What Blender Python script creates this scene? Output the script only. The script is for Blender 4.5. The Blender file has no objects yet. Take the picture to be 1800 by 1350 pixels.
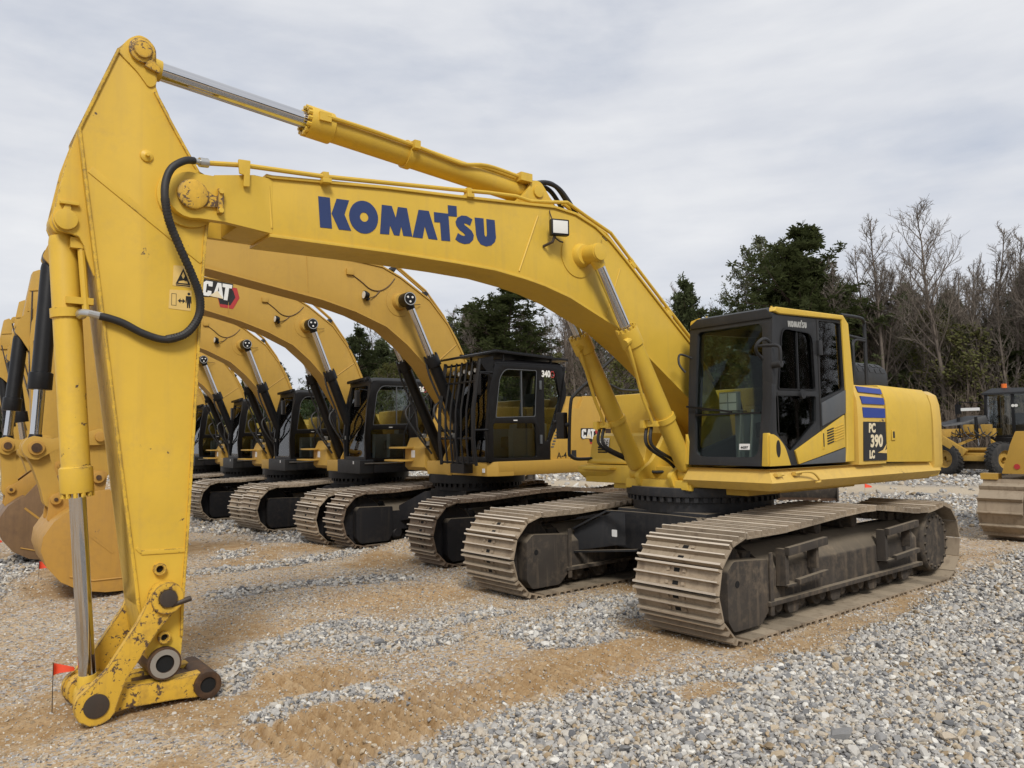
import bpy, bmesh, math, random
import numpy as np
from mathutils import Vector, Matrix, noise
from mathutils.geometry import tessellate_polygon
PI = math.pi
SC = bpy.context.scene
COL = SC.collection
random.seed(7)
# ------------------------------------------------------------------ camera
cam_d = bpy.data.cameras.new('camera')
cam = bpy.data.objects.new('camera', cam_d)
COL.objects.link(cam)
CAM = Vector((7.567, 5.559, 1.795))
yaw, pitch, roll = math.radians(229.959), math.radians(3.92), math.radians(-0.742)
Fv = Vector((math.cos(yaw)*math.cos(pitch), math.sin(yaw)*math.cos(pitch), math.sin(pitch)))
Rv = Vector((math.sin(yaw), -math.cos(yaw), 0.0))
Uv = Rv.cross(Fv)
R2 = math.cos(roll)*Rv + math.sin(roll)*Uv
U2 = -math.sin(roll)*Rv + math.cos(roll)*Uv
cam.matrix_world = Matrix(((R2.x, U2.x, -Fv.x, CAM.x), (R2.y, U2.y, -Fv.y, CAM.y), (R2.z, U2.z, -Fv.z, CAM.z), (0, 0, 0, 1)))
cam_d.sensor_width = 36.0
cam_d.lens = 36.0*1354.3/1800.0
cam_d.clip_end = 3000.0
cam_d.clip_start = 0.05
SC.camera = cam
# ------------------------------------------------------------------ world: overcast sky
SUN_EL, SUN_AZ = math.radians(44), math.radians(58)      # azimuth measured from +x towards +y
world = bpy.data.worlds.new('World')
SC.world = world
world.use_nodes = True
wn, wl = world.node_tree.nodes, world.node_tree.links
wn.clear()
w_out = wn.new('ShaderNodeOutputWorld')
w_bg = wn.new('ShaderNodeBackground')
w_sky = wn.new('ShaderNodeTexSky')
w_sky.sky_type = 'NISHITA'
w_sky.sun_disc = False
w_sky.sun_elevation = SUN_EL
w_sky.sun_rotation = math.radians(90) - SUN_AZ
w_sky.air_density = 1.0
w_sky.dust_density = 1.5
w_tc = wn.new('ShaderNodeTexCoord')
w_map = wn.new('ShaderNodeMapping')
w_map.inputs['Scale'].default_value = (1.0, 1.0, 2.6)
w_map.inputs['Location'].default_value = (0.35, 0.1, 0.2)
wl.new(w_tc.outputs['Generated'], w_map.inputs['Vector'])
w_n1 = wn.new('ShaderNodeTexNoise')
w_n1.inputs['Scale'].default_value = 2.1
w_n1.inputs['Detail'].default_value = 7.0
w_n1.inputs['Roughness'].default_value = 0.55
w_n1.inputs['Distortion'].default_value = 0.15
w_map2 = wn.new('ShaderNodeMapping')
w_map2.inputs['Scale'].default_value = (1.0, 1.0, 5.0)
w_map2.inputs['Location'].default_value = (1.7, 0.4, 0.0)
wl.new(w_tc.outputs['Generated'], w_map2.inputs['Vector'])
w_n2 = wn.new('ShaderNodeTexNoise')
w_n2.inputs['Scale'].default_value = 6.0
w_n2.inputs['Detail'].default_value = 6.0
w_n2.inputs['Roughness'].default_value = 0.5
wl.new(w_map.outputs['Vector'], w_n1.inputs['Vector'])
wl.new(w_map2.outputs['Vector'], w_n2.inputs['Vector'])
# thick cloud deck: grey-white with softly darker undersides
w_cr = wn.new('ShaderNodeValToRGB')
w_cr.color_ramp.elements[0].position = 0.30
w_cr.color_ramp.elements[0].color = (4.35, 4.62, 5.25, 1)
w_cr.color_ramp.elements[1].position = 0.66
w_cr.color_ramp.elements[1].color = (6.45, 6.52, 6.68, 1)
w_mixn = wn.new('ShaderNodeMix')
w_mixn.data_type = 'FLOAT'
w_mixn.inputs[0].default_value = 0.34
wl.new(w_n1.outputs['Fac'], w_mixn.inputs[2])
wl.new(w_n2.outputs['Fac'], w_mixn.inputs[3])
wl.new(w_mixn.outputs[0], w_cr.inputs['Fac'])
# how much of the deck is closed (thin spots let the blue sky through)
w_cov = wn.new('ShaderNodeMapRange')
w_cov.inputs['From Min'].default_value = 0.30
w_cov.inputs['From Max'].default_value = 0.46
w_cov.inputs['To Min'].default_value = 0.78
w_cov.inputs['To Max'].default_value = 0.97
wl.new(w_n1.outputs['Fac'], w_cov.inputs['Value'])
w_mix = wn.new('ShaderNodeMix')
w_mix.data_type = 'RGBA'
wl.new(w_cov.outputs[0], w_mix.inputs[0])
wl.new(w_sky.outputs['Color'], w_mix.inputs[6])
wl.new(w_cr.outputs['Color'], w_mix.inputs[7])
wl.new(w_mix.outputs[2], w_bg.inputs['Color'])
w_bg.inputs['Strength'].default_value = 0.072
wl.new(w_bg.outputs['Background'], w_out.inputs['Surface'])
# ------------------------------------------------------------------ sun behind the cloud
sun_d = bpy.data.lights.new('sun', 'SUN')
sun_d.energy = 1.5
sun_d.angle = math.radians(16)
sun_d.color = (1.0, 0.96, 0.90)
sun = bpy.data.objects.new('sun', sun_d)
COL.objects.link(sun)
sdir = Vector((math.cos(SUN_AZ)*math.cos(SUN_EL), math.sin(SUN_AZ)*math.cos(SUN_EL), math.sin(SUN_EL)))
sun.rotation_euler = (-sdir).to_track_quat('-Z', 'Y').to_euler()
sun.location = (0, 0, 40)
SC.view_settings.view_transform = 'Standard'
SC.view_settings.look = 'None'
SC.view_settings.exposure = 0.88
SC.view_settings.gamma = 1.0
SC.view_settings.use_curve_mapping = False
SC.cycles.use_denoising = True
SC.cycles.max_bounces = 6
SC.cycles.transparent_max_bounces = 12
SC.cycles.caustics_reflective = False
SC.cycles.caustics_refractive = False

# ------------------------------------------------------------------ materials
MATS = {}
def nt(name):
    m = bpy.data.materials.new(name)
    m.use_nodes = True
    n, l = m.node_tree.nodes, m.node_tree.links
    n.clear()
    out = n.new('ShaderNodeOutputMaterial')
    b = n.new('ShaderNodeBsdfPrincipled')
    l.new(b.outputs[0], out.inputs[0])
    MATS[name] = m
    return m, n, l, b, out
def noise_node(n, l, vec, scale, detail=4, rough=0.55, dist=0.0):
    t = n.new('ShaderNodeTexNoise')
    t.inputs['Scale'].default_value = scale
    t.inputs['Detail'].default_value = detail
    t.inputs['Roughness'].default_value = rough
    t.inputs['Distortion'].default_value = dist
    if vec is not None: l.new(vec, t.inputs['Vector'])
    return t
def ramp(n, l, fac, a, b, ca=(0, 0, 0, 1), cb=(1, 1, 1, 1)):
    r = n.new('ShaderNodeValToRGB')
    r.color_ramp.elements[0].position = a
    r.color_ramp.elements[1].position = b
    r.color_ramp.elements[0].color = ca
    r.color_ramp.elements[1].color = cb
    l.new(fac, r.inputs[0])
    return r
def mixc(n, l, fac, a, b, mode='MIX'):
    m = n.new('ShaderNodeMix')
    m.data_type = 'RGBA'
    m.blend_type = mode
    for s, i in ((fac, 0), (a, 6), (b, 7)):
        if isinstance(s, (tuple, list)): m.inputs[i].default_value = tuple(s) + ((1,) if len(s) == 3 else ())
        elif isinstance(s, (int, float)): m.inputs[i].default_value = s
        else: l.new(s, m.inputs[i])
    return m.outputs[2]
def bump(n, l, b, h, strength=0.2, dist=0.01):
    bp = n.new('ShaderNodeBump')
    bp.inputs['Strength'].default_value = strength
    bp.inputs['Distance'].default_value = dist
    l.new(h, bp.inputs['Height'])
    l.new(bp.outputs[0], b.inputs['Normal'])
def paint(name, col, rough=0.42, metal=0.0, dirt=(0.20, 0.15, 0.10), dirt_amt=0.25, chip=0.0, chipcol=(0.045, 0.028, 0.018), chipscale=9.0, var=0.12, spec=0.5, up_dust=0.0, edge=0.0, per_obj=0.0):
    m, n, l, b, out = nt(name)
    g = n.new('ShaderNodeNewGeometry')
    vec = g.outputs['Position']
    n1 = noise_node(n, l, vec, 1.3, 5, 0.6)
    n2 = noise_node(n, l, vec, 14.0, 5, 0.65)
    c = mixc(n, l, ramp(n, l, n1.outputs['Fac'], 0.3, 0.75).outputs[0], col, tuple(x*(1-var) for x in col))
    if dirt_amt > 0:
        r = ramp(n, l, n2.outputs['Fac'], 0.45, 0.8)
        d = n.new('ShaderNodeMath'); d.operation = 'MULTIPLY'
        l.new(r.outputs[0], d.inputs[0]); d.inputs[1].default_value = dirt_amt
        n3 = noise_node(n, l, vec, 2.2, 3, 0.5)
        r3 = ramp(n, l, n3.outputs['Fac'], 0.38, 0.7)
        d2 = n.new('ShaderNodeMath'); d2.operation = 'MULTIPLY'
        l.new(d.outputs[0], d2.inputs[0]); l.new(r3.outputs[0], d2.inputs[1])
        c = mixc(n, l, d2.outputs[0], c, dirt)
    if up_dust > 0:
        sx = n.new('ShaderNodeSeparateXYZ'); l.new(g.outputs['Normal'], sx.inputs[0])
        mr = n.new('ShaderNodeMapRange'); l.new(sx.outputs['Z'], mr.inputs['Value'])
        mr.inputs['From Min'].default_value = 0.3; mr.inputs['From Max'].default_value = 0.9
        mr.inputs['To Max'].default_value = up_dust
        c = mixc(n, l, mr.outputs[0], c, (0.34, 0.28, 0.20))
    if dirt_amt > 0:
        mp = n.new('ShaderNodeMapping'); mp.inputs['Scale'].default_value = (11, 11, 0.7); l.new(vec, mp.inputs['Vector'])
        ns = noise_node(n, l, mp.outputs['Vector'], 1.0, 4, 0.6); rs_n = ramp(n, l, ns.outputs['Fac'], 0.52, 0.80)
        ms = n.new('ShaderNodeMath'); ms.operation = 'MULTIPLY'; l.new(rs_n.outputs[0], ms.inputs[0]); ms.inputs[1].default_value = dirt_amt*0.7
        c = mixc(n, l, ms.outputs[0], c, dirt)
    if per_obj > 0:
        oi = n.new('ShaderNodeObjectInfo'); mo = n.new('ShaderNodeMapRange'); l.new(oi.outputs['Random'], mo.inputs['Value'])
        mo.inputs['To Min'].default_value = 1-per_obj; mo.inputs['To Max'].default_value = 1+per_obj*0.5
        cx = n.new('ShaderNodeCombineXYZ')
        for k in range(3): l.new(mo.outputs[0], cx.inputs[k])
        c = mixc(n, l, 1.0, c, cx.outputs[0], 'MULTIPLY')
    rr = n.new('ShaderNodeMapRange'); l.new(n2.outputs['Fac'], rr.inputs['Value'])
    rr.inputs['To Min'].default_value = rough-0.1; rr.inputs['To Max'].default_value = rough+0.16
    l.new(rr.outputs[0], b.inputs['Roughness'])
    if chip > 0:
        n4 = noise_node(n, l, vec, chipscale, 8, 0.7, 0.4)
        n5 = noise_node(n, l, vec, chipscale*0.22, 3, 0.5)
        ad = n.new('ShaderNodeMath'); ad.operation = 'ADD'
        l.new(n4.outputs['Fac'], ad.inputs[0])
        mu = n.new('ShaderNodeMath'); mu.operation = 'MULTIPLY'; mu.inputs[1].default_value = 0.55
        l.new(n5.outputs['Fac'], mu.inputs[0]); l.new(mu.outputs[0], ad.inputs[1])
        t = 1.02 - 0.32*chip; val = ad.outputs[0]
        if edge > 0:
            bv = n.new('ShaderNodeBevel'); bv.samples = 4; bv.inputs['Radius'].default_value = 0.022
            dp = n.new('ShaderNodeVectorMath'); dp.operation = 'DOT_PRODUCT'; l.new(bv.outputs[0], dp.inputs[0]); l.new(g.outputs['Normal'], dp.inputs[1])
            ev = n.new('ShaderNodeMapRange'); l.new(dp.outputs['Value'], ev.inputs['Value'])
            ev.inputs['From Min'].default_value = 0.995; ev.inputs['From Max'].default_value = 0.80; ev.inputs['To Max'].default_value = edge
            ae = n.new('ShaderNodeMath'); ae.operation = 'ADD'; l.new(val, ae.inputs[0]); l.new(ev.outputs[0], ae.inputs[1]); val = ae.outputs[0]
        r4 = ramp(n, l, val, t, t+0.018)
        n6 = noise_node(n, l, vec, 30, 3)
        rust = mixc(n, l, n6.outputs['Fac'], chipcol, tuple(min(1, x*3.4) for x in chipcol))
        c = mixc(n, l, r4.outputs[0], c, rust)
        hb = n.new('ShaderNodeMath'); hb.operation = 'MULTIPLY_ADD'; l.new(r4.outputs[0], hb.inputs[0]); hb.inputs[1].default_value = -0.6; l.new(n1.outputs['Fac'], hb.inputs[2])
        bump(n, l, b, hb.outputs[0], 0.35, 0.006)
    l.new(c, b.inputs['Base Color'])
    b.inputs['Metallic'].default_value = metal
    b.inputs['Specular IOR Level'].default_value = spec
    return m
def flat(name, col, rough=0.5, metal=0.0, emit=None):
    m, n, l, b, out = nt(name)
    g = n.new('ShaderNodeNewGeometry')
    n1 = noise_node(n, l, g.outputs['Position'], 9.0, 4, 0.6)
    c = mixc(n, l, n1.outputs['Fac'], tuple(x*0.86 for x in col), tuple(min(1, x*1.1) for x in col))
    l.new(c, b.inputs['Base Color'])
    b.inputs['Roughness'].default_value = rough
    b.inputs['Metallic'].default_value = metal
    return m
def glass(name, tint=(0.55, 0.68, 0.62), refl=1.0, ior=1.36):
    m = bpy.data.materials.new(name); m.use_nodes = True
    n, l = m.node_tree.nodes, m.node_tree.links
    n.clear()
    out = n.new('ShaderNodeOutputMaterial')
    t = n.new('ShaderNodeBsdfTransparent'); t.inputs[0].default_value = (*tint, 1)
    gl = n.new('ShaderNodeBsdfGlossy'); gl.inputs['Roughness'].default_value = 0.02
    gl.inputs[0].default_value = (refl, refl, refl, 1)
    fr = n.new('ShaderNodeFresnel'); fr.inputs[0].default_value = ior
    mx = n.new('ShaderNodeMixShader')
    l.new(fr.outputs[0], mx.inputs[0]); l.new(t.outputs[0], mx.inputs[1]); l.new(gl.outputs[0], mx.inputs[2])
    l.new(mx.outputs[0], out.inputs[0])
    MATS[name] = m
    return m
paint('komatsu_yellow', (0.66, 0.435, 0.055), 0.44, spec=0.35, dirt=(0.34, 0.23, 0.10), dirt_amt=0.30, chip=0.03, chipscale=9, var=0.16)
paint('komatsu_arm_yellow', (0.68, 0.44, 0.052), 0.44, spec=0.35, dirt=(0.34, 0.22, 0.09), dirt_amt=0.34, chip=0.07, chipscale=10, edge=0.16, var=0.14)
paint('worn_yellow', (0.66, 0.40, 0.045), 0.5, dirt=(0.20, 0.11, 0.045), dirt_amt=0.7, chip=0.52, chipscale=36, spec=0.35, edge=0.22)
paint('edge_worn_yellow', (0.68, 0.43, 0.046), 0.45, spec=0.35, dirt=(0.22, 0.13, 0.05), dirt_amt=0.5, chip=0.18, chipscale=26, edge=0.22)
flat('grouser_steel', (0.56, 0.49, 0.40), 0.45)
paint('grader_yellow', (0.42, 0.255, 0.05), 0.5, dirt=(0.10, 0.07, 0.04), dirt_amt=0.7, spec=0.3)
paint('pale_yellow', (0.68, 0.45, 0.095), 0.48, spec=0.35, dirt=(0.30, 0.20, 0.10), dirt_amt=0.35, chip=0.10, chipscale=8, up_dust=0.25)
paint('cat_yellow', (0.50, 0.305, 0.062), 0.46, spec=0.3, dirt=(0.25, 0.16, 0.07), dirt_amt=0.25)
paint('cat_bucket_yellow', (0.46, 0.25, 0.045), 0.5, dirt=(0.16, 0.09, 0.05), dirt_amt=0.4, chip=0.12)
paint('rusty_steel', (0.09, 0.055, 0.036), 0.5, metal=0.5, dirt=(0.23, 0.12, 0.055), dirt_amt=0.9, var=0.4)
paint('pin_steel', (0.075, 0.06, 0.05), 0.45, metal=0.5, dirt=(0.15, 0.09, 0.05), dirt_amt=0.6)
paint('dark_grey', (0.019, 0.020, 0.022), 0.5, dirt=(0.06, 0.055, 0.05), dirt_amt=0.35, spec=0.4)
paint('grey_panel', (0.085, 0.092, 0.10), 0.5, dirt=(0.14, 0.13, 0.11), dirt_amt=0.3)
paint('black_paint', (0.005, 0.005, 0.006), 0.38, dirt=(0.03, 0.027, 0.024), dirt_amt=0.3, spec=0.35)
paint('rubber', (0.014, 0.014, 0.015), 0.55, dirt=(0.10, 0.085, 0.07), dirt_amt=0.35)
paint('tyre', (0.022, 0.021, 0.020), 0.8, dirt=(0.12, 0.10, 0.08), dirt_amt=0.6)
paint('track_steel', (0.385, 0.305, 0.215), 0.68, metal=0.0, dirt=(0.11, 0.07, 0.042), dirt_amt=0.95, var=0.45, up_dust=0.6, per_obj=0.28)
paint('cat_track_steel', (0.19, 0.135, 0.092), 0.62, metal=0.1, dirt=(0.06, 0.04, 0.028), dirt_amt=0.9, var=0.4, up_dust=0.5, per_obj=0.28)
paint('undercarriage', (0.062, 0.053, 0.045), 0.8, dirt=(0.23, 0.175, 0.12), dirt_amt=0.75, up_dust=0.5, var=0.45, spec=0.25)
paint('cat_frame', (0.012, 0.012, 0.014), 0.55, dirt=(0.07, 0.055, 0.04), dirt_amt=0.5, up_dust=0.5, spec=0.3)
paint('carbody_grey', (0.014, 0.015, 0.018), 0.5, dirt=(0.07, 0.06, 0.05), dirt_amt=0.5, up_dust=0.5)
flat('logo_blue', (0.018, 0.038, 0.13), 0.45)
flat('stripe_blue', (0.018, 0.045, 0.26), 0.4)
flat('white_print', (0.75, 0.75, 0.72), 0.5)
flat('cream_print', (0.72, 0.62, 0.42), 0.5)
flat('grey_print', (0.33, 0.33, 0.31), 0.5)
flat('black_print', (0.012, 0.011, 0.010), 0.5)
flat('decal_yellow', (0.72, 0.50, 0.16), 0.5)
flat('red_print', (0.42, 0.035, 0.035), 0.5)
flat('flag_orange', (0.85, 0.09, 0.04), 0.6)
flat('amber', (0.75, 0.16, 0.02), 0.3)
flat('seat_fabric', (0.045, 0.045, 0.05), 0.8)
paint('rusty_bucket', (0.26, 0.155, 0.075), 0.5, metal=0.2, dirt=(0.11, 0.065, 0.04), dirt_amt=0.9, var=0.4)
flat('interior_grey', (0.28, 0.29, 0.28), 0.7)
flat('paper', (0.72, 0.72, 0.70), 0.7)
flat('orange_paint', (0.62, 0.10, 0.03), 0.5)
flat('hole_shade', (0.004, 0.004, 0.004), 0.9)  # black that paints the shade inside holes and bores
flat('zinc', (0.55, 0.55, 0.53), 0.35, 0.85)
flat('lens', (0.70, 0.70, 0.66), 0.15)
flat('mirror', (0.80, 0.82, 0.84), 0.05, 1.0)
m, n, l, b, out = nt('chrome')
b.inputs['Base Color'].default_value = (0.62, 0.62, 0.63, 1); b.inputs['Metallic'].default_value = 1.0; b.inputs['Roughness'].default_value = 0.07
glass('glass_tint', (0.84, 0.90, 0.86), ior=1.22)
glass('glass_dark', (0.76, 0.80, 0.80), ior=1.45)
glass('glass_cat', (0.90, 0.95, 0.93), ior=1.5)

# ------------------------------------------------------------------ mesh helpers
class MB:
    def __init__(s): s.v = []; s.f = []
    def add(s, vs, fs):
        o = len(s.v)
        s.v += [tuple(x) for x in vs]
        s.f += [tuple(i+o for i in f) for f in fs]
        return s
    def box(s, x0, x1, y0, y1, z0, z1):
        return s.add([(x0,y0,z0),(x1,y0,z0),(x1,y1,z0),(x0,y1,z0),(x0,y0,z1),(x1,y0,z1),(x1,y1,z1),(x0,y1,z1)],
                     [(3,2,1,0),(4,5,6,7),(0,1,5,4),(1,2,6,5),(2,3,7,6),(3,0,4,7)])
    def obox(s, c, size, M):          # oriented box, M 3x3
        c = Vector(c); sx, sy, sz = (a/2 for a in size)
        vs = [c + M @ Vector((a*sx, b_*sy, d*sz)) for d in (-1,1) for a, b_ in ((-1,-1),(1,-1),(1,1),(-1,1))]
        return s.add(vs, [(3,2,1,0),(4,5,6,7),(0,1,5,4),(1,2,6,5),(2,3,7,6),(3,0,4,7)])
    def beam(s, p0, p1, w, h, up=(0,0,1)):
        p0, p1 = Vector(p0), Vector(p1); d = (p1-p0); L = d.length; d.normalize()
        side = d.cross(Vector(up))
        if side.length < 1e-4: side = d.cross(Vector((1,0,0)))
        side.normalize(); u = side.cross(d)
        M = Matrix((d, side, u)).transposed()
        return s.obox((p0+p1)/2, (L, w, h), M)
    def prism(s, pts, y0, y1, ax='y'):
        # polygon in (x,z) for ax y, (y,z) for ax x, (x,y) for ax z
        def P(a, b_, t): return (a, t, b_) if ax == 'y' else ((t, a, b_) if ax == 'x' else (a, b_, t))
        n_ = len(pts)
        vs = [P(a, b_, y0) for a, b_ in pts] + [P(a, b_, y1) for a, b_ in pts]
        fs = [tuple(range(n_)), tuple(range(2*n_-1, n_-1, -1))]
        fs += [(i, n_+i, n_+(i+1) % n_, (i+1) % n_) for i in range(n_)]
        return s.add(vs, fs)
    def plate(s, loops, to3, t):
        # polygon with holes; to3(u, v, w) -> xyz; front at w=0, back at w=-t
        flat_ = [p for lp in loops for p in lp]
        tris = tessellate_polygon([[Vector((p[0], p[1], 0)) for p in lp] for lp in loops])
        n_ = len(flat_)
        vs = [to3(a, b_, 0) for a, b_ in flat_] + [to3(a, b_, -t) for a, b_ in flat_]
        fs = [tuple(tr) for tr in tris] + [tuple(n_+i for i in reversed(tr)) for tr in tris]
        o = 0
        for lp in loops:
            k = len(lp)
            fs += [(o+i, o+(i+1) % k, n_+o+(i+1) % k, n_+o+i) for i in range(k)]
            o += k
        return s.add(vs, fs)
    def cyl(s, p0, p1, r, r1=None, n=20, cap=True):
        return s.tube([p0, p1], [r, r if r1 is None else r1], n, cap)
    def tube(s, path, r, n=10, cap=True):
        P = [Vector(p) for p in path]
        rs = list(r) if isinstance(r, (list, tuple)) else [r]*len(P)
        tang = []
        for i in range(len(P)):
            a = P[min(i+1, len(P)-1)] - P[max(i-1, 0)]
            tang.append(a.normalized() if a.length > 1e-9 else Vector((0,0,1)))
        ref = Vector((0,0,1)) if abs(tang[0].z) < 0.9 else Vector((1,0,0))
        u = tang[0].cross(ref).normalized()
        vs = []
        for i, p in enumerate(P):
            u = (u - tang[i]*u.dot(tang[i]))
            if u.length < 1e-6: u = tang[i].orthogonal()
            u.normalize(); w = tang[i].cross(u)
            for k in range(n):
                a = 2*PI*k/n
                vs.append(p + (u*math.cos(a) + w*math.sin(a))*rs[i])
        fs = []
        for i in range(len(P)-1):
            for k in range(n):
                k2 = (k+1) % n
                fs.append((i*n+k, i*n+k2, (i+1)*n+k2, (i+1)*n+k))
        if cap:
            fs.append(tuple(range(n-1, -1, -1)))
            fs.append(tuple((len(P)-1)*n+k for k in range(n)))
        return s.add(vs, fs)
    def ring(s, p0, p1, ro, ri, n=24):
        p0, p1 = Vector(p0), Vector(p1); d = (p1-p0).normalized()
        u = d.orthogonal().normalized(); w = d.cross(u)
        vs = []
        for p, r in ((p0, ro), (p1, ro), (p1, ri), (p0, ri)):
            for k in range(n):
                a = 2*PI*k/n
                vs.append(p + (u*math.cos(a)+w*math.sin(a))*r)
        fs = []
        for j in range(4):
            for k in range(n):
                k2 = (k+1) % n; j2 = (j+1) % 4
                fs.append((j*n+k, j*n+k2, j2*n+k2, j2*n+k))
        return s.add(vs, fs)
    def lathe(s, prof, c=(0,0,0), axis='y', n=24):
        # prof: (r, t) along axis
        vs = []
        for r, t in prof:
            for k in range(n):
                a = 2*PI*k/n; x, z = r*math.cos(a), r*math.sin(a)
                v = (x, t, z) if axis == 'y' else ((t, x, z) if axis == 'x' else (x, z, t))
                vs.append((v[0]+c[0], v[1]+c[1], v[2]+c[2]))
        fs = []
        for i in range(len(prof)-1):
            for k in range(n):
                k2 = (k+1) % n
                fs.append((i*n+k, i*n+k2, (i+1)*n+k2, (i+1)*n+k))
        fs.append(tuple(range(n-1, -1, -1))); fs.append(tuple((len(prof)-1)*n+k for k in range(n)))
        return s.add(vs, fs)
    def loft(s, secs, closed=True, cap=True):
        n_ = len(secs[0]); vs = [p for sc in secs for p in sc]; fs = []
        for i in range(len(secs)-1):
            for k in range(n_ if closed else n_-1):
                k2 = (k+1) % n_
                fs.append((i*n_+k, i*n_+k2, (i+1)*n_+k2, (i+1)*n_+k))
        if cap:
            fs.append(tuple(range(n_-1, -1, -1))); fs.append(tuple((len(secs)-1)*n_+k for k in range(n_)))
        return s.add(vs, fs)
    def mesh(s, name, mat, bevel=0.0, smooth=35, seg=2):
        me = bpy.data.meshes.new(name)
        me.from_pydata(s.v, [], s.f)
        bm = bmesh.new(); bm.from_mesh(me)
        bmesh.ops.recalc_face_normals(bm, faces=bm.faces)
        if bevel > 0:
            bmesh.ops.remove_doubles(bm, verts=bm.verts, dist=1e-5)
            ed = [e for e in bm.edges if len(e.link_faces) == 2 and e.calc_face_angle(0) > math.radians(28)]
            bmesh.ops.bevel(bm, geom=ed, offset=bevel, segments=seg, profile=0.7, affect='EDGES', clamp_overlap=True)
        bm.to_mesh(me); bm.free()
        me.materials.append(MATS[mat])
        me.polygons.foreach_set('use_smooth', [True]*len(me.polygons))
        try: me.set_sharp_from_angle(angle=math.radians(smooth))
        except Exception: pass
        return me
    def build(s, name, mat, parent=None, bevel=0.0, smooth=35, rz=0.0, seg=2):
        return obj(name, s.mesh(name, mat, bevel, smooth, seg), parent, rz)
def obj(name, me, parent=None, rz=0.0):
    o = bpy.data.objects.new(name, me)
    COL.objects.link(o)
    if parent is not None: o.parent = parent
    if rz: o.rotation_euler = (0, 0, rz)
    return o
def thing(name, label, cat, loc=(0,0,0), rz=0.0, group=None):
    o = bpy.data.objects.new(name, None)
    o.empty_display_size = 0.3
    COL.objects.link(o); o.location = loc; o.rotation_euler = (0, 0, rz)
    o['label'] = label; o['category'] = cat
    if group: o['group'] = group
    return o
def tag(o, label=None, cat=None, group=None, kind=None):
    for k, v in (('label', label), ('category', cat), ('group', group), ('kind', kind)):
        if v: o[k] = v
    return o
def copy_tree(o, parent=None):
    c = o.copy(); COL.objects.link(c); c.parent = parent
    for ch in o.children: copy_tree(ch, c)
    return c
def arc(cx, cz, r, a0, a1, n):
    return [(cx+r*math.cos(a0+(a1-a0)*i/n), cz+r*math.sin(a0+(a1-a0)*i/n)) for i in range(n+1)]
def rrect(u0, u1, v0, v1, r, n=4):
    p = []
    for cx, cy, a in ((u1-r, v1-r, 0), (u0+r, v1-r, PI/2), (u0+r, v0+r, PI), (u1-r, v0+r, 1.5*PI)):
        p += [(cx+r*math.cos(a+PI/2*i/n), cy+r*math.sin(a+PI/2*i/n)) for i in range(n+1)]
    return p
def rpoly(pts, r, n=4):
    # round the corners of a polygon
    out = []; k = len(pts)
    rr = r if isinstance(r, (list, tuple)) else [r]*k
    for i in range(k):
        p = Vector(pts[i]); a = Vector(pts[i-1])-p; b_ = Vector(pts[(i+1) % k])-p
        q = min(rr[i], a.length*0.45, b_.length*0.45)
        if q < 1e-4: out.append(tuple(p)); continue
        s0, s1 = p+a.normalized()*q, p+b_.normalized()*q
        for j in range(n+1):
            t = j/n
            out.append(tuple(s0*(1-t)**2 + p*2*t*(1-t) + s1*t*t))
    return out
def smooth_path(pts, n=6):
    P = [Vector(p) for p in pts]; out = []
    for i in range(len(P)-1):
        p0, p1, p2, p3 = P[max(i-1,0)], P[i], P[i+1], P[min(i+2,len(P)-1)]
        for j in range(n):
            t = j/n
            out.append(0.5*((2*p1)+(p2-p0)*t+(2*p0-5*p1+4*p2-p3)*t*t+(3*p1-p0-3*p2+p3)*t**3))
    out.append(P[-1]); return out
_txt = {}
def text_mesh(txt, size, depth, bold=0.0, shear=0.0, xs=1.0):
    key = (txt, size, depth, bold, shear, xs)
    if key not in _txt:
        cu = bpy.data.curves.new('txt', 'FONT'); cu.body = txt; cu.size = size; cu.extrude = depth/2
        cu.offset = bold; cu.shear = shear; cu.align_x = 'CENTER'; cu.align_y = 'CENTER'; cu.resolution_u = 3
        o = bpy.data.objects.new('txt', cu); COL.objects.link(o)
        dg = bpy.context.evaluated_depsgraph_get()
        me = bpy.data.meshes.new_from_object(o.evaluated_get(dg))
        vs = [(v.co.x*xs, v.co.y, v.co.z) for v in me.vertices]; fs = [tuple(p.vertices) for p in me.polygons]
        bpy.data.objects.remove(o); bpy.data.curves.remove(cu); bpy.data.meshes.remove(me)
        _txt[key] = (vs, fs)
    return _txt[key]
def text_on(name, txt, size, mat, parent, origin, U, V, depth=0.004, bold=0.0, shear=0.0, xs=1.0, rz=0.0):
    vs, fs = text_mesh(txt, size, depth, bold, shear, xs)
    U, V = Vector(U), Vector(V); N = U.cross(V); o = Vector(origin)
    mb = MB(); mb.add([o+U*a+V*b_+N*c for a, b_, c in vs], fs)
    return mb.build(name, mat, parent, rz=rz)
# ------------------------------------------------------------------ ground
rng = np.random.default_rng(11)
def vnoise(x, y, s, seed):
    r = np.random.default_rng(seed); N = 256; tab = r.random((N, N))
    u, v = x/s+seed*13.7, y/s+seed*7.3
    i, j = np.floor(u).astype(int), np.floor(v).astype(int); fu, fv = u-i, v-j
    fu, fv = fu*fu*(3-2*fu), fv*fv*(3-2*fv)
    i0, i1, j0, j1 = i % N, (i+1) % N, j % N, (j+1) % N
    return (tab[i0, j0]*(1-fu)+tab[i1, j0]*fu)*(1-fv)+(tab[i0, j1]*(1-fu)+tab[i1, j1]*fu)*fv
def fbm(x, y, s, seed, o=4, g=0.5):
    a, t, n_ = 1.0, 0.0, 0.0
    for k in range(o):
        t = t+a*vnoise(x, y, s/(2**k), seed+k); n_ += a; a *= g
    return t/n_
def sstep(a, b_, x):
    t = np.clip((x-a)/(b_-a), 0, 1); return t*t*(3-2*t)
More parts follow.
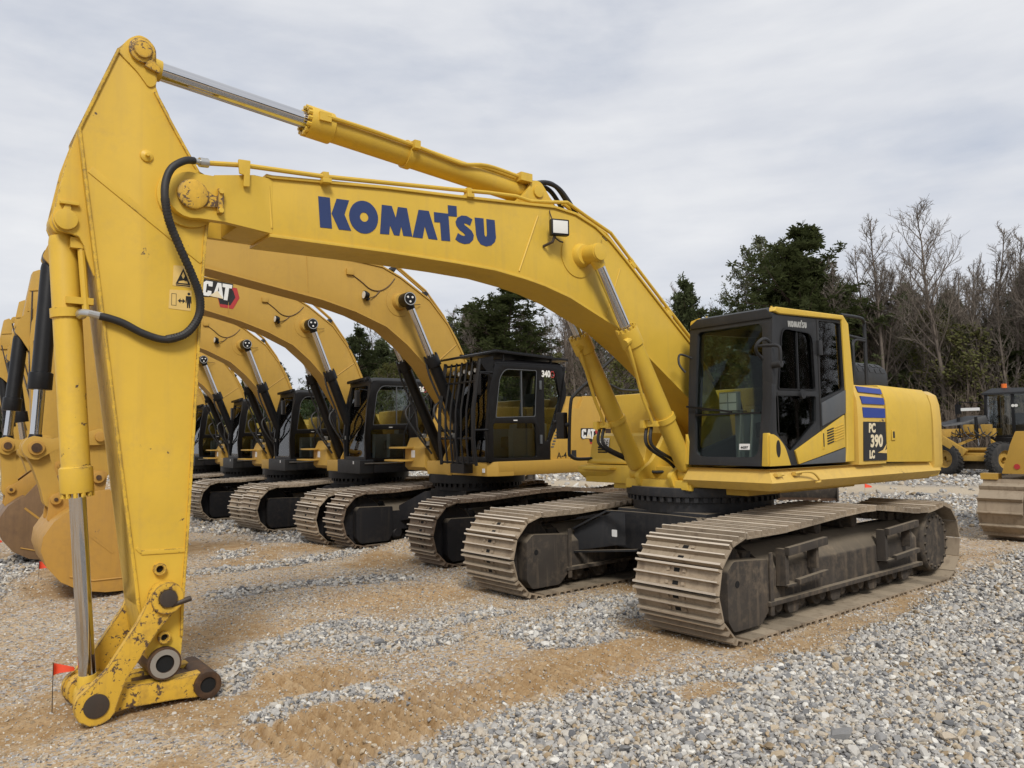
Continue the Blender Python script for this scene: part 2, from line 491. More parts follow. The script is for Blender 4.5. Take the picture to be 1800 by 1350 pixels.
def dist_line(x, y, pts):
    d = np.full(np.shape(x), 1e9)
    for (x0, y0), (x1, y1) in zip(pts, pts[1:]):
        dx, dy = x1-x0, y1-y0; t = np.clip(((x-x0)*dx+(y-y0)*dy)/(dx*dx+dy*dy+1e-9), 0, 1)
        d = np.minimum(d, np.hypot(x-x0-t*dx, y-y0-t*dy))
    return d
def in_poly(x, y, pts):
    c = np.zeros(np.shape(x), bool); n_ = len(pts)
    for i in range(n_):
        x0, y0 = pts[i]; x1, y1 = pts[(i+1) % n_]
        c ^= ((y0 > y) != (y1 > y)) & (x < (x1-x0)*(y-y0)/(y1-y0+1e-12)+x0)
    return c
def soft_poly(x, y, pts, w):
    d = dist_line(x, y, pts+[pts[0]]); ins = in_poly(x, y, pts)
    return sstep(-w, w, np.where(ins, d, -d))
BANDS = [([(5.48,-0.35),(4.91,-0.84),(4.29,-1.16),(3.73,-1.32)], 0.24), ([(3.73,-1.32),(3.7,-0.74),(3.23,-0.67),(2.53,-0.66)], 0.20), ([(4.29,-1.16),(4.22,-0.44),(3.69,-0.19)], 0.20),
 ([(2.9,0.2),(2.2,0.1),(1.2,-0.1)], 0.42), ([(3.0,0.6),(2.45,0.65)], 0.22), ([(4.6,-5.6),(4.01,-5.48),(3.49,-5.29),(2.77,-5.41),(1.73,-5.63),(0.82,-5.78)], 0.28),
 ([(4.25,-3.6),(3.62,-3.46),(2.84,-3.21),(2.22,-2.87)], 0.22), ([(5.5,0.5),(5.16,0.37),(4.9,0.44),(4.84,0.82)], 0.12), ([(1.36,-13.9),(0.64,-9.7),(1.1,-7.7)], 0.5), ([(5.6,-9.0),(6.4,-7.0),(7.0,-4.5)], 0.5)]
G1 = [(5.3,1.8),(4.96,1.69),(4.28,1.61),(3.55,1.67),(2.91,1.82),(2.27,2.12),(1.54,2.04),(-0.1,2.05),(-3.07,1.71),(-6.28,1.38),(-12,1.5),(-14,9),(4,14),(9,9),(6.2,3.2)]
TAN = [[(3.22,2.06),(2.72,2.08),(2.62,2.35),(3.04,2.44),(3.43,2.31)], [(2.03,1.81),(0.86,1.76),(-0.74,1.77),(-0.47,2.06),(1.37,2.19),(2.33,2.16)]]
def gravel_mask(x, y):
    wx = x+(fbm(x, y, 0.7, 3)-0.5)*0.55; wy = y+(fbm(x, y, 0.7, 9)-0.5)*0.55
    m = np.zeros(np.shape(x))
    for pts, w in BANDS: m = np.maximum(m, sstep(w*1.55, w*0.45, dist_line(wx, wy, pts)))
    m = np.maximum(m, soft_poly(wx, wy, G1, 0.28))
    for t in TAN: m = m*(1-0.9*soft_poly(wx, wy, t, 0.10))
    far = sstep(0.50, 0.60, fbm(x, y, 2.4, 21))*0.8
    wfar = sstep(-7.0, -9.5, x+0.2*y)
    m = np.maximum(m, np.where(y < -6.5, far, far*0.25))
    return np.maximum(m, wfar*0.85)
def road_mask(x, y):
    c = ((x+17.5)*(-0.92)+(y+4.8)*(-0.39)); c = c+(fbm(x, y, 3.0, 31)-0.5)*2.2
    return sstep(2.6, 1.5, np.abs(c))
def imprint_mask(x, y):
    wx = x+(fbm(x, y, 0.5, 41)-0.5)*0.4; wy = y+(fbm(x, y, 0.5, 45)-0.5)*0.4
    m = np.maximum(soft_poly(wx, wy, [(5.75,0.55),(5.5,1.75),(4.4,1.55),(4.4,0.75)], 0.1), soft_poly(wx, wy, [(5.15,-0.15),(5.05,0.35),(4.5,0.35),(4.6,-0.2)], 0.1))
    m = np.maximum(m, soft_poly(wx, wy, [(4.5,0.75),(4.4,1.5),(2.6,1.6),(2.6,0.95)], 0.15)*0.6)
    m = np.maximum(m, soft_poly(wx, wy, [(3.6,-2.6),(3.6,-1.8),(1.9,-1.7),(1.9,-2.7)], 0.2)*0.45)
    return m*(1-gravel_mask(x, y))
def bare_mask(x, y):
    # trodden clay with few stones
    m = sstep(0.53, 0.62, fbm(x, y, 1.3, 91, 4))
    for cx, cy, rx, ry in ((2.9, -2.1, 1.0, 0.45), (5.3, -1.9, 0.9, 0.5), (3.4, 1.15, 1.3, 0.35), (4.9, 1.0, 0.8, 0.7), (1.2, 1.95, 1.4, 0.18), (2.95, 2.25, 0.45, 0.22), (4.9, 0.05, 0.5, 0.35)):
        m = np.maximum(m, sstep(1.25, 0.55, np.hypot((x-cx)/rx, (y-cy)/ry)+(fbm(x, y, 0.5, 95)-0.5)*0.9))
    return m*(1-gravel_mask(x, y))
def height(x, y):
    h = (fbm(x, y, 2.6, 51)-0.5)*0.07+(fbm(x, y, 0.35, 61, 3)-0.5)*0.026
    g = gravel_mask(x, y)
    h = h+g*0.010+(fbm(x, y, 0.10, 71, 3)-0.5)*0.024
    near = np.hypot(x-3, y)
    im = imprint_mask(x, y)
    ph = (x+0.03*np.sin(y*3.1)+0.05*(fbm(x, y, 0.8, 81)-0.5))/0.102
    rid = np.abs((ph % 1.0)-0.5)*2
    h = h+im*(sstep(0.35, 0.75, rid)*0.085-0.052)*(0.45+1.5*(fbm(x, y, 0.35, 85)-0.3))
    # spill of stone beside a track, soil pushed up by the link
    h = h+0.20*np.exp(-(((x-0.75)/0.75)**2+((y+5.05)/0.45)**2)**1.3)
    h = h+0.055*np.exp(-(((x-5.15)/0.30)**2+((y+0.32)/0.28)**2))
    # flat under the machines
    fl = np.zeros(np.shape(x))
    for y0 in (0.0, -4.74, -8.35, -11.8):
        x0 = -0.3 if y0 == 0 else -0.55
        for s in (-1, 1):
            fl = np.maximum(fl, sstep(0.75, 0.45, np.abs(y-y0-s*1.29))*sstep(2.8, 2.35, np.abs(x-x0)))
    h = h*(1-fl*0.85)+fl*0.012
    h = h-0.010*np.clip(-y-4.0, 0, 12)*sstep(-6, 0, x)
    h = h+sstep(25, 80, np.hypot(x, y))*0.5
    return h
def axis(fine0, fine1, step, far0, far1, grow=1.09):
    c = list(np.arange(fine0, fine1, step)); s = step; v = c[-1]
    while v < far1: s *= grow; v += s; c.append(v)
    s = step; v = fine0; lo = []
    while v > far0: s *= grow; v -= s; lo.append(v)
    return np.array(lo[::-1]+c)
gx, gy = axis(0.4, 6.9, 0.019, -900, 300), axis(-2.6, 3.6, 0.019, -900, 300)
XX, YY = np.meshgrid(gx, gy, indexing='ij')
ZZ = height(XX, YY)
nx, ny = XX.shape
co = np.stack([XX, YY, ZZ], -1).reshape(-1, 3).astype(np.float32)
ii = (np.arange(nx-1)[:, None]*ny+np.arange(ny-1)[None, :]).reshape(-1)
quads = np.stack([ii, ii+ny, ii+ny+1, ii+1], -1)
me = bpy.data.meshes.new('ground')
me.vertices.add(len(co)); me.vertices.foreach_set('co', co.reshape(-1))
me.loops.add(quads.size); me.loops.foreach_set('vertex_index', quads.reshape(-1).astype(np.int32))
me.polygons.add(len(quads)); me.polygons.foreach_set('loop_start', np.arange(0, quads.size, 4, dtype=np.int32))
me.update(calc_edges=True)
me.polygons.foreach_set('use_smooth', np.ones(len(quads), bool))
for nm, arr in (('gravel', gravel_mask(XX, YY)), ('road', road_mask(XX, YY)), ('bare', np.maximum(bare_mask(XX, YY), imprint_mask(XX, YY)))):
    at = me.attributes.new(nm, 'FLOAT', 'POINT'); at.data.foreach_set('value', arr.reshape(-1).astype(np.float32))
m, n, l, b, out = nt('ground')
g = n.new('ShaderNodeNewGeometry'); vec = g.outputs['Position']
at = n.new('ShaderNodeAttribute'); at.attribute_name = 'gravel'
ar = n.new('ShaderNodeAttribute'); ar.attribute_name = 'road'
nA = noise_node(n, l, vec, 0.55, 6, 0.6); nB = noise_node(n, l, vec, 7.0, 6, 0.65); nC = noise_node(n, l, vec, 40.0, 4, 0.6)
soil = mixc(n, l, ramp(n, l, nA.outputs['Fac'], 0.40, 0.58).outputs[0], (0.31, 0.195, 0.095), (0.45, 0.335, 0.205))
soil = mixc(n, l, ramp(n, l, nB.outputs['Fac'], 0.35, 0.7).outputs[0], soil, (0.52, 0.41, 0.275))
soil = mixc(n, l, ramp(n, l, nC.outputs['Fac'], 0.48, 0.72).outputs[0], soil, (0.19, 0.105, 0.045))
ab = n.new('ShaderNodeAttribute'); ab.attribute_name = 'bare'
clay = mixc(n, l, ramp(n, l, nB.outputs['Fac'], 0.35, 0.65).outputs[0], (0.29, 0.18, 0.082), (0.42, 0.30, 0.172))
clay = mixc(n, l, ramp(n, l, nC.outputs['Fac'], 0.50, 0.75).outputs[0], clay, (0.21, 0.125, 0.058))
vo = n.new('ShaderNodeTexVoronoi'); vo.inputs['Scale'].default_value = 34.0; vo.inputs['Randomness'].default_value = 1.0; l.new(vec, vo.inputs['Vector'])
ve = n.new('ShaderNodeTexVoronoi'); ve.feature = 'DISTANCE_TO_EDGE'; ve.inputs['Scale'].default_value = 34.0; l.new(vec, ve.inputs['Vector'])
hs_ = n.new('ShaderNodeSeparateColor'); l.new(vo.outputs['Color'], hs_.inputs[0])
peb = n.new('ShaderNodeValToRGB'); l.new(hs_.outputs[0], peb.inputs[0])
cr = peb.color_ramp; cr.elements[0].color = (0.09, 0.09, 0.10, 1); cr.elements[1].color = (0.55, 0.53, 0.49, 1)
for p_, c_ in ((0.3, (0.30, 0.29, 0.28, 1)), (0.55, (0.42, 0.36, 0.28, 1)), (0.8, (0.36, 0.36, 0.37, 1))):
    e = cr.elements.new(p_); e.color = c_
grav = mixc(n, l, ramp(n, l, ve.outputs['Distance'], 0.0, 0.10).outputs[0], (0.07, 0.055, 0.04), peb.outputs[0])
# fine soil carries pebbles too where the cell value is high
pm = ramp(n, l, hs_.outputs[1], 0.52, 0.56)
pe = ramp(n, l, ve.outputs['Distance'], 0.02, 0.06)
mm = n.new('ShaderNodeMath'); mm.operation = 'MULTIPLY'; l.new(pm.outputs[0], mm.inputs[0]); l.new(pe.outputs[0], mm.inputs[1])
soil = mixc(n, l, mm.outputs[0], soil, peb.outputs[0])
soil = mixc(n, l, ab.outputs['Fac'], soil, clay)
gm = n.new('ShaderNodeMath'); gm.operation = 'ADD'; l.new(at.outputs['Fac'], gm.inputs[0])
sub = n.new('ShaderNodeMath'); sub.operation = 'MULTIPLY_ADD'; l.new(nB.outputs['Fac'], sub.inputs[0]); sub.inputs[1].default_value = 0.5; sub.inputs[2].default_value = -0.25
l.new(sub.outputs[0], gm.inputs[1])
c = mixc(n, l, ramp(n, l, gm.outputs[0], 0.38, 0.62).outputs[0], soil, grav)
c = mixc(n, l, ar.outputs['Fac'], c, (0.50, 0.42, 0.31))
l.new(c, b.inputs['Base Color']); b.inputs['Roughness'].default_value = 0.95; b.inputs['Specular IOR Level'].default_value = 0.2
hh = n.new('ShaderNodeMath'); hh.operation = 'MULTIPLY_ADD'; l.new(ramp(n, l, ve.outputs['Distance'], 0.0, 0.2).outputs[0], hh.inputs[0]); l.new(at.outputs['Fac'], hh.inputs[1]); l.new(nC.outputs['Fac'], hh.inputs[2])
bump(n, l, b, hh.outputs[0], 0.7, 0.012)
me.materials.append(MATS['ground'])
ground = obj('ground', me)
tag(ground, 'wide yard floor of tan compacted soil and grey gravel', kind='structure')
# ---- loose stone
def rock(name, seed, mat):
    r = random.Random(seed); bm = bmesh.new()
    bmesh.ops.create_icosphere(bm, subdivisions=2, radius=1.0)
    planes = []
    for k in range(11):
        v = Vector((r.gauss(0,1), r.gauss(0,1), r.gauss(0,1))).normalized(); planes.append((v, r.uniform(0.42, 0.80)))
    sc_ = (r.uniform(0.85, 1.25), r.uniform(0.75, 1.0), r.uniform(0.55, 0.8))
    for v in bm.verts:
        for nn, d in planes:
            q = v.co.dot(nn)
            if q > d: v.co -= nn*(q-d)
        v.co = Vector((v.co.x*sc_[0], v.co.y*sc_[1], v.co.z*sc_[2]))*0.5
    bmesh.ops.dissolve_limit(bm, angle_limit=math.radians(6), verts=bm.verts, edges=bm.edges)
    bmesh.ops.triangulate(bm, faces=bm.faces)
    mm_ = bpy.data.meshes.new(name); bm.to_mesh(mm_); bm.free(); mm_.materials.append(MATS[mat]); return mm_
def stone_mat(name, stops):
    m, n, l, b, out = nt(name)
    oi = n.new('ShaderNodeObjectInfo'); r = n.new('ShaderNodeValToRGB'); l.new(oi.outputs['Random'], r.inputs[0])
    r.color_ramp.elements[0].color = (*stops[0][1], 1); r.color_ramp.elements[0].position = stops[0][0]
    r.color_ramp.elements[1].color = (*stops[-1][1], 1); r.color_ramp.elements[1].position = stops[-1][0]
    for p_, c_ in stops[1:-1]:
        e = r.color_ramp.elements.new(p_); e.color = (*c_, 1)
    g = n.new('ShaderNodeNewGeometry'); n1 = noise_node(n, l, g.outputs['Position'], 60, 4, 0.6)
    cc = mixc(n, l, n1.outputs['Fac'], (0.72, 0.72, 0.72), (1.12, 1.10, 1.06)); c = mixc(n, l, 1.0, r.outputs[0], cc, 'MULTIPLY')
    l.new(c, b.inputs['Base Color']); b.inputs['Roughness'].default_value = 0.85
stone_mat('stone_grey', [(0.0, (0.12, 0.123, 0.132)), (0.14, (0.24, 0.24, 0.242)), (0.36, (0.37, 0.36, 0.345)), (0.58, (0.47, 0.455, 0.425)), (0.74, (0.45, 0.385, 0.30)), (0.88, (0.54, 0.53, 0.50)), (1.0, (0.70, 0.68, 0.63))])
stone_mat('stone_tan', [(0.0, (0.24, 0.18, 0.11)), (0.3, (0.38, 0.29, 0.185)), (0.6, (0.46, 0.38, 0.27)), (0.85, (0.42, 0.40, 0.36)), (1.0, (0.60, 0.55, 0.46))])
rocks = bpy.data.collections.new('rock_shapes')
rock_me = [rock('stone', 100+k, 'stone_grey') for k in range(7)]+[rock('stone', 200+k, 'stone_tan') for k in range(5)]
for k, mm_ in enumerate(rock_me): rocks.objects.link(bpy.data.objects.new('rock_shape_%02d' % k, mm_))
pts, sc_l, id_l = [], [], []
cd = np.array([Fv.x, Fv.y]); cd /= np.linalg.norm(cd)
def scatter(r0, r1, dens, size, spread=50):
    a = math.radians(spread); area = a*(r1*r1-r0*r0); N = int(area*dens)
    th = np.arctan2(cd[1], cd[0])+rng.uniform(-a, a, N); rr = np.sqrt(rng.uniform(r0*r0, r1*r1, N))
    x, y = CAM.x+rr*np.cos(th), CAM.y+rr*np.sin(th)
    g = gravel_mask(x, y); rd = road_mask(x, y); keep = rng.random(N) < (0.62+0.38*g)*(1-0.93*rd)
    x, y, g = x[keep], y[keep], g[keep]
    im = np.maximum(imprint_mask(x, y), bare_mask(x, y)*0.85); k2 = rng.random(len(x)) > im*0.38; x, y, g = x[k2], y[k2], g[k2]
    s = size*np.exp(rng.normal(-0.03, 0.32, len(x)))*(0.46+0.56*g)
    z = height(x, y)+s*(0.02+0.16*g)
    pts.append(np.stack([x, y, z], -1)); sc_l.append(s)
    tan_ = rng.random(len(x)) > 0.30+0.58*g
    id_l.append(np.where(tan_, rng.integers(7, 12, len(x)), rng.integers(0, 7, len(x))))
scatter(3.4, 6.5, 2200, 0.0345); scatter(6.5, 9.5, 1700, 0.036); scatter(9.5, 14, 620, 0.045); scatter(14, 24, 130, 0.07); scatter(24, 50, 22, 0.13)
P_ = np.concatenate(pts); S_ = np.concatenate(sc_l); I_ = np.concatenate(id_l)
R_ = np.stack([rng.uniform(-0.9, 0.9, len(P_)), rng.uniform(-0.9, 0.9, len(P_)), rng.uniform(0, 6.28, len(P_))], -1)
# the stones that show largest are objects of their own
dv = P_-np.array(CAM); dep = dv@np.array(Fv); uu = dv@np.array(R2)/dep; vv = dv@np.array(U2)/dep
app = np.where((np.abs(uu) < 0.66) & (np.abs(vv) < 0.495) & (dep > 0), S_/dep, 0)
top = np.argsort(-app)[:300]
for i in top:
    o = bpy.data.objects.new('stone', rock_me[I_[i]]); COL.objects.link(o); o.parent = ground
    o.location = P_[i]; o.rotation_euler = R_[i]; o.scale = (S_[i],)*3
keep = np.ones(len(P_), bool); keep[top] = False
P_, S_, I_, R_ = P_[keep], S_[keep], I_[keep], R_[keep]
pm_ = bpy.data.meshes.new('gravel'); pm_.vertices.add(len(P_)); pm_.vertices.foreach_set('co', P_.astype(np.float32).reshape(-1))
a = pm_.attributes.new('scl', 'FLOAT', 'POINT'); a.data.foreach_set('value', S_.astype(np.float32))
a = pm_.attributes.new('idx', 'INT', 'POINT'); a.data.foreach_set('value', I_.astype(np.int32))
a = pm_.attributes.new('rot', 'FLOAT_VECTOR', 'POINT'); a.data.foreach_set('vector', R_.astype(np.float32).reshape(-1))
gravel = obj('gravel', pm_); tag(gravel, 'loose grey and tan crushed stone strewn over the yard', kind='stuff')
ng = bpy.data.node_groups.new('stone_scatter', 'GeometryNodeTree')
ng.interface.new_socket('Geometry', in_out='INPUT', socket_type='NodeSocketGeometry'); ng.interface.new_socket('Geometry', in_out='OUTPUT', socket_type='NodeSocketGeometry')
gi, go = ng.nodes.new('NodeGroupInput'), ng.nodes.new('NodeGroupOutput')
ip = ng.nodes.new('GeometryNodeInstanceOnPoints'); ci = ng.nodes.new('GeometryNodeCollectionInfo')
ci.inputs['Collection'].default_value = rocks; ci.inputs['Separate Children'].default_value = True; ci.inputs['Reset Children'].default_value = True
def nattr(nm, ty):
    q = ng.nodes.new('GeometryNodeInputNamedAttribute'); q.data_type = ty; q.inputs['Name'].default_value = nm; return q.outputs['Attribute']
ng.links.new(gi.outputs[0], ip.inputs['Points']); ng.links.new(ci.outputs[0], ip.inputs['Instance']); ip.inputs['Pick Instance'].default_value = True
ng.links.new(nattr('idx', 'INT'), ip.inputs['Instance Index']); ng.links.new(nattr('rot', 'FLOAT_VECTOR'), ip.inputs['Rotation']); ng.links.new(nattr('scl', 'FLOAT'), ip.inputs['Scale'])
ng.links.new(ip.outputs[0], go.inputs[0])
md = gravel.modifiers.new('scatter', 'NODES'); md.node_group = ng
# ------------------------------------------------------------------ shared excavator builders
def offset_strip(pts, t):
    # closed polygon from a polyline in (x,z) and its copy offset to the left by t
    P = [Vector(p) for p in pts]; off = []
    for i, p in enumerate(P):
        d = (P[min(i+1, len(P)-1)]-P[max(i-1, 0)]).normalized()
        off.append(p+Vector((-d.y, d.x))*t)
    return [tuple(p) for p in P]+[tuple(p) for p in reversed(off)]
def track_path(front, rear, R, tops):
    fx, fz = front; rx, rz_ = rear
    p = arc(fx, fz, R, -PI/2, PI/2, 24)
    p += tops
    p += arc(rx, rz_, R, PI/2, 1.5*PI, 24)
    p = [Vector(q) for q in p]
    p.append(p[0].copy())
    return p
def sample_path(p, n):
    L = [0.0]
    for a, b_ in zip(p, p[1:]): L.append(L[-1]+(b_-a).length)
    tot = L[-1]; out = []; j = 0
    for i in range(n):
        s = tot*(i+0.5)/n
        while L[j+1] < s: j += 1
        t = (s-L[j])/(L[j+1]-L[j]); c = p[j].lerp(p[j+1], t)
        s0, s1 = (s-0.05) % tot, (s+0.05) % tot
        def at(q):
            k = 0
            while L[k+1] < q: k += 1
            return p[k].lerp(p[k+1], (q-L[k])/(L[k+1]-L[k]))
        d = (at(s1)-at(s0)).normalized()
        out.append((c, d))
    return out, tot/n
def shoe_mesh(name, pitch, W, mat, gh=0.040, th=0.016, holes=True):
    h = pitch/2*0.962; g = 0.010
    xs = (-h+0.012, 0.0, h-0.012)
    prof = [(-h, 0), (h, 0), (h, th+gh)]
    top = []
    for x in reversed(xs):
        if x == xs[2]: top += [(x-g*0.6, th+gh), (x-g*1.7, th)]
        elif x == xs[0]: top += [(x+g*1.7, th), (x+g*0.6, th+gh), (-h, th+gh*0.9)]
        else: top += [(x+g*1.7, th), (x+g*0.6, th+gh), (x-g*0.6, th+gh), (x-g*1.7, th)]
    prof += top
    mb = MB(); mb.prism(prof, -W/2, W/2)
    nf = len(mb.f)
    if holes:
        for x in (-pitch*0.25, pitch*0.25):
            mb.box(x-0.017, x+0.017, 0.0-0.03, 0.03, th, th+0.0015)  # raised black pads painted as the dark of the shoe holes
    nh = len(mb.f)
    if holes:
        for sx in (-1, 1):
            for sy in (-1, 1):
                mb.box(sx*pitch*0.25-0.014, sx*pitch*0.25+0.014, sy*0.085-0.016, sy*0.085+0.016, th, th+0.011)
    me = mb.mesh(name, mat)
    me.materials.append(MATS['hole_shade'])
    for i in range(nf, nh): me.polygons[i].material_index = 1
    me.materials.append(MATS['grouser_steel'])
    for f_ in me.polygons:
        if f_.center.z > th+gh*0.9 and abs(f_.normal.z) > 0.7: f_.material_index = 2
    return me
def make_track(parent, y, W, front, rear, R, tops, n, shoe, gh, th, chain_mat, label=None):
    Rp = R-gh-th
    path = track_path(front, rear, Rp, tops)
    S, pitch = sample_path(path, n)
    ch = MB()
    for c, d in S:
        nn = Vector((d.y, -d.x))
        M = Matrix(((d.x, 0, nn.x), (0, -1, 0), (d.y, 0, nn.y)))
        for sy in (-1, 1):
            for k in (-0.25, 0.25):
                q = c-nn*0.055+d*pitch*k
                ch.obox((q.x, y+sy*(0.095+0.02*(k > 0)), q.y), (pitch*0.62, 0.035, 0.085), M)
        q = c-nn*0.055
        ch.cyl((q.x, y-0.14, q.y), (q.x, y+0.14, q.y), 0.028, n=6)
    t = ch.build('track', chain_mat, parent)
    for c, d in S:
        nn = Vector((d.y, -d.x))
        o = bpy.data.objects.new('shoe', shoe)
        COL.objects.link(o); o.parent = t
        o.matrix_local = Matrix(((d.x, 0, nn.x, c.x), (0, -1, 0, y), (d.y, 0, nn.y, c.y), (0, 0, 0, 1)))
    return t
def cylinder_part(parent, p0, p1, r_barrel, r_rod, f_rod, mats, rz=0.0, head=1.18, eye=None, bolts=12, name='cylinder', collar=None):
    # p0 barrel end pin, p1 rod end pin, f_rod where the barrel head sits (0..1)
    p0, p1 = Vector(p0), Vector(p1); d = (p1-p0).normalized(); L = (p1-p0).length
    H = p0+d*L*f_rod
    b = MB()
    hl = r_barrel*2.0
    b.tube([p0+d*r_barrel*0.9, p0+d*r_barrel*1.4, H-d*hl, H-d*(hl-0.01), H], [r_barrel*0.92, r_barrel, r_barrel, r_barrel*head, r_barrel*head], 22)
    bo = b.build(name, mats[0], parent, bevel=0.004, rz=rz)
    e = MB(); er = (eye or r_barrel*1.0); ew = r_barrel*0.85
    e.cyl(p0-Vector((0, ew, 0)), p0+Vector((0, ew, 0)), er, n=22)
    e.build('end_eye', mats[0], bo, bevel=0.006)
    g = MB(); u = d.orthogonal().normalized(); w = d.cross(u)
    for k in range(bolts):
        a = 2*PI*k/bolts; q = H+(u*math.cos(a)+w*math.sin(a))*r_barrel*head*0.86
        g.cyl(q-d*0.004, q+d*0.030, 0.017*r_barrel/0.1, n=6)
    tag(g.build('gland_bolts', mats[0], bo), kind='stuff')
    if collar is not None:
        c = MB(); q = p0+d*L*collar
        c.ring(q-d*0.03, q+d*0.03, r_barrel*1.16, r_barrel*0.98, 20)
        c.build('clamp_band', mats[0], bo)
    r = MB(); r.cyl(H-d*0.02, p1-d*er*0.8, r_rod, n=20)
    r.build('rod', 'chrome', bo)
    e = MB(); e.cyl(p1-Vector((0, ew, 0)), p1+Vector((0, ew, 0)), er*0.98, n=22)
    e.tube([p1-d*er*1.6, p1-d*er*0.3], [r_rod*1.12, r_rod*1.35], 18)
    e.build('rod_eye', mats[0], bo, bevel=0.005)
    return bo
def side(y): return lambda u, v, w: (u, y+w, v)

# ------------------------------------------------------------------ the big yellow excavator
S_UP = math.radians(-2.46)
K = thing('excavator', 'large yellow excavator standing nearest with blue lettering on its long boom', 'excavator')
GY, KW, KR = 1.30, 0.888, 0.475
k_shoe = shoe_mesh('shoe', 0.2215, KW, 'track_steel')
tops = [(1.2, 0.925), (0.6, 0.955), (0.1, 0.985), (-0.35, 1.0), (-0.7, 0.995), (-1.1, 0.955), (-1.6, 0.9), (-2.0, 0.885)]
KF, KB = (1.75, KR), (-2.36, KR)
for sy in (1, -1):
    make_track(K, sy*GY, KW, KF, KB, KR, [(a, b_-0.03) for a, b_ in tops], 50, k_shoe, 0.040, 0.016, 'undercarriage')
    f = MB(); y0 = sy*GY
    # long box of the track frame, sloped top
    sec = [(-0.30, 0.26), (0.30, 0.26), (0.30, 0.56), (0.22, 0.66), (0.05, 0.76), (-0.05, 0.76), (-0.22, 0.66), (-0.30, 0.56)]
    f.loft([[(x, y0+a, b_) for a, b_ in sec] for x in (1.28, -0.85, -1.92)])
    fr = f.build('track_frame', 'undercarriage', K, bevel=0.02)
    g = MB(); g.box(-1.92, 1.30, y0-0.36, y0+0.36, 0.245, 0.285)
    g.build('flange', 'undercarriage', fr, bevel=0.006)
    # idler guard block at the front
    g = MB()
    g.prism(rpoly([(1.26, 0.66), (1.80, 0.70), (1.90, 0.62), (1.90, 0.20), (1.82, 0.10), (1.40, 0.10), (1.26, 0.22)], 0.03), y0-0.33, y0-0.16)
    g.prism(rpoly([(1.26, 0.66), (1.80, 0.70), (1.90, 0.62), (1.90, 0.20), (1.82, 0.10), (1.40, 0.10), (1.26, 0.22)], 0.03), y0+0.16, y0+0.33)
    g.box(1.28, 1.42, y0-0.16, y0+0.16, 0.5, 0.72)
    g.build('idler_guard', 'undercarriage', fr, bevel=0.012)
    for e in (-1, 1):
        g = MB(); g.cyl((1.76, y0+e*0.331, 0.50), (1.76, y0+e*0.334, 0.50), 0.030, n=16); g.build('pin_hole', 'hole_shade', fr)
        g = MB(); g.box(1.22, 1.275, y0+e*0.335, y0+e*0.352, 0.16, 0.72); g.build('edge_rib', 'undercarriage', fr, bevel=0.008)
    g = MB(); g.lathe([(0.36, -0.16), (0.40, -0.12), (0.40, -0.07), (0.33, -0.06), (0.33, 0.06), (0.40, 0.07), (0.40, 0.12), (0.36, 0.16)], (KF[0], y0, KF[1]), 'y', 28)
    g.build('idler', 'undercarriage', fr)
    g = MB(); g.lathe([(0.28, -0.26), (0.36, -0.20), (0.39, -0.10), (0.39, 0.10), (0.36, 0.2), (0.36, 0.30), (0.335, 0.33)], (KB[0], y0, KB[1]), 'y', 32)
    mo = g.build('drive_motor', 'undercarriage', fr, bevel=0.01)
    g = MB()
    for k in range(18):
        a = 2*PI*k/18; g.cyl((KB[0]+0.30*math.cos(a), y0+sy*0.32, KB[1]+0.30*math.sin(a)), (KB[0]+0.30*math.cos(a), y0+sy*0.352, KB[1]+0.30*math.sin(a)), 0.018, n=6)
    tag(g.build('motor_bolts', 'undercarriage', fr), kind='stuff')
    for x in (1.02, 0.62, 0.22, -0.18, -0.58, -0.98, -1.38, -1.76):
        g = MB(); g.lathe([(0.07, -0.27), (0.075, -0.22), (0.12, -0.215), (0.12, -0.14), (0.085, -0.13), (0.085, 0.13), (0.12, 0.14), (0.12, 0.215), (0.075, 0.22), (0.07, 0.27)], (x, y0, 0.215), 'y', 18)
        g.build('track_roller', 'undercarriage', fr)
    for x in (0.82, 0.02, -0.78, -1.58):
        g = MB(); g.prism(rpoly([(x-0.12, 0.25), (x+0.12, 0.25), (x+0.08, 0.12), (x-0.08, 0.12)], 0.03), y0+sy*0.26, y0+sy*0.30)
        g.build('roller_guard', 'undercarriage', fr, bevel=0.006)
    for x in (0.14, -0.62):
        g = MB(); g.lathe([(0.05, -0.2), (0.085, -0.19), (0.085, 0.08), (0.07, 0.09), (0.07, 0.2), (0.045, 0.21)], (x, y0, 0.845), 'y', 18)
        g.box(x-0.04, x+0.04, y0-0.06, y0+0.02, 0.68, 0.86)
        g.build('carrier_roller', 'undercarriage', fr, bevel=0.006)
    # steps bolted to the side
    for xa, xb in ((1.10, 0.40), (-0.90, -1.66)):
        g = MB(); yy = y0+sy*0.30; yo = y0+sy*0.42
        g.box(xa-0.06, xa, min(yy, yo-sy*0.02), max(yy, yo-sy*0.02), 0.40, 0.74)
        g.box(xb+0.10, xb+0.15, min(yy, yo-sy*0.02), max(yy, yo-sy*0.02), 0.50, 0.72)
        g.beam((xa, yo, 0.72), (xb, yo, 0.755), 0.05, 0.075)
        g.beam((xa-0.16, yo, 0.43), (xb, yo, 0.455), 0.05, 0.05)
        g.box(xa-0.22, xa, min(yy, yo), max(yy, yo), 0.40, 0.42)
        g.build('step', 'undercarriage', fr, bevel=0.008)
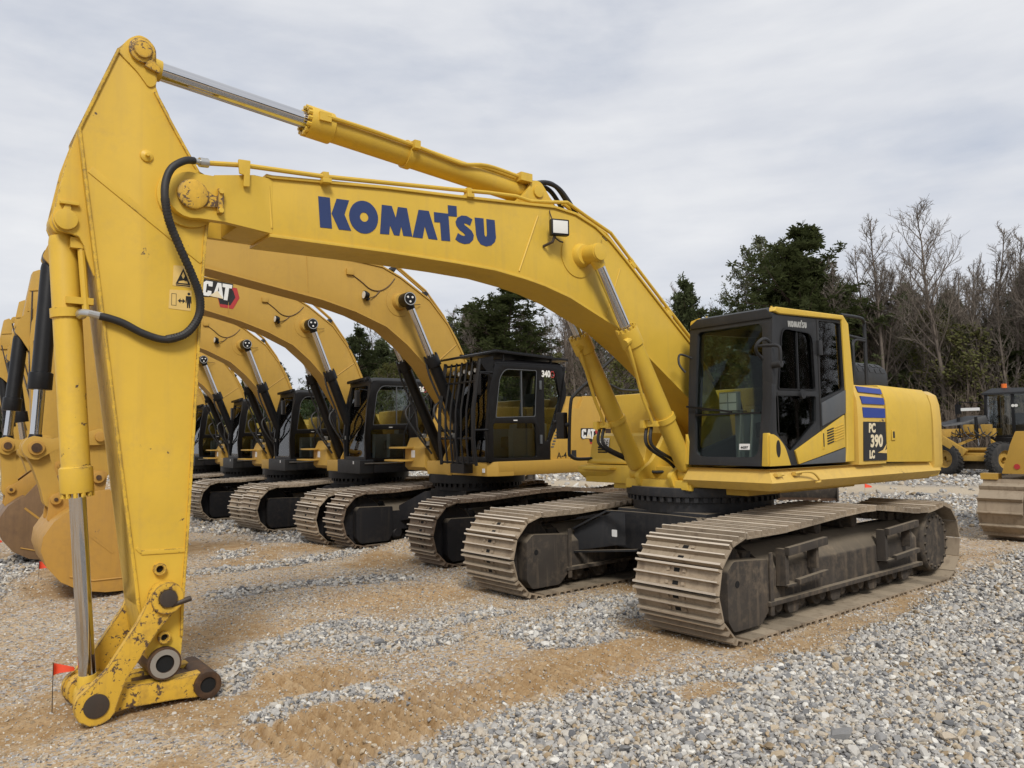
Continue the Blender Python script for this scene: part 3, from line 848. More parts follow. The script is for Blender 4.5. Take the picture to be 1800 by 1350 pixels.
# car body between the tracks
cb = MB()
for sx in (1, -1):
    for sy in (1, -1):
        secs = []
        for t, (cx, wz0, wz1, hw) in ((0.30, (0.42, 0.52, 0.93, 0.34)), (0.62, (0.66, 0.52, 0.92, 0.26)), (1.05, (0.92, 0.44, 0.70, 0.24))):
            secs.append([(sx*(cx-hw), sy*t, wz0), (sx*(cx+hw*0.7), sy*t, wz0), (sx*(cx+hw*0.7), sy*t, wz1), (sx*(cx-hw), sy*t, wz1)])
        cb.loft(secs)
cbo = cb.build('car_body', 'carbody_grey', K, bevel=0.012)
g = MB(); g.box(-0.72, 0.78, -0.62, 0.62, 0.50, 0.955); g.build('centre_frame', 'carbody_grey', cbo, bevel=0.01)
g = MB()
for sy in (1, -1):
    g.beam((0.93, sy*0.30, 0.93), (0.95, sy*0.64, 0.925), 0.06, 0.02); g.beam((0.95, sy*0.64, 0.925), (1.12, sy*1.02, 0.71), 0.06, 0.02)
    g.beam((0.94, sy*0.2, 0.52), (1.12, sy*1.02, 0.44), 0.06, 0.02)
g.beam((0.93, -0.3, 0.93), (0.93, 0.3, 0.93), 0.06, 0.02)
g.build('web_flange', 'carbody_grey', cbo)
g = MB(); g.cyl((0, 0, 0.94), (0, 0, 1.06), 0.80, n=48); cb2 = g.build('swing_bearing', 'carbody_grey', K, bevel=0.008)
g = MB()
for k in range(56):
    a = 2*PI*k/56; g.obox((0.84*math.cos(a), 0.84*math.sin(a), 1.09), (0.05, 0.045, 0.05), Matrix.Rotation(a, 3, 'Z'))
g.cyl((0, 0, 1.06), (0, 0, 1.12), 0.83, n=48)
g.build('ring_gear', 'carbody_grey', cb2)
g = MB(); g.cyl((0, 0, 1.12), (0, 0, 1.22), 0.88, n=48); g.build('upper_race', 'carbody_grey', cb2, bevel=0.006)
g = MB(); g.prism(rrect(-0.56, -0.48, 0.64, 0.72, 0.01), 0.956, 0.958, 'x')
g.v = [(0.957, a[1], a[2]) if a[0] < 0.957 else (0.9585, a[1], a[2]) for a in g.v]
g.build('sticker', 'paper', cbo)

# ---- revolving frame and skirt
deck = MB(); deck.box(-2.70, 0.55, -1.40, 1.38, 1.215, 1.43); deck.box(-1.6, 0.50, -0.95, 1.0, 1.15, 1.22); deck.box(0.50, 0.80, -0.45, 0.45, 1.20, 1.30)
deck_o = deck.build('revolving_frame', 'komatsu_yellow', K, bevel=0.01, rz=S_UP)
sk = MB()
prof = [(0.0, 1.445), (-0.045, 1.44), (0.03, 1.315), (-0.055, 1.232), (-0.30, 1.232), (-0.30, 1.445)]   # (outward, z)
secs = []
for x, y, ox, oy in ((-2.74, 1.46, -0.05, 1.0), (0.80, 1.46, 0.0, 1.0)):
    pass
def skirt_ring(x, y, dx, dy): return [(x+dx*a, y+dy*a, z) for a, z in prof]
secs = [skirt_ring(-2.75, 1.47, 0.0, 1.0), skirt_ring(0.58, 1.47, 0.0, 1.0), skirt_ring(0.79, 1.47, 0.85, 1.0), skirt_ring(0.79, 0.48, 1.0, 0.0), skirt_ring(0.79, 0.42, 0.9, -0.5)]
sk.loft(secs)
sk_o = sk.build('skirt', 'pale_yellow', K, bevel=0.008, rz=S_UP)
g = MB(); g.tube(smooth_path([(0.43, 1.50, 1.40), (0.28, 1.53, 1.41), (0.16, 1.54, 1.39), (0.06, 1.545, 1.31), (0.13, 1.545, 1.30)], 5), 0.012, 8)
g.build('lever', 'pale_yellow', sk_o)
for x in (0.70, 0.40):
    g = MB(); g.box(x-0.035, x+0.03, 1.462, 1.505, 1.375, 1.41); g.cyl((x-0.04, 1.49, 1.392), (x-0.09, 1.49, 1.392), 0.013, n=8)
    g.build('latch', 'pale_yellow', sk_o, bevel=0.004)

# ---- cab
def front_plane(x_bot, x_top, z0, z1):
    def f(u, v, w):
        t = (v-z0)/(z1-z0); return (x_bot+(x_top-x_bot)*t+w, u, v)
    return f
FP = front_plane(0.80, 0.64, 1.47, 3.0)
cabf = MB()
outer = rpoly([(0.47, 1.475), (1.43, 1.475), (1.47, 2.15), (1.43, 3.0), (0.42, 3.0), (0.44, 2.1)], [0.03, 0.03, 0.02, 0.10, 0.10, 0.02])
inner = rpoly([(0.56, 1.56), (1.33, 1.56), (1.365, 2.15), (1.335, 2.90), (0.52, 2.90), (0.535, 2.1)], [0.10, 0.10, 0.02, 0.07, 0.07, 0.02])
cabf.plate([outer, inner], FP, 0.07)
left_outer = [(0.79, 1.475), (0.64, 2.985), (-0.66, 3.03), (-0.74, 2.97), (-0.79, 2.30), (-0.76, 1.475)]
dw = rpoly([(0.50, 2.86), (-0.055, 2.84), (-0.08, 2.235), (0.60, 2.225)], [0.10, 0.10, 0.03, 0.03])
lw = rpoly([(0.63, 2.17), (-0.085, 2.175), (-0.07, 1.90), (0.41, 1.60), (0.64, 1.80)], [0.03, 0.03, 0.03, 0.05, 0.04])
qw = rpoly([(-0.19, 2.985), (-0.62, 3.0), (-0.64, 2.27), (-0.175, 2.14)], 0.03)
cabf.plate([left_outer, dw, lw, qw], side(1.45), 0.06)
# right side and rear: frames with large panes
right_outer = [(0.79, 1.475), (0.64, 2.985), (-0.66, 3.03), (-0.79, 2.30), (-0.76, 1.475)]
rwin = rpoly([(0.66, 1.62), (0.54, 2.88), (-0.62, 2.92), (-0.70, 2.30), (-0.68, 1.95)], 0.05)
cabf.plate([right_outer, rwin], side(0.53), 0.06)
cabf.plate([[(0.49, 1.475), (1.44, 1.475), (1.44, 3.0), (0.46, 3.0)], rrect(0.56, 1.36, 2.15, 2.90, 0.05)], lambda u, v, w: (-0.72-w*0+w*0.0-0.0-(v-1.475)*0.0+w, u, v), 0.05)
cabf.box(-0.72, 0.70, 0.50, 1.42, 1.47, 1.50)
cab_o = cabf.build('cab', 'dark_grey', K, bevel=0.006, rz=S_UP)
rf = MB()
rs = lambda x, z: [(x, 0.43, z-0.06), (x, 1.45, z-0.06), (x, 1.45, z-0.02), (x, 1.39, z+0.035), (x, 0.52, z+0.035), (x, 0.43, z-0.02)]
rf.loft([rs(0.66, 3.0), rs(0.60, 3.022), rs(-0.55, 3.045), rs(-0.70, 3.02), rs(-0.75, 2.97)])
rf.build('roof', 'dark_grey', cab_o, bevel=0.02)
yp = MB()
yp.plate([[(0.655, 3.005), (0.60, 3.055), (-0.655, 3.075), (-0.755, 2.99), (-0.815, 2.33), (-0.762, 1.476), (-0.585, 1.476), (-0.62, 1.64), (-0.655, 2.25), (-0.625, 3.02), (0.55, 2.985)]], side(1.472), 0.10)
yp.build('corner_pillar', 'komatsu_yellow', cab_o, bevel=0.022, seg=3)
yp = MB(); yp.prism(rpoly([(0.42, 2.93), (0.43, 3.03), (0.56, 3.055), (0.52, 2.98)], 0.02), 0.52, 0.645, 'x'); yp.build('roof_corner', 'komatsu_yellow', cab_o, bevel=0.01)
yp = MB(); yp.plate([[(-0.60, 1.985), (0.355, 1.62), (0.30, 1.482), (-0.15, 1.56), (-0.595, 1.64)]], side(1.468), 0.025)
lp = yp.build('side_panel', 'komatsu_yellow', cab_o, bevel=0.008)
for k in range(6):
    g = MB(); zz = 1.69+k*0.028
    g.obox((-0.30, 1.469, zz), (0.13, 0.008, 0.013), Matrix.Rotation(math.radians(12), 3, 'Y')); g.build('vent_slot', 'black_print', lp)
    g = MB(); g.obox((-0.475, 1.471, zz+0.036), (0.19, 0.010, 0.010), Matrix.Rotation(math.radians(12), 3, 'Y')); g.build('vent_rib', 'komatsu_yellow', lp, bevel=0.002)
yp = MB(); yp.plate([[(-0.17, 2.105), (-0.65, 2.255), (-0.63, 2.005), (-0.165, 1.865)]], side(1.466), 0.02); yp.build('grey_panel', 'grey_panel', cab_o, bevel=0.006)
yp = MB(); yp.plate([[(0.29, 1.478), (-0.15, 1.552), (-0.60, 1.63), (-0.585, 1.478)]], side(1.467), 0.02); yp.build('kick_panel', 'grey_panel', cab_o, bevel=0.006)
yp = MB(); yp.plate([rpoly([(0.80, 1.478), (0.795, 1.785), (0.735, 1.79), (0.655, 1.76), (0.54, 1.67), (0.45, 1.478)], [0.0, 0.02, 0.04, 0.05, 0.06, 0.0])], side(1.472), 0.035)
fc = yp.build('corner_panel', 'komatsu_yellow', cab_o, bevel=0.008)
g = MB(); g.plate([[(0.655+0.036*math.cos(a), 1.645+0.085*math.sin(a)) for a in [2*PI*i/20 for i in range(20)]]], side(1.4745), 0.004); g.build('oval_hole', 'black_print', fc)  # flat black plate, paints the dark of an oval hole
yp = MB(); yp.prism(rpoly([(0.44, 1.478), (0.475, 1.478), (0.475, 1.72), (0.45, 1.80)], 0.005), 0.745, 0.805, 'x'); yp.build('corner_strip', 'komatsu_yellow', cab_o)
yp = MB(); yp.prism(rpoly([(1.385, 1.478), (1.455, 1.478), (1.46, 1.80), (1.41, 1.80)], 0.01), 0.76, 0.812, 'x'); yp.build('corner_strip', 'komatsu_yellow', cab_o, bevel=0.005)
g = MB(); g.plate([[(a, b_) for a, b_ in inner]], lambda u, v, w: tuple(Vector(FP(u, v, 0))-Vector((0.035-w, 0, 0))), 0.006); g.build('windscreen', 'glass_tint', cab_o)
g = MB()
for u0, u1, v, w_ in ((0.545, 1.35, 2.0, 0.014),):
    a, c = Vector(FP(u0, v, 0.004)), Vector(FP(u1, v, 0.004)); g.beam(a, c, 0.02, 0.018)
g.build('screen_bar', 'black_paint', cab_o)
g = MB(); a = Vector(FP(0.44, 2.095, 0.03)); c = Vector(FP(1.02, 2.02, 0.02)); g.beam(a, c, 0.012, 0.02); c2 = Vector(FP(0.63, 2.05, 0.03)); c3 = Vector(FP(1.20, 2.02, 0.016)); g.beam(c2, c3, 0.008, 0.012)
g.build('wiper', 'black_paint', cab_o)
g = MB(); g.plate([rrect(1.09, 1.215, 1.635, 1.695, 0.004)], lambda u, v, w: tuple(Vector(FP(u, v, 0))-Vector((0.026-w, 0, 0))), 0.002); st = g.build('sticker', 'paper', cab_o)
p = Vector(FP(1.152, 1.657, -0.0235)); text_on('sticker_number', '44297', 0.034, 'black_print', st, p, (0, 1, 0), (-0.104, 0, 0.9946), 0.001, 0.001)
for nm, lp_, mt, y_ in (('door_pane', dw, 'glass_dark', 1.425), ('lower_pane', lw, 'glass_dark', 1.425), ('quarter_pane', qw, 'glass_dark', 1.425), ('right_pane', rwin, 'glass_tint', 0.505)):
    g = MB(); g.plate([lp_], side(y_), 0.006); g.build(nm, mt, cab_o)
g = MB(); g.plate([rrect(0.56, 1.36, 2.15, 2.90, 0.05)], lambda u, v, w: (-0.745+w, u, v), 0.006); g.build('rear_pane', 'glass_tint', cab_o)
g = MB(); g.box(0.210, 0.222, 1.428, 1.446, 2.235, 2.85); g.build('slide_rail', 'dark_grey', cab_o)
g = MB(); g.plate([dw, [(0.22+(a-0.22)*0.955, 2.54+(b_-2.54)*0.955) for a, b_ in dw]], side(1.458), 0.012); g.build('window_seal', 'black_paint', cab_o)
g = MB(); g.box(-0.165, -0.145, 1.447, 1.4535, 1.50, 2.99); g.box(0.60, 0.612, 1.447, 1.4535, 1.80, 2.2); g.build('door_gap', 'black_print', cab_o)
g = MB(); g.box(-0.205, -0.135, 1.45, 1.478, 2.61, 2.765); g.build('hinge', 'dark_grey', cab_o, bevel=0.008)
g = MB(); g.box(-0.185, -0.135, 1.455, 1.4735, 1.625, 1.815); g.build('door_handle', 'komatsu_yellow', cab_o, bevel=0.008)
g = MB(); g.box(-0.17, -0.15, 1.4705, 1.4745, 1.65, 1.79); g.build('handle_recess', 'black_print', cab_o)
g = MB(); g.lathe([(0.05, 0), (0.045, 0.025)], (0.18, 1.45, 2.19), 'y', 16); g.build('door_lock', 'dark_grey', cab_o)
# seat and controls
g = MB(); g.box(-0.55, -0.05, 0.72, 1.22, 1.75, 1.92)
g.loft([[(x0, 0.74, z), (x0, 1.20, z), (x0+0.12, 1.20, z), (x0+0.12, 0.74, z)] for x0, z in ((-0.52, 1.88), (-0.58, 2.30), (-0.64, 2.50))])
g.loft([[(x0, 0.84, z), (x0, 1.10, z), (x0+0.09, 1.10, z), (x0+0.09, 0.84, z)] for x0, z in ((-0.64, 2.50), (-0.67, 2.68))])
g.build('seat', 'seat_fabric', cab_o, bevel=0.03)
g = MB(); g.box(-0.45, 0.15, 0.60, 0.72, 1.50, 2.02); g.box(-0.45, 0.15, 1.22, 1.33, 1.50, 2.02); g.box(-0.7, -0.5, 0.56, 1.38, 1.5, 2.12); g.build('console', 'interior_grey', cab_o, bevel=0.02)
g = MB(); g.cyl((0.10, 0.66, 2.02), (0.16, 0.66, 2.22), 0.022, n=10); g.cyl((0.10, 1.27, 2.02), (0.16, 1.27, 2.22), 0.022, n=10); g.build('joysticks', 'black_paint', cab_o)
g = MB(); g.cyl((0.45, 0.86, 1.5), (0.38, 0.86, 2.05), 0.014, n=8); g.cyl((0.45, 1.0, 1.5), (0.38, 1.0, 2.05), 0.014, n=8); g.build('travel_levers', 'grey_print', cab_o)
g = MB(); g.box(0.30, 0.36, 0.56, 0.80, 2.02, 2.25); g.build('monitor', 'interior_grey', cab_o, bevel=0.01)
for i in range(2):
    for j in range(2):
        g = MB(); g.box(0.363, 0.366, 0.57+i*0.115, 0.67+i*0.115, 2.03+j*0.11, 2.125+j*0.11); g.build('paper_note', 'paper', cab_o)
# small fittings
for y in (0.55, 1.36):
    g = MB(); g.lathe([(0.02, 0), (0.022, 0.02), (0.012, 0.035), (0.012, 0.05)], (0.52, y, 3.03), 'z', 12); g.build('roof_bolt', 'komatsu_yellow', cab_o)
g = MB(); g.tube(smooth_path([(0.72, 1.46, 2.69), (0.86, 1.50, 2.71), (0.93, 1.485, 2.68), (0.95, 1.46, 2.62), (0.90, 1.45, 2.56), (0.77, 1.46, 2.49)], 5), 0.017, 8)
g.tube(smooth_path([(0.94, 1.47, 2.635), (0.95, 1.60, 2.63), (0.95, 1.70, 2.615), (0.95, 1.725, 2.57), (0.95, 1.722, 2.45)], 5), 0.015, 8)
ma = g.build('mirror_arm', 'dark_grey', cab_o)
g = MB(); g.loft([[(0.92, 1.55, 2.30), (0.97, 1.55, 2.30), (0.97, 1.55, 2.60), (0.92, 1.55, 2.60)], [(0.90, 1.64, 2.26), (0.965, 1.64, 2.26), (0.965, 1.64, 2.60), (0.90, 1.64, 2.60)]])
g.cyl((0.945, 1.64, 2.44), (0.945, 1.73, 2.445), 0.035, n=12)
g.build('mirror_housing', 'dark_grey', cab_o, bevel=0.015)
g = MB(); g.tube(smooth_path([(0.67, 0.46, 2.62), (0.80, 0.40, 2.66), (0.84, 0.42, 2.55), (0.80, 0.47, 2.46)], 5), 0.012, 8); g.build('grab_loop', 'dark_grey', cab_o)
# KOMATSU lettering shapes, reused on boom and door
LET = [[[(4.874,3.715),(4.775,3.721),(4.756,3.473),(4.856,3.467)]],
 [[(4.717,3.723),(4.609,3.729),(4.649,3.605),(4.589,3.481),(4.697,3.475),(4.76,3.595)]],
 [[(4.346,3.617),(4.35,3.586),(4.36,3.556),(4.375,3.53),(4.397,3.507),(4.422,3.49),(4.449,3.479),(4.479,3.475),(4.508,3.477),(4.535,3.487),(4.559,3.502),(4.58,3.523),(4.595,3.548),(4.604,3.577),(4.608,3.607),(4.604,3.637),(4.595,3.666),(4.58,3.693),(4.56,3.715),(4.535,3.733),(4.508,3.744),(4.479,3.749),(4.449,3.747),(4.421,3.739),(4.396,3.723),(4.375,3.702),(4.359,3.677),(4.349,3.648)],
  [(4.435,3.614),(4.438,3.599),(4.447,3.586),(4.459,3.577),(4.474,3.573),(4.489,3.576),(4.501,3.584),(4.509,3.596),(4.512,3.611),(4.509,3.626),(4.501,3.64),(4.489,3.649),(4.474,3.652),(4.459,3.65),(4.447,3.642),(4.438,3.629)]],
 [[(4.311,3.745),(4.218,3.751),(4.18,3.655),(4.159,3.753),(4.072,3.758),(4.02,3.518),(4.107,3.512),(4.128,3.59),(4.146,3.507),(4.197,3.505),(4.235,3.581),(4.243,3.503),(4.328,3.496)]],
 [[(3.956,3.764),(3.854,3.77),(3.765,3.527),(3.858,3.524),(3.896,3.627),(3.918,3.519),(4.017,3.514)]],
 [[(3.802,3.77),(3.652,3.78),(3.657,3.857),(3.563,3.864),(3.56,3.768),(3.65,3.76),(3.633,3.535),(3.726,3.528),(3.738,3.687),(3.797,3.681)]],
 [[(3.392,3.771),(3.418,3.709),(3.457,3.721),(3.479,3.722),(3.482,3.708),(3.446,3.69),(3.402,3.665),(3.378,3.627),(3.386,3.583),(3.426,3.545),(3.481,3.531),(3.536,3.538),(3.579,3.559),(3.551,3.621),(3.513,3.606),(3.486,3.604),(3.471,3.615),(3.486,3.628),(3.535,3.653),(3.567,3.685),(3.575,3.72),(3.555,3.76),(3.511,3.788),(3.456,3.793)]],
 [[(3.367,3.793),(3.268,3.801),(3.259,3.649),(3.25,3.634),(3.235,3.639),(3.23,3.659),(3.236,3.801),(3.141,3.806),(3.128,3.641),(3.141,3.601),(3.182,3.562),(3.24,3.544),(3.302,3.554),(3.336,3.591),(3.352,3.635)]]]
sc = 0.34/1.75
g = MB()
for lp_ in LET:
    g.plate([[(0.385-(4.874-a)*sc, 2.908+(b_-3.62-(4.874-a)*0.032)*sc*1.25) for a, b_ in q] for q in lp_], side(1.4545), 0.003)
g.build('lettering', 'grey_print', cab_o)

# ---- engine house, stripes and counterweight
hs = [(-0.2, 1.44), (1.50, 1.44), (1.508, 1.95), (1.50, 2.15), (1.45, 2.33), (1.20, 2.345), (-0.2, 2.345)]
h = MB(); h.loft([[(x, a, b_-dz*(b_ > 2.1)) for a, b_ in hs] for x, dz in ((-0.80, 0.01), (-1.395, 0.02))])
hood = h.build('side_housing', 'pale_yellow', K, bevel=0.012, rz=S_UP)
def on_hood(y): return lambda u, v, w: (u, y+w-max(0, v-2.15)*0.30, v)
for pts in ([(-0.86, 2.305), (-1.385, 2.285), (-1.385, 2.225), (-0.875, 2.24)], [(-0.885, 2.195), (-1.385, 2.18), (-1.388, 2.105), (-0.90, 2.11)], [(-0.905, 2.07), (-1.39, 2.062), (-1.392, 1.955), (-0.91, 1.957)]):
    g = MB(); g.plate([pts], on_hood(1.514), 0.012); g.build('stripe', 'stripe_blue', hood)
g = MB(); g.plate([[(-0.905, 1.912), (-1.392, 1.91), (-1.392, 1.478), (-0.885, 1.483)]], side(1.512), 0.010); npl = g.build('number_panel', 'grey_panel', hood)
npl.data.materials[0] = MATS['dark_grey']
for txt, z, s, xc, xs in (('PC', 1.837, 0.135, -1.080, 0.88), ('390', 1.69, 0.185, -1.165, 0.98), ('LC', 1.545, 0.115, -1.055, 0.82)):
    text_on('lettering', txt, s, 'cream_print', npl, (xc, 1.5135, z), (-1, 0, 0), (0, 0, 1), 0.002, 0.007, 0.10, xs)
g = MB(); g.plate([[(-1.19, 1.565), (-1.392, 1.555), (-1.392, 1.60), (-1.35, 1.585), (-1.392, 1.66), (-1.31, 1.595)]], side(1.5135), 0.002); g.build('emblem', 'decal_yellow', npl)
h = MB(); hd = [(0.9, 1.455), (1.50, 1.455), (1.515, 1.93), (1.508, 2.15), (1.47, 2.27), (1.42, 2.335), (0.9, 2.36)]
h.loft([[(x, a, b_-dz) for a, b_ in hd] for x, dz in ((-1.415, 0.0), (-2.525, 0.03))])
door = h.build('engine_door', 'komatsu_yellow', K, bevel=0.012, rz=S_UP)
g = MB(); g.box(-1.60, -1.51, 1.512, 1.520, 1.70, 1.82); g.build('door_latch', 'komatsu_yellow', door, bevel=0.004)
g = MB(); g.box(-1.575, -1.535, 1.5195, 1.5215, 1.725, 1.80); g.build('latch_recess', 'black_print', door)
h = MB(); h.loft([[(x, a, b_) for a, b_ in ((-1.45, 1.44), (1.46, 1.44), (1.475, 2.0), (1.44, 2.2), (1.36, 2.27), (-1.36, 2.27), (-1.44, 2.2), (-1.475, 2.0))] for x in (-1.38, -2.60)])
h.build('engine_bay', 'black_paint', K, rz=S_UP)
h = MB(); cwp = [(1.44, 1.24), (1.50, 1.40), (1.506, 1.93), (1.49, 2.13), (1.455, 2.245), (1.36, 2.30), (-1.36, 2.30), (-1.455, 2.245), (-1.49, 2.13), (-1.506, 1.93), (-1.50, 1.40), (-1.44, 1.24)]
h.loft([[(x, a*s, b_) for a, b_ in cwp] for x, s in ((-2.585, 1.0), (-2.80, 1.0), (-3.15, 0.90), (-3.36, 0.66))])
h.build('counterweight', 'pale_yellow', K, bevel=0.02, rz=S_UP)
h = MB(); h.box(-2.55, -1.40, -1.49, -0.85, 1.44, 2.32); h.box(-2.6, -0.78, -0.90, 0.92, 1.44, 2.36); h.build('engine_hood', 'komatsu_yellow', K, bevel=0.03, rz=S_UP)
h = MB(); h.box(-1.38, 0.02, -1.48, -0.48, 1.44, 2.33); fb = h.build('fuel_tank', 'komatsu_yellow', K, bevel=0.05, rz=S_UP)
h = MB(); h.box(0.0, 0.10, -0.78, -0.48, 2.135, 2.165); h.build('fold_step', 'komatsu_yellow', fb)
# grated exhaust cover on the hood
h = MB(); ep = [(a, b_+(0.045 if b_ > 2.4 else 0)) for a, b_ in [(0.30, 2.32), (1.16, 2.32), (1.16, 2.46), (1.13, 2.53), (1.06, 2.585), (0.98, 2.605), (0.48, 2.605), (0.40, 2.585), (0.33, 2.53), (0.30, 2.46)]]
h.loft([[(x, a, b_) for a, b_ in ep] for x in (-1.20, -2.20)])
ex = h.build('exhaust_cover', 'dark_grey', K, bevel=0.02, rz=S_UP)
for r_, yy, zz, rot in ((0, 1.147, 2.541, -1.17), (1, 1.097, 2.605, -0.665)):
    for k in range(6):
        g = MB(); g.obox((-1.42-k*0.135, yy, zz), (0.09, 0.058, 0.006), Matrix.Rotation(rot, 3, 'X')); g.build('grille_slot', 'black_print', ex)
g = MB(); g.tube([(-1.6, 0.75, 2.55), (-1.6, 0.75, 2.70), (-1.66, 0.75, 2.74)], 0.05, 12); g.build('stack', 'rusty_steel', ex)
# hand rail behind the cab
g = MB()
g.tube(smooth_path([(-0.76, 1.38, 3.10), (-1.18, 1.37, 3.105), (-1.29, 1.36, 3.07), (-1.325, 1.35, 2.98), (-1.32, 1.35, 2.34)], 6), 0.020, 8)
g.tube([(-0.80, 1.38, 2.885), (-1.32, 1.35, 2.865)], 0.016, 8)
g.tube(smooth_path([(-1.32, 1.35, 2.845), (-1.10, 1.36, 2.845), (-1.02, 1.37, 2.80), (-1.0, 1.38, 2.70), (-0.98, 1.39, 2.34)], 6), 0.017, 8)
g.build('hand_rail', 'dark_grey', K, rz=S_UP)
# tool box with step on the right front
h = MB(); h.loft([[(x, y0_, z) for x, z in ((0.0, 1.44), (0.47, 1.44), (0.47, 1.48), (0.42, 1.50), (0.36, 1.79), (0.28, 1.825), (0.0, 1.825))] for y0_ in (-1.46, -0.50)])
tb = h.build('tool_box', 'komatsu_yellow', K, bevel=0.025, rz=S_UP)
g = MB()
for k in range(3): g.obox((0.401, -1.235, 1.585+k*0.031), (0.012, 0.17, 0.018), Matrix.Rotation(0.2, 3, 'Y'))
g.build('vent', 'black_print', tb)
g = MB(); g.obox((0.388, -1.215, 1.705), (0.004, 0.17, 0.12), Matrix.Rotation(-0.2, 3, 'Y')); nt_ = g.build('paper_note', 'paper', tb)
text_on('note_number', '236', 0.105, 'black_print', nt_, (0.3915, -1.215, 1.705), (0, 1, 0), (-0.2, 0, 0.98), 0.001, 0.0)
h = MB(); h.loft([[(0.0, -1.47, 1.43), (0.46, -1.47, 1.43), (0.62, -1.47, 1.41), (0.62, -1.47, 1.34), (0.50, -1.44, 1.235), (0.0, -1.44, 1.235)], [(0.0, -0.44, 1.43), (0.46, -0.44, 1.43), (0.50, -0.44, 1.41), (0.50, -0.44, 1.34), (0.46, -0.44, 1.235), (0.0, -0.44, 1.235)]])
h.box(0.48, 0.66, -1.36, -0.86, 1.375, 1.405)
h.build('front_step', 'komatsu_yellow', K, bevel=0.01, rz=S_UP)
g = MB(); g.tube(smooth_path([(0.42, -1.42, 1.50), (0.60, -1.50, 1.50), (0.68, -1.53, 1.54), (0.70, -1.54, 1.62), (0.68, -1.52, 2.20), (0.62, -1.48, 2.34), (0.40, -1.30, 2.60), (0.14, -1.08, 2.92)], 6), 0.022, 8)
g.tube(smooth_path([(0.56, -1.42, 2.44), (0.20, -1.36, 2.47), (0.05, -1.34, 2.43), (-0.08, -1.33, 2.395), (-0.5, -1.33, 2.395)], 5), 0.018, 8)
rl = g.build('grab_rail', 'dark_grey', K, rz=S_UP)
g = MB(); g.loft([[(0.72, -1.72, z), (0.76, -1.72, z), (0.77, -1.56, z), (0.70, -1.56, z)] for z in (1.76, 1.80, 2.06, 2.10)]); g.tube([(0.70, -1.53, 1.94), (0.74, -1.60, 1.94)], 0.03, 8); g.tube([(0.74, -1.72, 1.97), (0.74, -1.77, 1.97)], 0.03, 8)
g.build('mirror_housing', 'black_paint', rl, bevel=0.02)

# ---- boom
bT = [(5.50, 3.735), (5.412, 3.76), (5.298, 3.783), (5.25, 3.781), (4.283, 3.884), (3.586, 3.939), (2.41, 4.044), (2.132, 4.023), (1.867, 3.94), (1.654, 3.821), (1.441, 3.657), (1.297, 3.541), (0.705, 3.058), (0.30, 2.735), (0.02, 2.40)]
bB = [(5.498, 3.374), (5.385, 3.362), (5.264, 3.35), (4.284, 3.365), (3.592, 3.362), (3.145, 3.35), (2.783, 3.308), (2.547, 3.268), (2.219, 3.185), (1.585, 2.94), (1.173, 2.697), (0.476, 2.23), (-0.08, 1.80), (-0.22, 1.86), (-0.22, 2.0)]
bm_ = MB(); bm_.prism(bT+list(reversed(bB)), -0.20, 0.212)
boom = bm_.build('boom', 'komatsu_yellow', K, bevel=0.006, rz=S_UP)
g = MB(); g.prism(offset_strip(bT[2:], -0.024), -0.228, 0.232); g.build('top_flange', 'komatsu_yellow', boom, bevel=0.004)
g = MB(); g.prism(offset_strip(bB[2:13], 0.024), -0.228, 0.232); g.build('bottom_flange', 'komatsu_yellow', boom, bevel=0.004)
fork = rpoly([(5.24, 3.352), (5.24, 3.782), (5.41, 3.765), (5.70, 3.70)], 0.01)+arc(5.845, 3.528, 0.165, math.radians(100), math.radians(-105), 12)+[(5.62, 3.372)]
for y0_, y1_ in ((0.218, 0.285), (-0.285, -0.218)):
    g = MB(); g.prism(fork, y0_, y1_); g.v = [(a, math.copysign(abs(b_)-(0.071 if a < 5.30 else (0.02 if a < 5.45 else 0))*(abs(b_) > 0.25)-(0.015 if a < 5.3 else 0)*(abs(b_) < 0.25), b_), c) for a, b_, c in g.v]; g.build('fork_plate', 'komatsu_yellow', boom, bevel=0.012)
g = MB(); g.lathe([(0.095, 0.285), (0.105, 0.292), (0.105, 0.318), (0.085, 0.325)], (5.845, 0, 3.528), 'y', 24)
g.prism(rpoly([(5.80, 3.61), (5.70, 3.545), (5.66, 3.545), (5.66, 3.47), (5.70, 3.46), (5.83, 3.45)], 0.01), 0.287, 0.303)
g.box(5.635, 5.675, 0.285, 0.318, 3.42, 3.60)
pv = g.build('pivot_pin', 'worn_yellow', boom, bevel=0.004)
for z in (3.44, 3.58):
    g = MB(); g.cyl((5.655, 0.318, z), (5.655, 0.335, z), 0.02, n=6); g.build('bolt', 'komatsu_yellow', boom)
g = MB(); g.tube([(5.27, 0.214, 3.72), (5.245, 0.214, 3.40)], 0.010, 6); g.build('weld_seam', 'komatsu_yellow', boom)
g = MB(); g.tube([(2.62, 0.213, 3.93), (2.86, 0.213, 3.36)], 0.010, 6); g.build('weld_seam', 'komatsu_yellow', boom)
g = MB(); g.tube([(1.50, 0.213, 3.55), (1.72, 0.213, 3.03)], 0.008, 6); g.build('weld_seam', 'komatsu_yellow', boom)
for lp_ in LET:
    g = MB(); g.plate(lp_, side(0.2155), 0.003); g.build('letter', 'logo_blue', boom)
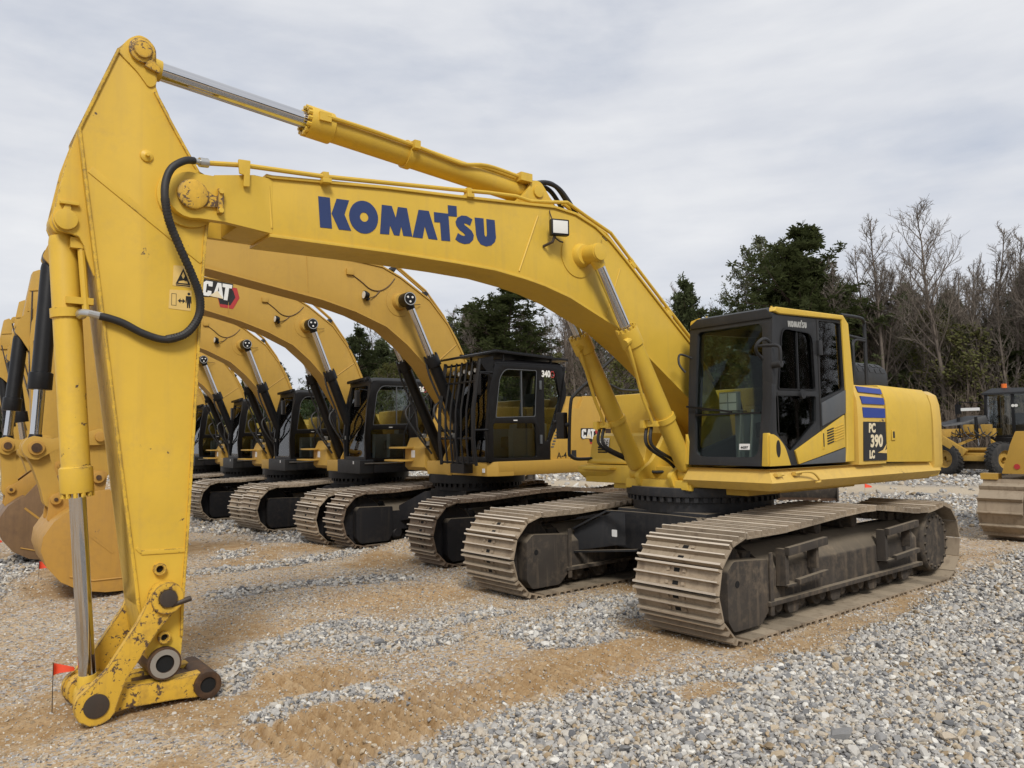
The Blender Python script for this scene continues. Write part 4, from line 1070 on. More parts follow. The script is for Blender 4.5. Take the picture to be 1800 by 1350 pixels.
# boss for the lift cylinders
g = MB(); g.ring((2.10, 0.208, 3.61), (2.10, 0.222, 3.61), 0.225, 0.0, 32); g.lathe([(0.13, 0.21), (0.115, 0.25), (0.10, 0.28)], (2.06, 0, 3.615), 'y', 24)
g.ring((2.10, -0.208, 3.61), (2.10, -0.222, 3.61), 0.225, 0.0, 32)
g.build('boss_plate', 'komatsu_yellow', boom, bevel=0.006)
g = MB(); g.cyl((2.02, -0.46, 3.615), (2.02, 0.46, 3.615), 0.085, n=24); g.build('boss_pin', 'komatsu_yellow', boom, bevel=0.008)
for sy in (1, -1):
    lc = cylinder_part(K, (0.66, sy*0.36, 1.36), (2.02, sy*0.36, 3.615), 0.098, 0.055, 0.675, ('komatsu_yellow',), rz=S_UP, name='lift_cylinder', eye=0.095, collar=0.27)
    g = MB(); P0, P1 = Vector((0.66, sy*0.36, 1.36)), Vector((2.02, sy*0.36, 3.615)); d = (P1-P0).normalized(); q = Vector((d.z, 0, -d.x))
    def onc(t, off, dy): return P0+(P1-P0)*t+q*off+Vector((0, dy, 0))
    g.tube(smooth_path([onc(0.64, 0.11, 0.05), onc(0.60, 0.125, 0.05), onc(0.55, 0.13, 0.03), onc(0.47, 0.12, -0.02), onc(0.40, 0.125, -0.05), onc(0.33, 0.125, -0.06), onc(0.27, 0.125, -0.07)], 5), 0.017, 8)
    g.cyl(onc(0.64, 0.05, 0.05), onc(0.64, 0.15, 0.05), 0.04, n=10)
    g.build('feed_pipe', 'komatsu_yellow', lc)
    g = MB(); g.obox(onc(0.27, 0.11, -0.12), (0.07, 0.24, 0.06), Matrix.Identity(3)); g.obox(onc(0.275, 0.13, -0.18), (0.10, 0.06, 0.09), Matrix.Identity(3)); g.build('pipe_clamp', 'komatsu_yellow', lc, bevel=0.008)
    for k in range(2):
        hz = MB(); a = onc(0.26, 0.12, -0.11-0.07*k)
        hz.tube(smooth_path([a, a+Vector((0.02, 0.02, -0.20)), Vector((0.74+0.04*k, a.y*0.85+0.03, 1.50)), Vector((0.60, a.y*0.6+0.08, 1.37)), Vector((0.40, 0.12, 1.42))], 6), 0.018, 10)
        hz.build('hose', 'rubber', lc)
g = MB(); g.prism(rpoly([(-0.35, 1.3), (0.80, 1.2), (0.86, 1.36), (0.60, 1.50), (0.12, 2.12), (-0.20, 2.12)], 0.05), 0.21, 0.27); g.prism(rpoly([(-0.35, 1.3), (0.80, 1.2), (0.86, 1.36), (0.60, 1.50), (0.12, 2.12), (-0.20, 2.12)], 0.05), -0.27, -0.21)
g.box(0.56, 0.78, -0.48, 0.48, 1.19, 1.26)
g.build('boom_bracket', 'komatsu_yellow', K, bevel=0.01, rz=S_UP)
# arm cylinder on top of the boom
ac = cylinder_part(K, (2.56, 0, 4.20), (6.16, 0, 4.505), 0.108, 0.067, 0.645, ('komatsu_yellow',), rz=S_UP, name='arm_cylinder', eye=0.10, bolts=14, collar=0.385)
g = MB()
for dy in (0.07, 0.13):
    g.tube(smooth_path([(4.76, dy, 4.42), (4.4, dy, 4.40), (3.95, dy, 4.36), (3.54, dy, 4.31), (3.40, dy, 4.305), (3.16, dy, 4.345), (2.82, dy, 4.32), (2.68, dy, 4.305)], 4), 0.018, 8)
g.obox((4.78, 0.10, 4.41), (0.10, 0.09, 0.07), Matrix.Identity(3)); g.obox((3.94, 0.11, 4.36), (0.06, 0.14, 0.07), Matrix.Identity(3)); g.obox((2.72, 0.10, 4.31), (0.14, 0.16, 0.08), Matrix.Identity(3))
g.build('feed_pipe', 'komatsu_yellow', ac, bevel=0.0)
g = MB(); g.prism(rpoly([(2.90, 4.0), (2.72, 4.16), (2.62, 4.31), (2.52, 4.31), (2.44, 4.22), (2.30, 4.03)], 0.05), 0.10, 0.15); g.prism(rpoly([(2.90, 4.0), (2.72, 4.16), (2.62, 4.31), (2.52, 4.31), (2.44, 4.22), (2.30, 4.03)], 0.05), -0.15, -0.10)
g.cyl((2.56, -0.17, 4.20), (2.56, 0.17, 4.20), 0.06, n=16); g.build('cylinder_bracket', 'komatsu_yellow', boom, bevel=0.008)
for k, (dy, b_) in enumerate(((0.10, 0.0), (0.04, -0.05), (-0.03, -0.02), (-0.08, 0.03))):
    g = MB(); g.tube(smooth_path([(2.64, dy, 4.305), (2.56, dy, 4.30), (2.40, dy, 4.335-b_*0.4), (2.25, dy*1.1, 4.30-b_), (2.12, dy*1.2, 4.18-b_*1.2), (1.99+b_*0.5, dy*1.2, 4.02)], 6), 0.024, 10); g.build('hose', 'rubber', boom)
# steel pipes along the top of the boom
for k, (dy, dz) in enumerate(((0.0, 0.0), (-0.07, 0.004))):
    g = MB(); pp = [(5.765, 0.28, 3.777), (5.483, 0.26, 3.825), (4.826, 0.24, 3.875), (3.584, 0.2, 4.016), (3.205, 0.2, 4.058), (2.876, 0.2, 4.085), (2.696, 0.2, 4.069), (2.434, 0.2, 4.106), (2.204, 0.18, 4.149), (1.917, 0.16, 4.057), (1.576, 0.16, 3.937), (1.269, 0.16, 3.68), (0.587, 0.16, 3.118), (0.20, 0.16, 2.80)]
    if k: pp = pp[8:]
    g.tube([(a, b_+dy, c+dz) for a, b_, c in pp], 0.0185, 9); g.build('pipe', 'komatsu_yellow', boom)
for x, y, z in ((4.826, 0.22, 3.855), (3.43, 0.19, 4.00), (1.269, 0.13, 3.645), (0.70, 0.13, 3.17)):
    g = MB(); g.obox((x, y, z-0.02), (0.075, 0.13, 0.035), Matrix.Rotation(0.08 if x > 2 else -0.68, 3, 'Y')); g.obox((x, y+0.01, z+0.03), (0.05, 0.06, 0.05), Matrix.Rotation(0.08 if x > 2 else -0.68, 3, 'Y')); g.build('pipe_clamp', 'komatsu_yellow', boom, bevel=0.004)
g = MB(); g.prism(rpoly([(5.53, 3.85), (5.44, 3.855), (5.445, 3.66), (5.49, 3.655), (5.485, 3.74), (5.52, 3.745)], 0.008), 0.286, 0.302); g.build('pipe_bracket', 'komatsu_yellow', boom, bevel=0.003)
g = MB(); g.cyl((5.74, 0.28, 3.78), (5.80, 0.29, 3.772), 0.034, n=12); g.cyl((5.80, 0.29, 3.772), (5.88, 0.32, 3.765), 0.022, n=12); g.build('coupling', 'zinc', boom)
# work lamp on the boom
ln = Vector((0.30, 0.954, 0)); lu = Vector((-0.954, 0.30, 0)); LM = Matrix((lu, ln, Vector((0, 0, 1)))).transposed(); lc0 = Vector((2.46, 0.335, 3.81))
lm = MB(); lm.loft([[tuple(lc0+lu*a*w_+Vector((0, 0, b_*h_))+ln*d_) for a, b_ in ((-1, -1), (1, -1), (1, 1), (-1, 1))] for d_, w_, h_ in ((-0.055, 0.06, 0.05), (-0.02, 0.092, 0.078), (0.045, 0.095, 0.08))])
lamp = lm.build('work_lamp', 'black_paint', boom, bevel=0.014)
g = MB(); g.obox(lc0+ln*0.0465, (0.155, 0.006, 0.125), LM); g.build('lamp_lens', 'lens', boom, bevel=0.002)
g = MB(); g.tube([(2.50, 0.33, 3.74), (2.52, 0.31, 3.67), (2.56, 0.22, 3.64)], 0.014, 8); g.tube(smooth_path([(2.50, 0.30, 3.88), (2.49, 0.26, 3.94), (2.47, 0.22, 3.99), (2.46, 0.20, 4.04)], 4), 0.006, 6); g.tube(smooth_path([(2.50, 0.33, 3.71), (2.44, 0.32, 3.69), (2.40, 0.33, 3.68)], 4), 0.008, 6); g.build('lamp_bracket', 'pin_steel', boom)
g = MB(); g.tube([(1.93, 0.45, 3.74), (1.78, 0.24, 3.85)], 0.006, 6); g.build('grease_line', 'black_paint', boom)

# ---- arm, link and bucket cylinder
armP = [(6.326,4.488),(6.252,4.576),(6.203,4.615),(6.137,4.605),(6.09,4.554),(6.079,4.506),(6.072,4.282),(6.052,4.228),(5.983,4.108),(5.968,4.061),(5.829,3.828),(5.741,3.68),(5.702,3.39),(5.718,3.233),(5.74,2.826),(5.787,1.617),(5.812,1.061),(5.833,0.685),(5.836,0.456),(5.845,0.33),(5.87,0.25),(6.02,0.25),(6.06,0.34),(6.092,0.454),(6.133,0.702),(6.149,0.84),(6.256,1.632),(6.404,2.758),(6.518,3.616),(6.55,3.875)]
g = MB(); g.prism(armP, -0.19, 0.192); arm = g.build('arm', 'komatsu_arm_yellow', K, bevel=0.008, rz=S_UP)
fr_ = [(6.326, 4.488), (6.55, 3.875), (6.518, 3.616), (6.404, 2.758), (6.256, 1.632), (6.149, 0.84), (6.133, 0.702), (6.095, 0.47)]
re_ = [(6.072, 4.25), (5.968, 4.061), (5.829, 3.828), (5.741, 3.68), (5.702, 3.39), (5.718, 3.233), (5.74, 2.826), (5.787, 1.617), (5.812, 1.061), (5.833, 0.685), (5.836, 0.456)]
g = MB(); g.prism(offset_strip(fr_, -0.02), -0.206, 0.206); g.build('front_flange', 'edge_worn_yellow', arm, bevel=0.003)
g = MB(); g.prism(offset_strip(re_, 0.02), -0.206, 0.206); g.build('rear_flange', 'edge_worn_yellow', arm, bevel=0.003)
g = MB(); g.prism(rpoly([(6.33, 4.47), (6.25, 4.585), (6.19, 4.625), (6.13, 4.612), (6.08, 4.55), (6.07, 4.30), (6.12, 4.26), (6.20, 4.36)], 0.03), 0.190, 0.204); g.build('top_plate', 'komatsu_arm_yellow', arm, bevel=0.004)
g = MB(); g.lathe([(0.085, 0.20), (0.088, 0.23), (0.062, 0.235), (0.058, 0.25)], (6.172, 0, 4.508), 'y', 24); g.prism(rpoly([(6.12, 4.47), (6.05, 4.41), (6.06, 4.37), (6.16, 4.40)], 0.01), 0.205, 0.232); g.build('top_pin', 'worn_yellow', arm, bevel=0.004)
g = MB(); g.lathe([(0.045, 0.19), (0.04, 0.205), (0.016, 0.215), (0.010, 0.235)], (6.126, 0, 3.775), 'y', 18); g.build('stud', 'komatsu_arm_yellow', arm)
g = MB(); g.beam((6.47, 0.192, 3.61), (5.745, 0.192, 3.085), 0.014, 0.05); g.build('seam', 'komatsu_arm_yellow', arm, bevel=0.003)
g = MB(); g.beam((6.14, 0.192, 1.085), (6.11, 0.192, 1.05), 0.014, 0.02); g.beam((6.11, 0.192, 1.05), (5.83, 0.192, 1.04), 0.014, 0.03); g.build('seam', 'komatsu_arm_yellow', arm, bevel=0.003)
g = MB(); g.ring((5.845, 0.192, 3.528), (5.845, 0.214, 3.528), 0.215, 0.0, 30); g.ring((5.845, -0.192, 3.528), (5.845, -0.214, 3.528), 0.215, 0.0, 30); g.build('pivot_boss', 'komatsu_arm_yellow', arm, bevel=0.005)
# warning decals
g = MB(); g.plate([rpoly([(5.937, 3.03), (5.812, 3.035), (5.818, 2.88), (5.942, 2.886)], 0.004)], side(0.1945), 0.002); d1 = g.build('warning_decal', 'decal_yellow', arm)
g = MB(); g.plate([[(5.872, 3.015), (5.822, 2.90), (5.922, 2.90)], [(5.872, 2.992), (5.905, 2.909), (5.839, 2.909)]], side(0.1955), 0.001); g.plate([[(5.90, 2.922), (5.885, 2.965), (5.872, 2.94), (5.855, 2.97), (5.848, 2.925), (5.87, 2.93)]], side(0.1955), 0.001); g.plate([rrect(5.825, 5.92, 2.888, 2.896, 0.001)], side(0.1955), 0.001); g.build('warning_symbol', 'black_print', d1)
g = MB(); g.plate([rpoly([(5.96, 2.855), (5.812, 2.862), (5.818, 2.715), (5.966, 2.722)], 0.004)], side(0.1945), 0.002); d2 = g.build('distance_decal', 'decal_yellow', arm)
g = MB()
g.plate([rrect(5.915, 5.948, 2.745, 2.83, 0.001), rrect(5.918, 5.945, 2.748, 2.827, 0.001)], side(0.1955), 0.001)
g.plate([[(5.905, 2.782), (5.888, 2.80), (5.888, 2.787), (5.873, 2.787), (5.873, 2.80), (5.856, 2.782), (5.873, 2.764), (5.873, 2.777), (5.888, 2.777), (5.888, 2.764)]], side(0.1955), 0.001)
g.plate([[(5.832+0.010*math.cos(a), 2.836+0.010*math.sin(a)) for a in [2*PI*i/12 for i in range(12)]]], side(0.1955), 0.001)
g.plate([[(5.852, 2.820), (5.816, 2.820), (5.814, 2.77), (5.820, 2.77), (5.821, 2.80), (5.823, 2.735), (5.831, 2.735), (5.833, 2.775), (5.836, 2.735), (5.844, 2.735), (5.845, 2.80), (5.848, 2.77), (5.854, 2.77)]], side(0.1955), 0.001)
g.build('figure_symbol', 'black_print', d2)
# bucket cylinder bracket on the arm front
br = [(6.535,3.90),(6.607,3.65),(6.673,3.29),(6.676,3.24),(6.66,3.20),(6.637,3.18),(6.561,3.168),(6.52,3.151),(6.495,3.107),(6.469,3.009),(6.43,2.905),(6.40,2.90),(6.49,3.60)]
for y0_, y1_ in ((0.125, 0.158), (-0.158, -0.125)):
    g = MB(); g.prism(br, y0_, y1_); g.build('cylinder_lug', 'komatsu_arm_yellow', arm, bevel=0.006)
g = MB(); g.cyl((6.60, -0.19, 3.255), (6.60, 0.185, 3.255), 0.068, n=24); g.prism(rpoly([(6.63, 3.30), (6.57, 3.30), (6.575, 3.36), (6.60, 3.37)], 0.01), 0.158, 0.176); g.box(6.53, 6.64, 0.158, 0.19, 3.355, 3.378); g.build('lug_pin', 'komatsu_arm_yellow', arm, bevel=0.005)
bc = cylinder_part(K, (6.60, 0, 3.255), (6.375, 0, 0.125), 0.088, 0.052, 0.573, ('komatsu_arm_yellow',), rz=S_UP, name='bucket_cylinder', eye=0.085, head=1.16, collar=0.19)
g = MB(); g.tube(smooth_path([(6.50, 0.09, 3.11), (6.495, 0.10, 3.05), (6.465, 0.10, 2.72), (6.46, 0.11, 2.65)], 4), 0.024, 10); g.obox((6.515, 0.08, 3.12), (0.10, 0.09, 0.07), Matrix.Identity(3)); g.obox((6.50, 0.09, 2.735), (0.16, 0.06, 0.045), Matrix.Identity(3)); g.build('feed_pipe', 'komatsu_arm_yellow', bc)
g = MB(); g.tube([(6.49, 0.11, 2.645), (6.485, 0.19, 2.645), (6.46, 0.222, 2.640), (6.38, 0.224, 2.626)], [0.036, 0.026, 0.024, 0.024], 10); g.build('hose_fitting', 'zinc', bc)
g = MB(); hp = [(5.845, 0.31, 3.768), (5.917, 0.36, 3.737), (6.002, 0.38, 3.665), (6.041, 0.38, 3.566), (6.046, 0.38, 3.447), (6.013, 0.36, 3.301), (5.937, 0.33, 3.141), (5.843, 0.3, 2.96), (5.782, 0.28, 2.81), (5.782, 0.26, 2.671), (5.861, 0.25, 2.546), (5.988, 0.24, 2.495), (6.129, 0.235, 2.526), (6.256, 0.232, 2.588), (6.345, 0.228, 2.616), (6.40, 0.224, 2.626)]
g.tube(smooth_path(hp, 5), 0.026, 12); g.build('hose', 'rubber', K, rz=S_UP)
g = MB(); spp = smooth_path(hp[4:12], 8)
for i in range(1, len(spp)-1):
    d = (spp[i+1]-spp[i-1]).normalized(); g.ring(spp[i]-d*0.007, spp[i]+d*0.007, 0.0295, 0.02, 10)
g.build('hose_sleeve', 'rubber', K, rz=S_UP)
# lower end: cross tubes and bosses
g = MB(); g.ring((5.996, 0.19, 0.93), (5.996, 0.225, 0.93), 0.042, 0.024, 18); g.ring((5.96, 0.19, 0.471), (5.96, 0.225, 0.471), 0.042, 0.022, 18); g.build('tube_end', 'worn_yellow', arm, bevel=0.003)
g = MB(); g.cyl((5.996, 0.195, 0.93), (5.996, 0.20, 0.93), 0.03, n=14); g.cyl((5.96, 0.195, 0.471), (5.96, 0.20, 0.471), 0.03, n=14); g.build('tube_bore', 'hole_shade', arm)  # solid black discs, painted shade inside the tube ends
g = MB(); g.ring((5.958, -0.235, 0.30), (5.958, 0.235, 0.30), 0.108, 0.058, 30); g.build('bucket_boss', 'rusty_steel', arm, bevel=0.006)
g = MB(); g.ring((5.958, 0.2355, 0.30), (5.958, 0.240, 0.30), 0.094, 0.059, 30); g.ring((5.958, -0.240, 0.30), (5.958, -0.2355, 0.30), 0.094, 0.059, 30); g.build('boss_face', 'zinc', arm)
g = MB(); g.cyl((5.958, -0.222, 0.30), (5.958, 0.222, 0.30), 0.0585, n=24); g.build('boss_bore', 'hole_shade', arm)  # solid black plug stands in for the shade of the through hole
PA, PB, PC = Vector((5.964, 0, 0.746)), Vector((6.375, 0, 0.125)), Vector((5.675, 0, 0.105))
def link_outline(p0, r0, p1, r1, waist, n=10):
    a = Vector((p1.x-p0.x, p1.z-p0.z)); d = a.normalized(); w = Vector((-d.y, d.x)); th = math.atan2(d.y, d.x)
    P = [(p0.x+r0*math.cos(th+PI/2+PI*i/n), p0.z+r0*math.sin(th+PI/2+PI*i/n)) for i in range(n+1)]
    m0, m1 = Vector((p0.x, p0.z))+a*0.28, Vector((p0.x, p0.z))+a*0.74
    P += [tuple(m0-w*waist), tuple(m1-w*waist)]
    P += [(p1.x+r1*math.cos(th-PI/2+PI*i/n), p1.z+r1*math.sin(th-PI/2+PI*i/n)) for i in range(n+1)]
    P += [tuple(m1+w*waist), tuple(m0+w*waist)]
    return P
ol = link_outline(PA, 0.105, PB, 0.125, 0.072)
for y0_, y1_ in ((0.225, 0.285), (-0.285, -0.225)):
    g = MB(); g.prism(ol, y0_, y1_); g.build('guide_link', 'worn_yellow', K, bevel=0.008, rz=S_UP)
g = MB(); g.ring((PA.x, 0.195, PA.z), (PA.x, 0.31, PA.z), 0.105, 0.058, 24); g.ring((PA.x, -0.31, PA.z), (PA.x, -0.195, PA.z), 0.105, 0.058, 24); g.build('link_boss', 'worn_yellow', K, bevel=0.006, rz=S_UP)
g = MB(); g.cyl((PA.x, -0.33, PA.z), (PA.x, 0.33, PA.z), 0.057, n=24); g.cyl((PA.x-0.02, 0.30, PA.z-0.05), (PA.x-0.15, 0.30, PA.z-0.02), 0.02, n=8); lpn = g.build('link_pin', 'pin_steel', K, bevel=0.005, rz=S_UP)
g = MB(); g.cyl((PB.x, -0.30, PB.z), (PB.x, 0.295, PB.z), 0.075, n=28); g.build('link_pin', 'pin_steel', K, bevel=0.005, rz=S_UP)
ol = link_outline(PB, 0.110, PC, 0.085, 0.070)
for y0_, y1_ in ((0.10, 0.215), (-0.215, -0.10)):
    g = MB(); g.prism(ol, y0_, y1_); bl = g.build('bucket_link', 'worn_yellow', K, bevel=0.012, rz=S_UP)
g = MB(); g.box(5.72, 6.10, -0.10, 0.10, 0.06, 0.16); g.build('link_web', 'rusty_steel', K, bevel=0.02, rz=S_UP)
g = MB(); g.ring((PC.x, -0.235, PC.z), (PC.x, 0.245, PC.z), 0.092, 0.052, 30); g.build('link_end', 'rusty_steel', K, bevel=0.008, rz=S_UP)
g = MB(); g.cyl((PC.x, -0.225, PC.z), (PC.x, 0.232, PC.z), 0.053, n=24); g.build('link_bore', 'hole_shade', K, rz=S_UP)  # black plug, shade of the open link end put into colour
# ------------------------------------------------------------------ the row of ochre excavators behind
def cat_logo(parent, P, s, rz=0.0):
    # P(u, v, w) maps logo units (u to the right, v up) to the surface
    def part(nm, mat, loops, w, t=0.003):
        g = MB(); g.plate([[(a, b_) for a, b_ in q] for q in loops], lambda u, v, ww: P(u*s, v*s, w+ww), t); return g.build(nm, mat, parent, rz=rz)
    hexo = [(0.62, 0.20), (0.98, 0.62), (1.45, 0.62), (1.60, 0.20), (1.36, -0.34), (0.80, -0.34)]
    part('emblem_hexagon', 'red_print', [hexo], 0.004)
    part('emblem_core', 'dark_grey', [[(1.0+(a-1.08)*0.80, 0.16+(b_-0.16)*0.72) for a, b_ in hexo]], 0.006)
    part('emblem_outline', 'black_print', [rpoly([(-0.08, 0.78), (1.28, 0.78), (1.24, 0.40), (1.14, -0.10), (0.98, -0.12), (0.62, 0.10), (0.04, 0.0), (-0.10, 0.16)], 0.06)], 0.008)  # black outline printed under the letters
    part('emblem_letter', 'white_print', [rpoly([(0.40, 0.72), (0.12, 0.72), (0.0, 0.62), (-0.02, 0.18), (0.08, 0.06), (0.28, 0.06), (0.38, 0.16), (0.38, 0.30), (0.22, 0.30), (0.20, 0.20), (0.14, 0.22), (0.16, 0.58), (0.22, 0.60), (0.24, 0.50), (0.40, 0.50)], 0.01)], 0.010)
    part('emblem_letter', 'white_print', [[(0.60, 0.72), (0.76, 0.72), (0.90, 0.06), (0.74, 0.06), (0.715, 0.22), (0.62, 0.22), (0.58, 0.06), (0.44, 0.06)], [(0.665, 0.56), (0.64, 0.34), (0.70, 0.34)]], 0.010)
    part('emblem_letter', 'white_print', [[(0.82, 0.72), (1.24, 0.72), (1.23, 0.56), (1.11, 0.56), (1.08, 0.0), (0.92, 0.0), (0.95, 0.56), (0.82, 0.56)]], 0.010)
    part('emblem_triangle', 'cream_print', [[(0.62, 0.36), (0.90, 0.04), (0.30, 0.08)]], 0.012)
CATTOP = [(1.0, 0.905), (0.5, 0.935), (0.0, 0.96), (-0.5, 0.965), (-1.0, 0.93), (-1.5, 0.88), (-1.9, 0.875)]
cat_shoes = {}
def make_cat(label, loc, swing, W, guard, number, group, boom_rot=0.0, front_skirt=False, low_lug=False):
    T = thing('excavator', label, 'excavator', loc, 0.0, group)
    if W not in cat_shoes: cat_shoes[W] = shoe_mesh('shoe', 0.222, W, 'cat_track_steel' if W < 0.7 else 'track_steel')
    F, B, R = (1.53, 0.47), (-2.26, 0.47), 0.47
    for sy in (1, -1):
        y0 = sy*1.275
        make_track(T, y0, W, F, B, R, [(a, b_-0.02) for a, b_ in CATTOP], 47, cat_shoes[W], 0.040, 0.016, 'cat_frame')
        f = MB(); sec = [(-0.24, 0.26), (0.24, 0.26), (0.24, 0.58), (0.08, 0.74), (-0.08, 0.74), (-0.24, 0.58)]
        f.loft([[(x, y0+a, b_) for a, b_ in sec] for x in (1.1, -1.85)])
        fr = f.build('track_frame', 'cat_frame', T, bevel=0.02)
        for e in (-1, 1):
            g = MB(); o_ = rpoly([(1.02, 0.66), (1.66, 0.68), (1.70, 0.62), (1.70, 0.18), (1.62, 0.09), (1.10, 0.09), (1.02, 0.2)], 0.03); g.prism(o_, y0+min(e*0.14, e*0.27), y0+max(e*0.14, e*0.27)); g.build('idler_guard', 'cat_frame', fr, bevel=0.015)
        g = MB(); g.lathe([(0.36, -0.14), (0.40, -0.10), (0.34, -0.05), (0.34, 0.05), (0.40, 0.10), (0.36, 0.14)], (F[0], y0, F[1]), 'y', 24); g.build('idler', 'cat_frame', fr)
        g = MB(); g.lathe([(0.30, -0.25), (0.38, -0.1), (0.38, 0.1), (0.36, 0.27), (0.30, 0.30)], (B[0], y0, B[1]), 'y', 24); g.build('drive_motor', 'cat_frame', fr)
        for x in (0.9, 0.5, 0.1, -0.3, -0.7, -1.1, -1.5, -1.85):
            g = MB(); g.lathe([(0.07, -0.24), (0.11, -0.2), (0.11, -0.12), (0.08, -0.1), (0.08, 0.1), (0.11, 0.12), (0.11, 0.2), (0.07, 0.24)], (x, y0, 0.21), 'y', 12); g.build('track_roller', 'cat_frame', fr)
        for x in (0.2, -0.9):
            g = MB(); g.lathe([(0.05, -0.16), (0.08, -0.15), (0.08, 0.15), (0.05, 0.16)], (x, y0, 0.80), 'y', 14); g.build('carrier_roller', 'cat_frame', fr)
    for sx in (1, -1):
        for sy in (1, -1):
            g = MB(); g.loft([[(sx*(cx-hw)-0.2, sy*t, z0), (sx*(cx+hw*0.7)-0.2, sy*t, z0), (sx*(cx+hw*0.7)-0.2, sy*t, z1), (sx*(cx-hw)-0.2, sy*t, z1)] for t, cx, z0, z1, hw in ((0.25, 0.40, 0.50, 0.94, 0.34), (0.62, 0.66, 0.48, 0.90, 0.26), (1.05, 0.92, 0.40, 0.66, 0.22))])
            g.build('car_body_leg', 'cat_frame', T, bevel=0.012)
    g = MB(); g.box(-0.9, 0.6, -0.5, 0.5, 0.48, 0.95); g.build('car_body', 'cat_frame', T, bevel=0.02)
    g = MB(); g.cyl((0, 0, 0.95), (0, 0, 1.07), 0.70, n=36); bo = g.build('swing_bearing', 'cat_frame', T)
    g = MB()
    for k in range(44):
        a = 2*PI*k/44; g.obox((0.72*math.cos(a), 0.72*math.sin(a), 1.04), (0.04, 0.045, 0.06), Matrix.Rotation(a, 3, 'Z'))
    g.cyl((0, 0, 1.07), (0, 0, 1.21), 0.80, n=36); g.build('ring_gear', 'black_paint', bo)
    rz = swing; Y = 'cat_yellow'
    # deck and skirts
    g = MB(); g.box(-2.9, 0.45, -1.36, 1.38, 1.22, 1.40); g.box(0.3, 0.75, -0.36, 0.36, 1.20, 1.42); g.build('revolving_frame', Y, T, bevel=0.02, rz=rz)
    if front_skirt:
        g = MB(); g.prism(rpoly([(0.45, 1.20), (1.44, 1.20), (1.46, 1.45), (0.45, 1.45)], 0.02), 0.60, 0.87, 'x'); fs_ = g.build('front_skirt', 'dark_grey', T, bevel=0.02, rz=rz)
        g = MB(); g.box(0.871, 0.874, 1.15, 1.20, 1.37, 1.425); g.build('sticker', 'paper', fs_)
        g = MB(); g.box(-0.45, 0.60, 1.10, 1.47, 1.21, 1.36); g.build('side_step', 'cat_frame', T, bevel=0.01, rz=rz)
        g = MB(); g.box(-0.40, 0.78, 1.18, 1.485, 1.375, 1.395); g.build('step_edge', 'zinc', T, rz=rz)
    else:
        g = MB(); sp = [(1.47, 1.43), (1.47, 1.30), (1.43, 1.215), (1.10, 1.215), (1.10, 1.43)]
        g.loft([[(x, a, b_) for a, b_ in sp] for x in (-2.9, 0.58)])
        g.loft([[(0.58, 1.46, 1.43), (0.58, 1.46, 1.215), (0.3, 1.46, 1.215), (0.3, 1.46, 1.43)], [(0.72, 1.36, 1.425), (0.72, 1.36, 1.215), (0.3, 1.36, 1.215), (0.3, 1.36, 1.425)], [(0.76, 0.45, 1.40), (0.76, 0.45, 1.215), (0.3, 0.45, 1.215), (0.3, 0.45, 1.40)]])
        s_ = g.build('skirt', Y, T, bevel=0.01, rz=rz)
        g = MB(); g.box(0.735, 0.745, 1.27, 1.33, 1.27, 1.33); g.build('sticker', 'paper', s_)
    # cab
    def CF(u, v, w):
        t = (v-1.43)/1.5; return (0.735+0.05*math.sin(t*PI*0.8)-0.15*t+w, u, v)
    cf = MB(); fo = [(0.46, 1.43), (1.42, 1.43), (1.43, 1.9), (1.42, 2.4), (1.38, 2.90), (0.50, 2.90), (0.46, 2.4), (0.45, 1.9)]
    fi = [(0.54, 1.50), (1.33, 1.50), (1.34, 1.9), (1.33, 2.4), (1.29, 2.82), (0.58, 2.82), (0.54, 2.4), (0.53, 1.9)]
    cf.plate([fo, fi], CF, 0.06)
    lo = [(0.735, 1.43), (0.76, 1.86), (0.70, 2.50), (0.595, 2.90), (-0.70, 2.90), (-0.78, 2.53), (-0.77, 2.40), (-0.44, 1.70), (-0.43, 1.43)]
    dw_ = rpoly([(0.42, 2.82), (-0.19, 2.82), (-0.15, 2.10), (0.60, 2.08), (0.52, 2.68)], [0.12, 0.03, 0.03, 0.03, 0.06])
    lw_ = rpoly([(0.64, 2.0), (-0.15, 2.0), (-0.17, 1.48), (0.64, 1.48)], 0.05)
    qw_ = rpoly([(-0.33, 2.80), (-0.56, 2.80), (-0.65, 2.40), (-0.39, 1.72), (-0.33, 1.72)], 0.02)
    cf.plate([lo, dw_, lw_, qw_], side(1.42), 0.05)
    rw_ = rpoly([(0.60, 1.55), (0.50, 2.80), (-0.58, 2.80), (-0.65, 2.40), (-0.40, 1.75), (-0.3, 1.55)], 0.05)
    cf.plate([lo, rw_], side(0.50), 0.05)
    cf.plate([[(0.46, 1.43), (1.42, 1.43), (1.42, 2.9), (0.46, 2.9)], rrect(0.56, 1.32, 2.10, 2.80, 0.05)], lambda u, v, w: (-0.44-max(0, min(1, (v-1.7)/0.7))*0.30+w, u, v), 0.04)
    cf.box(-0.43, 0.70, 0.46, 1.40, 1.41, 1.44)
    cb_ = cf.build('cab', 'black_paint', T, bevel=0.008, rz=rz)
    rs_ = lambda x, z: [(x, 0.46, z-0.05), (x, 1.42, z-0.05), (x, 1.42, z-0.01), (x, 1.36, z+0.04), (x, 0.52, z+0.04), (x, 0.46, z-0.01)]
    g = MB(); g.loft([rs_(0.62, 2.91), rs_(0.52, 2.93), rs_(-0.62, 2.93), rs_(-0.74, 2.90)]); g.build('roof', 'dark_grey' if front_skirt else 'black_paint', cb_, bevel=0.015)
    g = MB(); g.plate([fi], lambda u, v, w: CF(u, v, w-0.03), 0.005); g.build('windscreen', 'glass_cat', cb_)
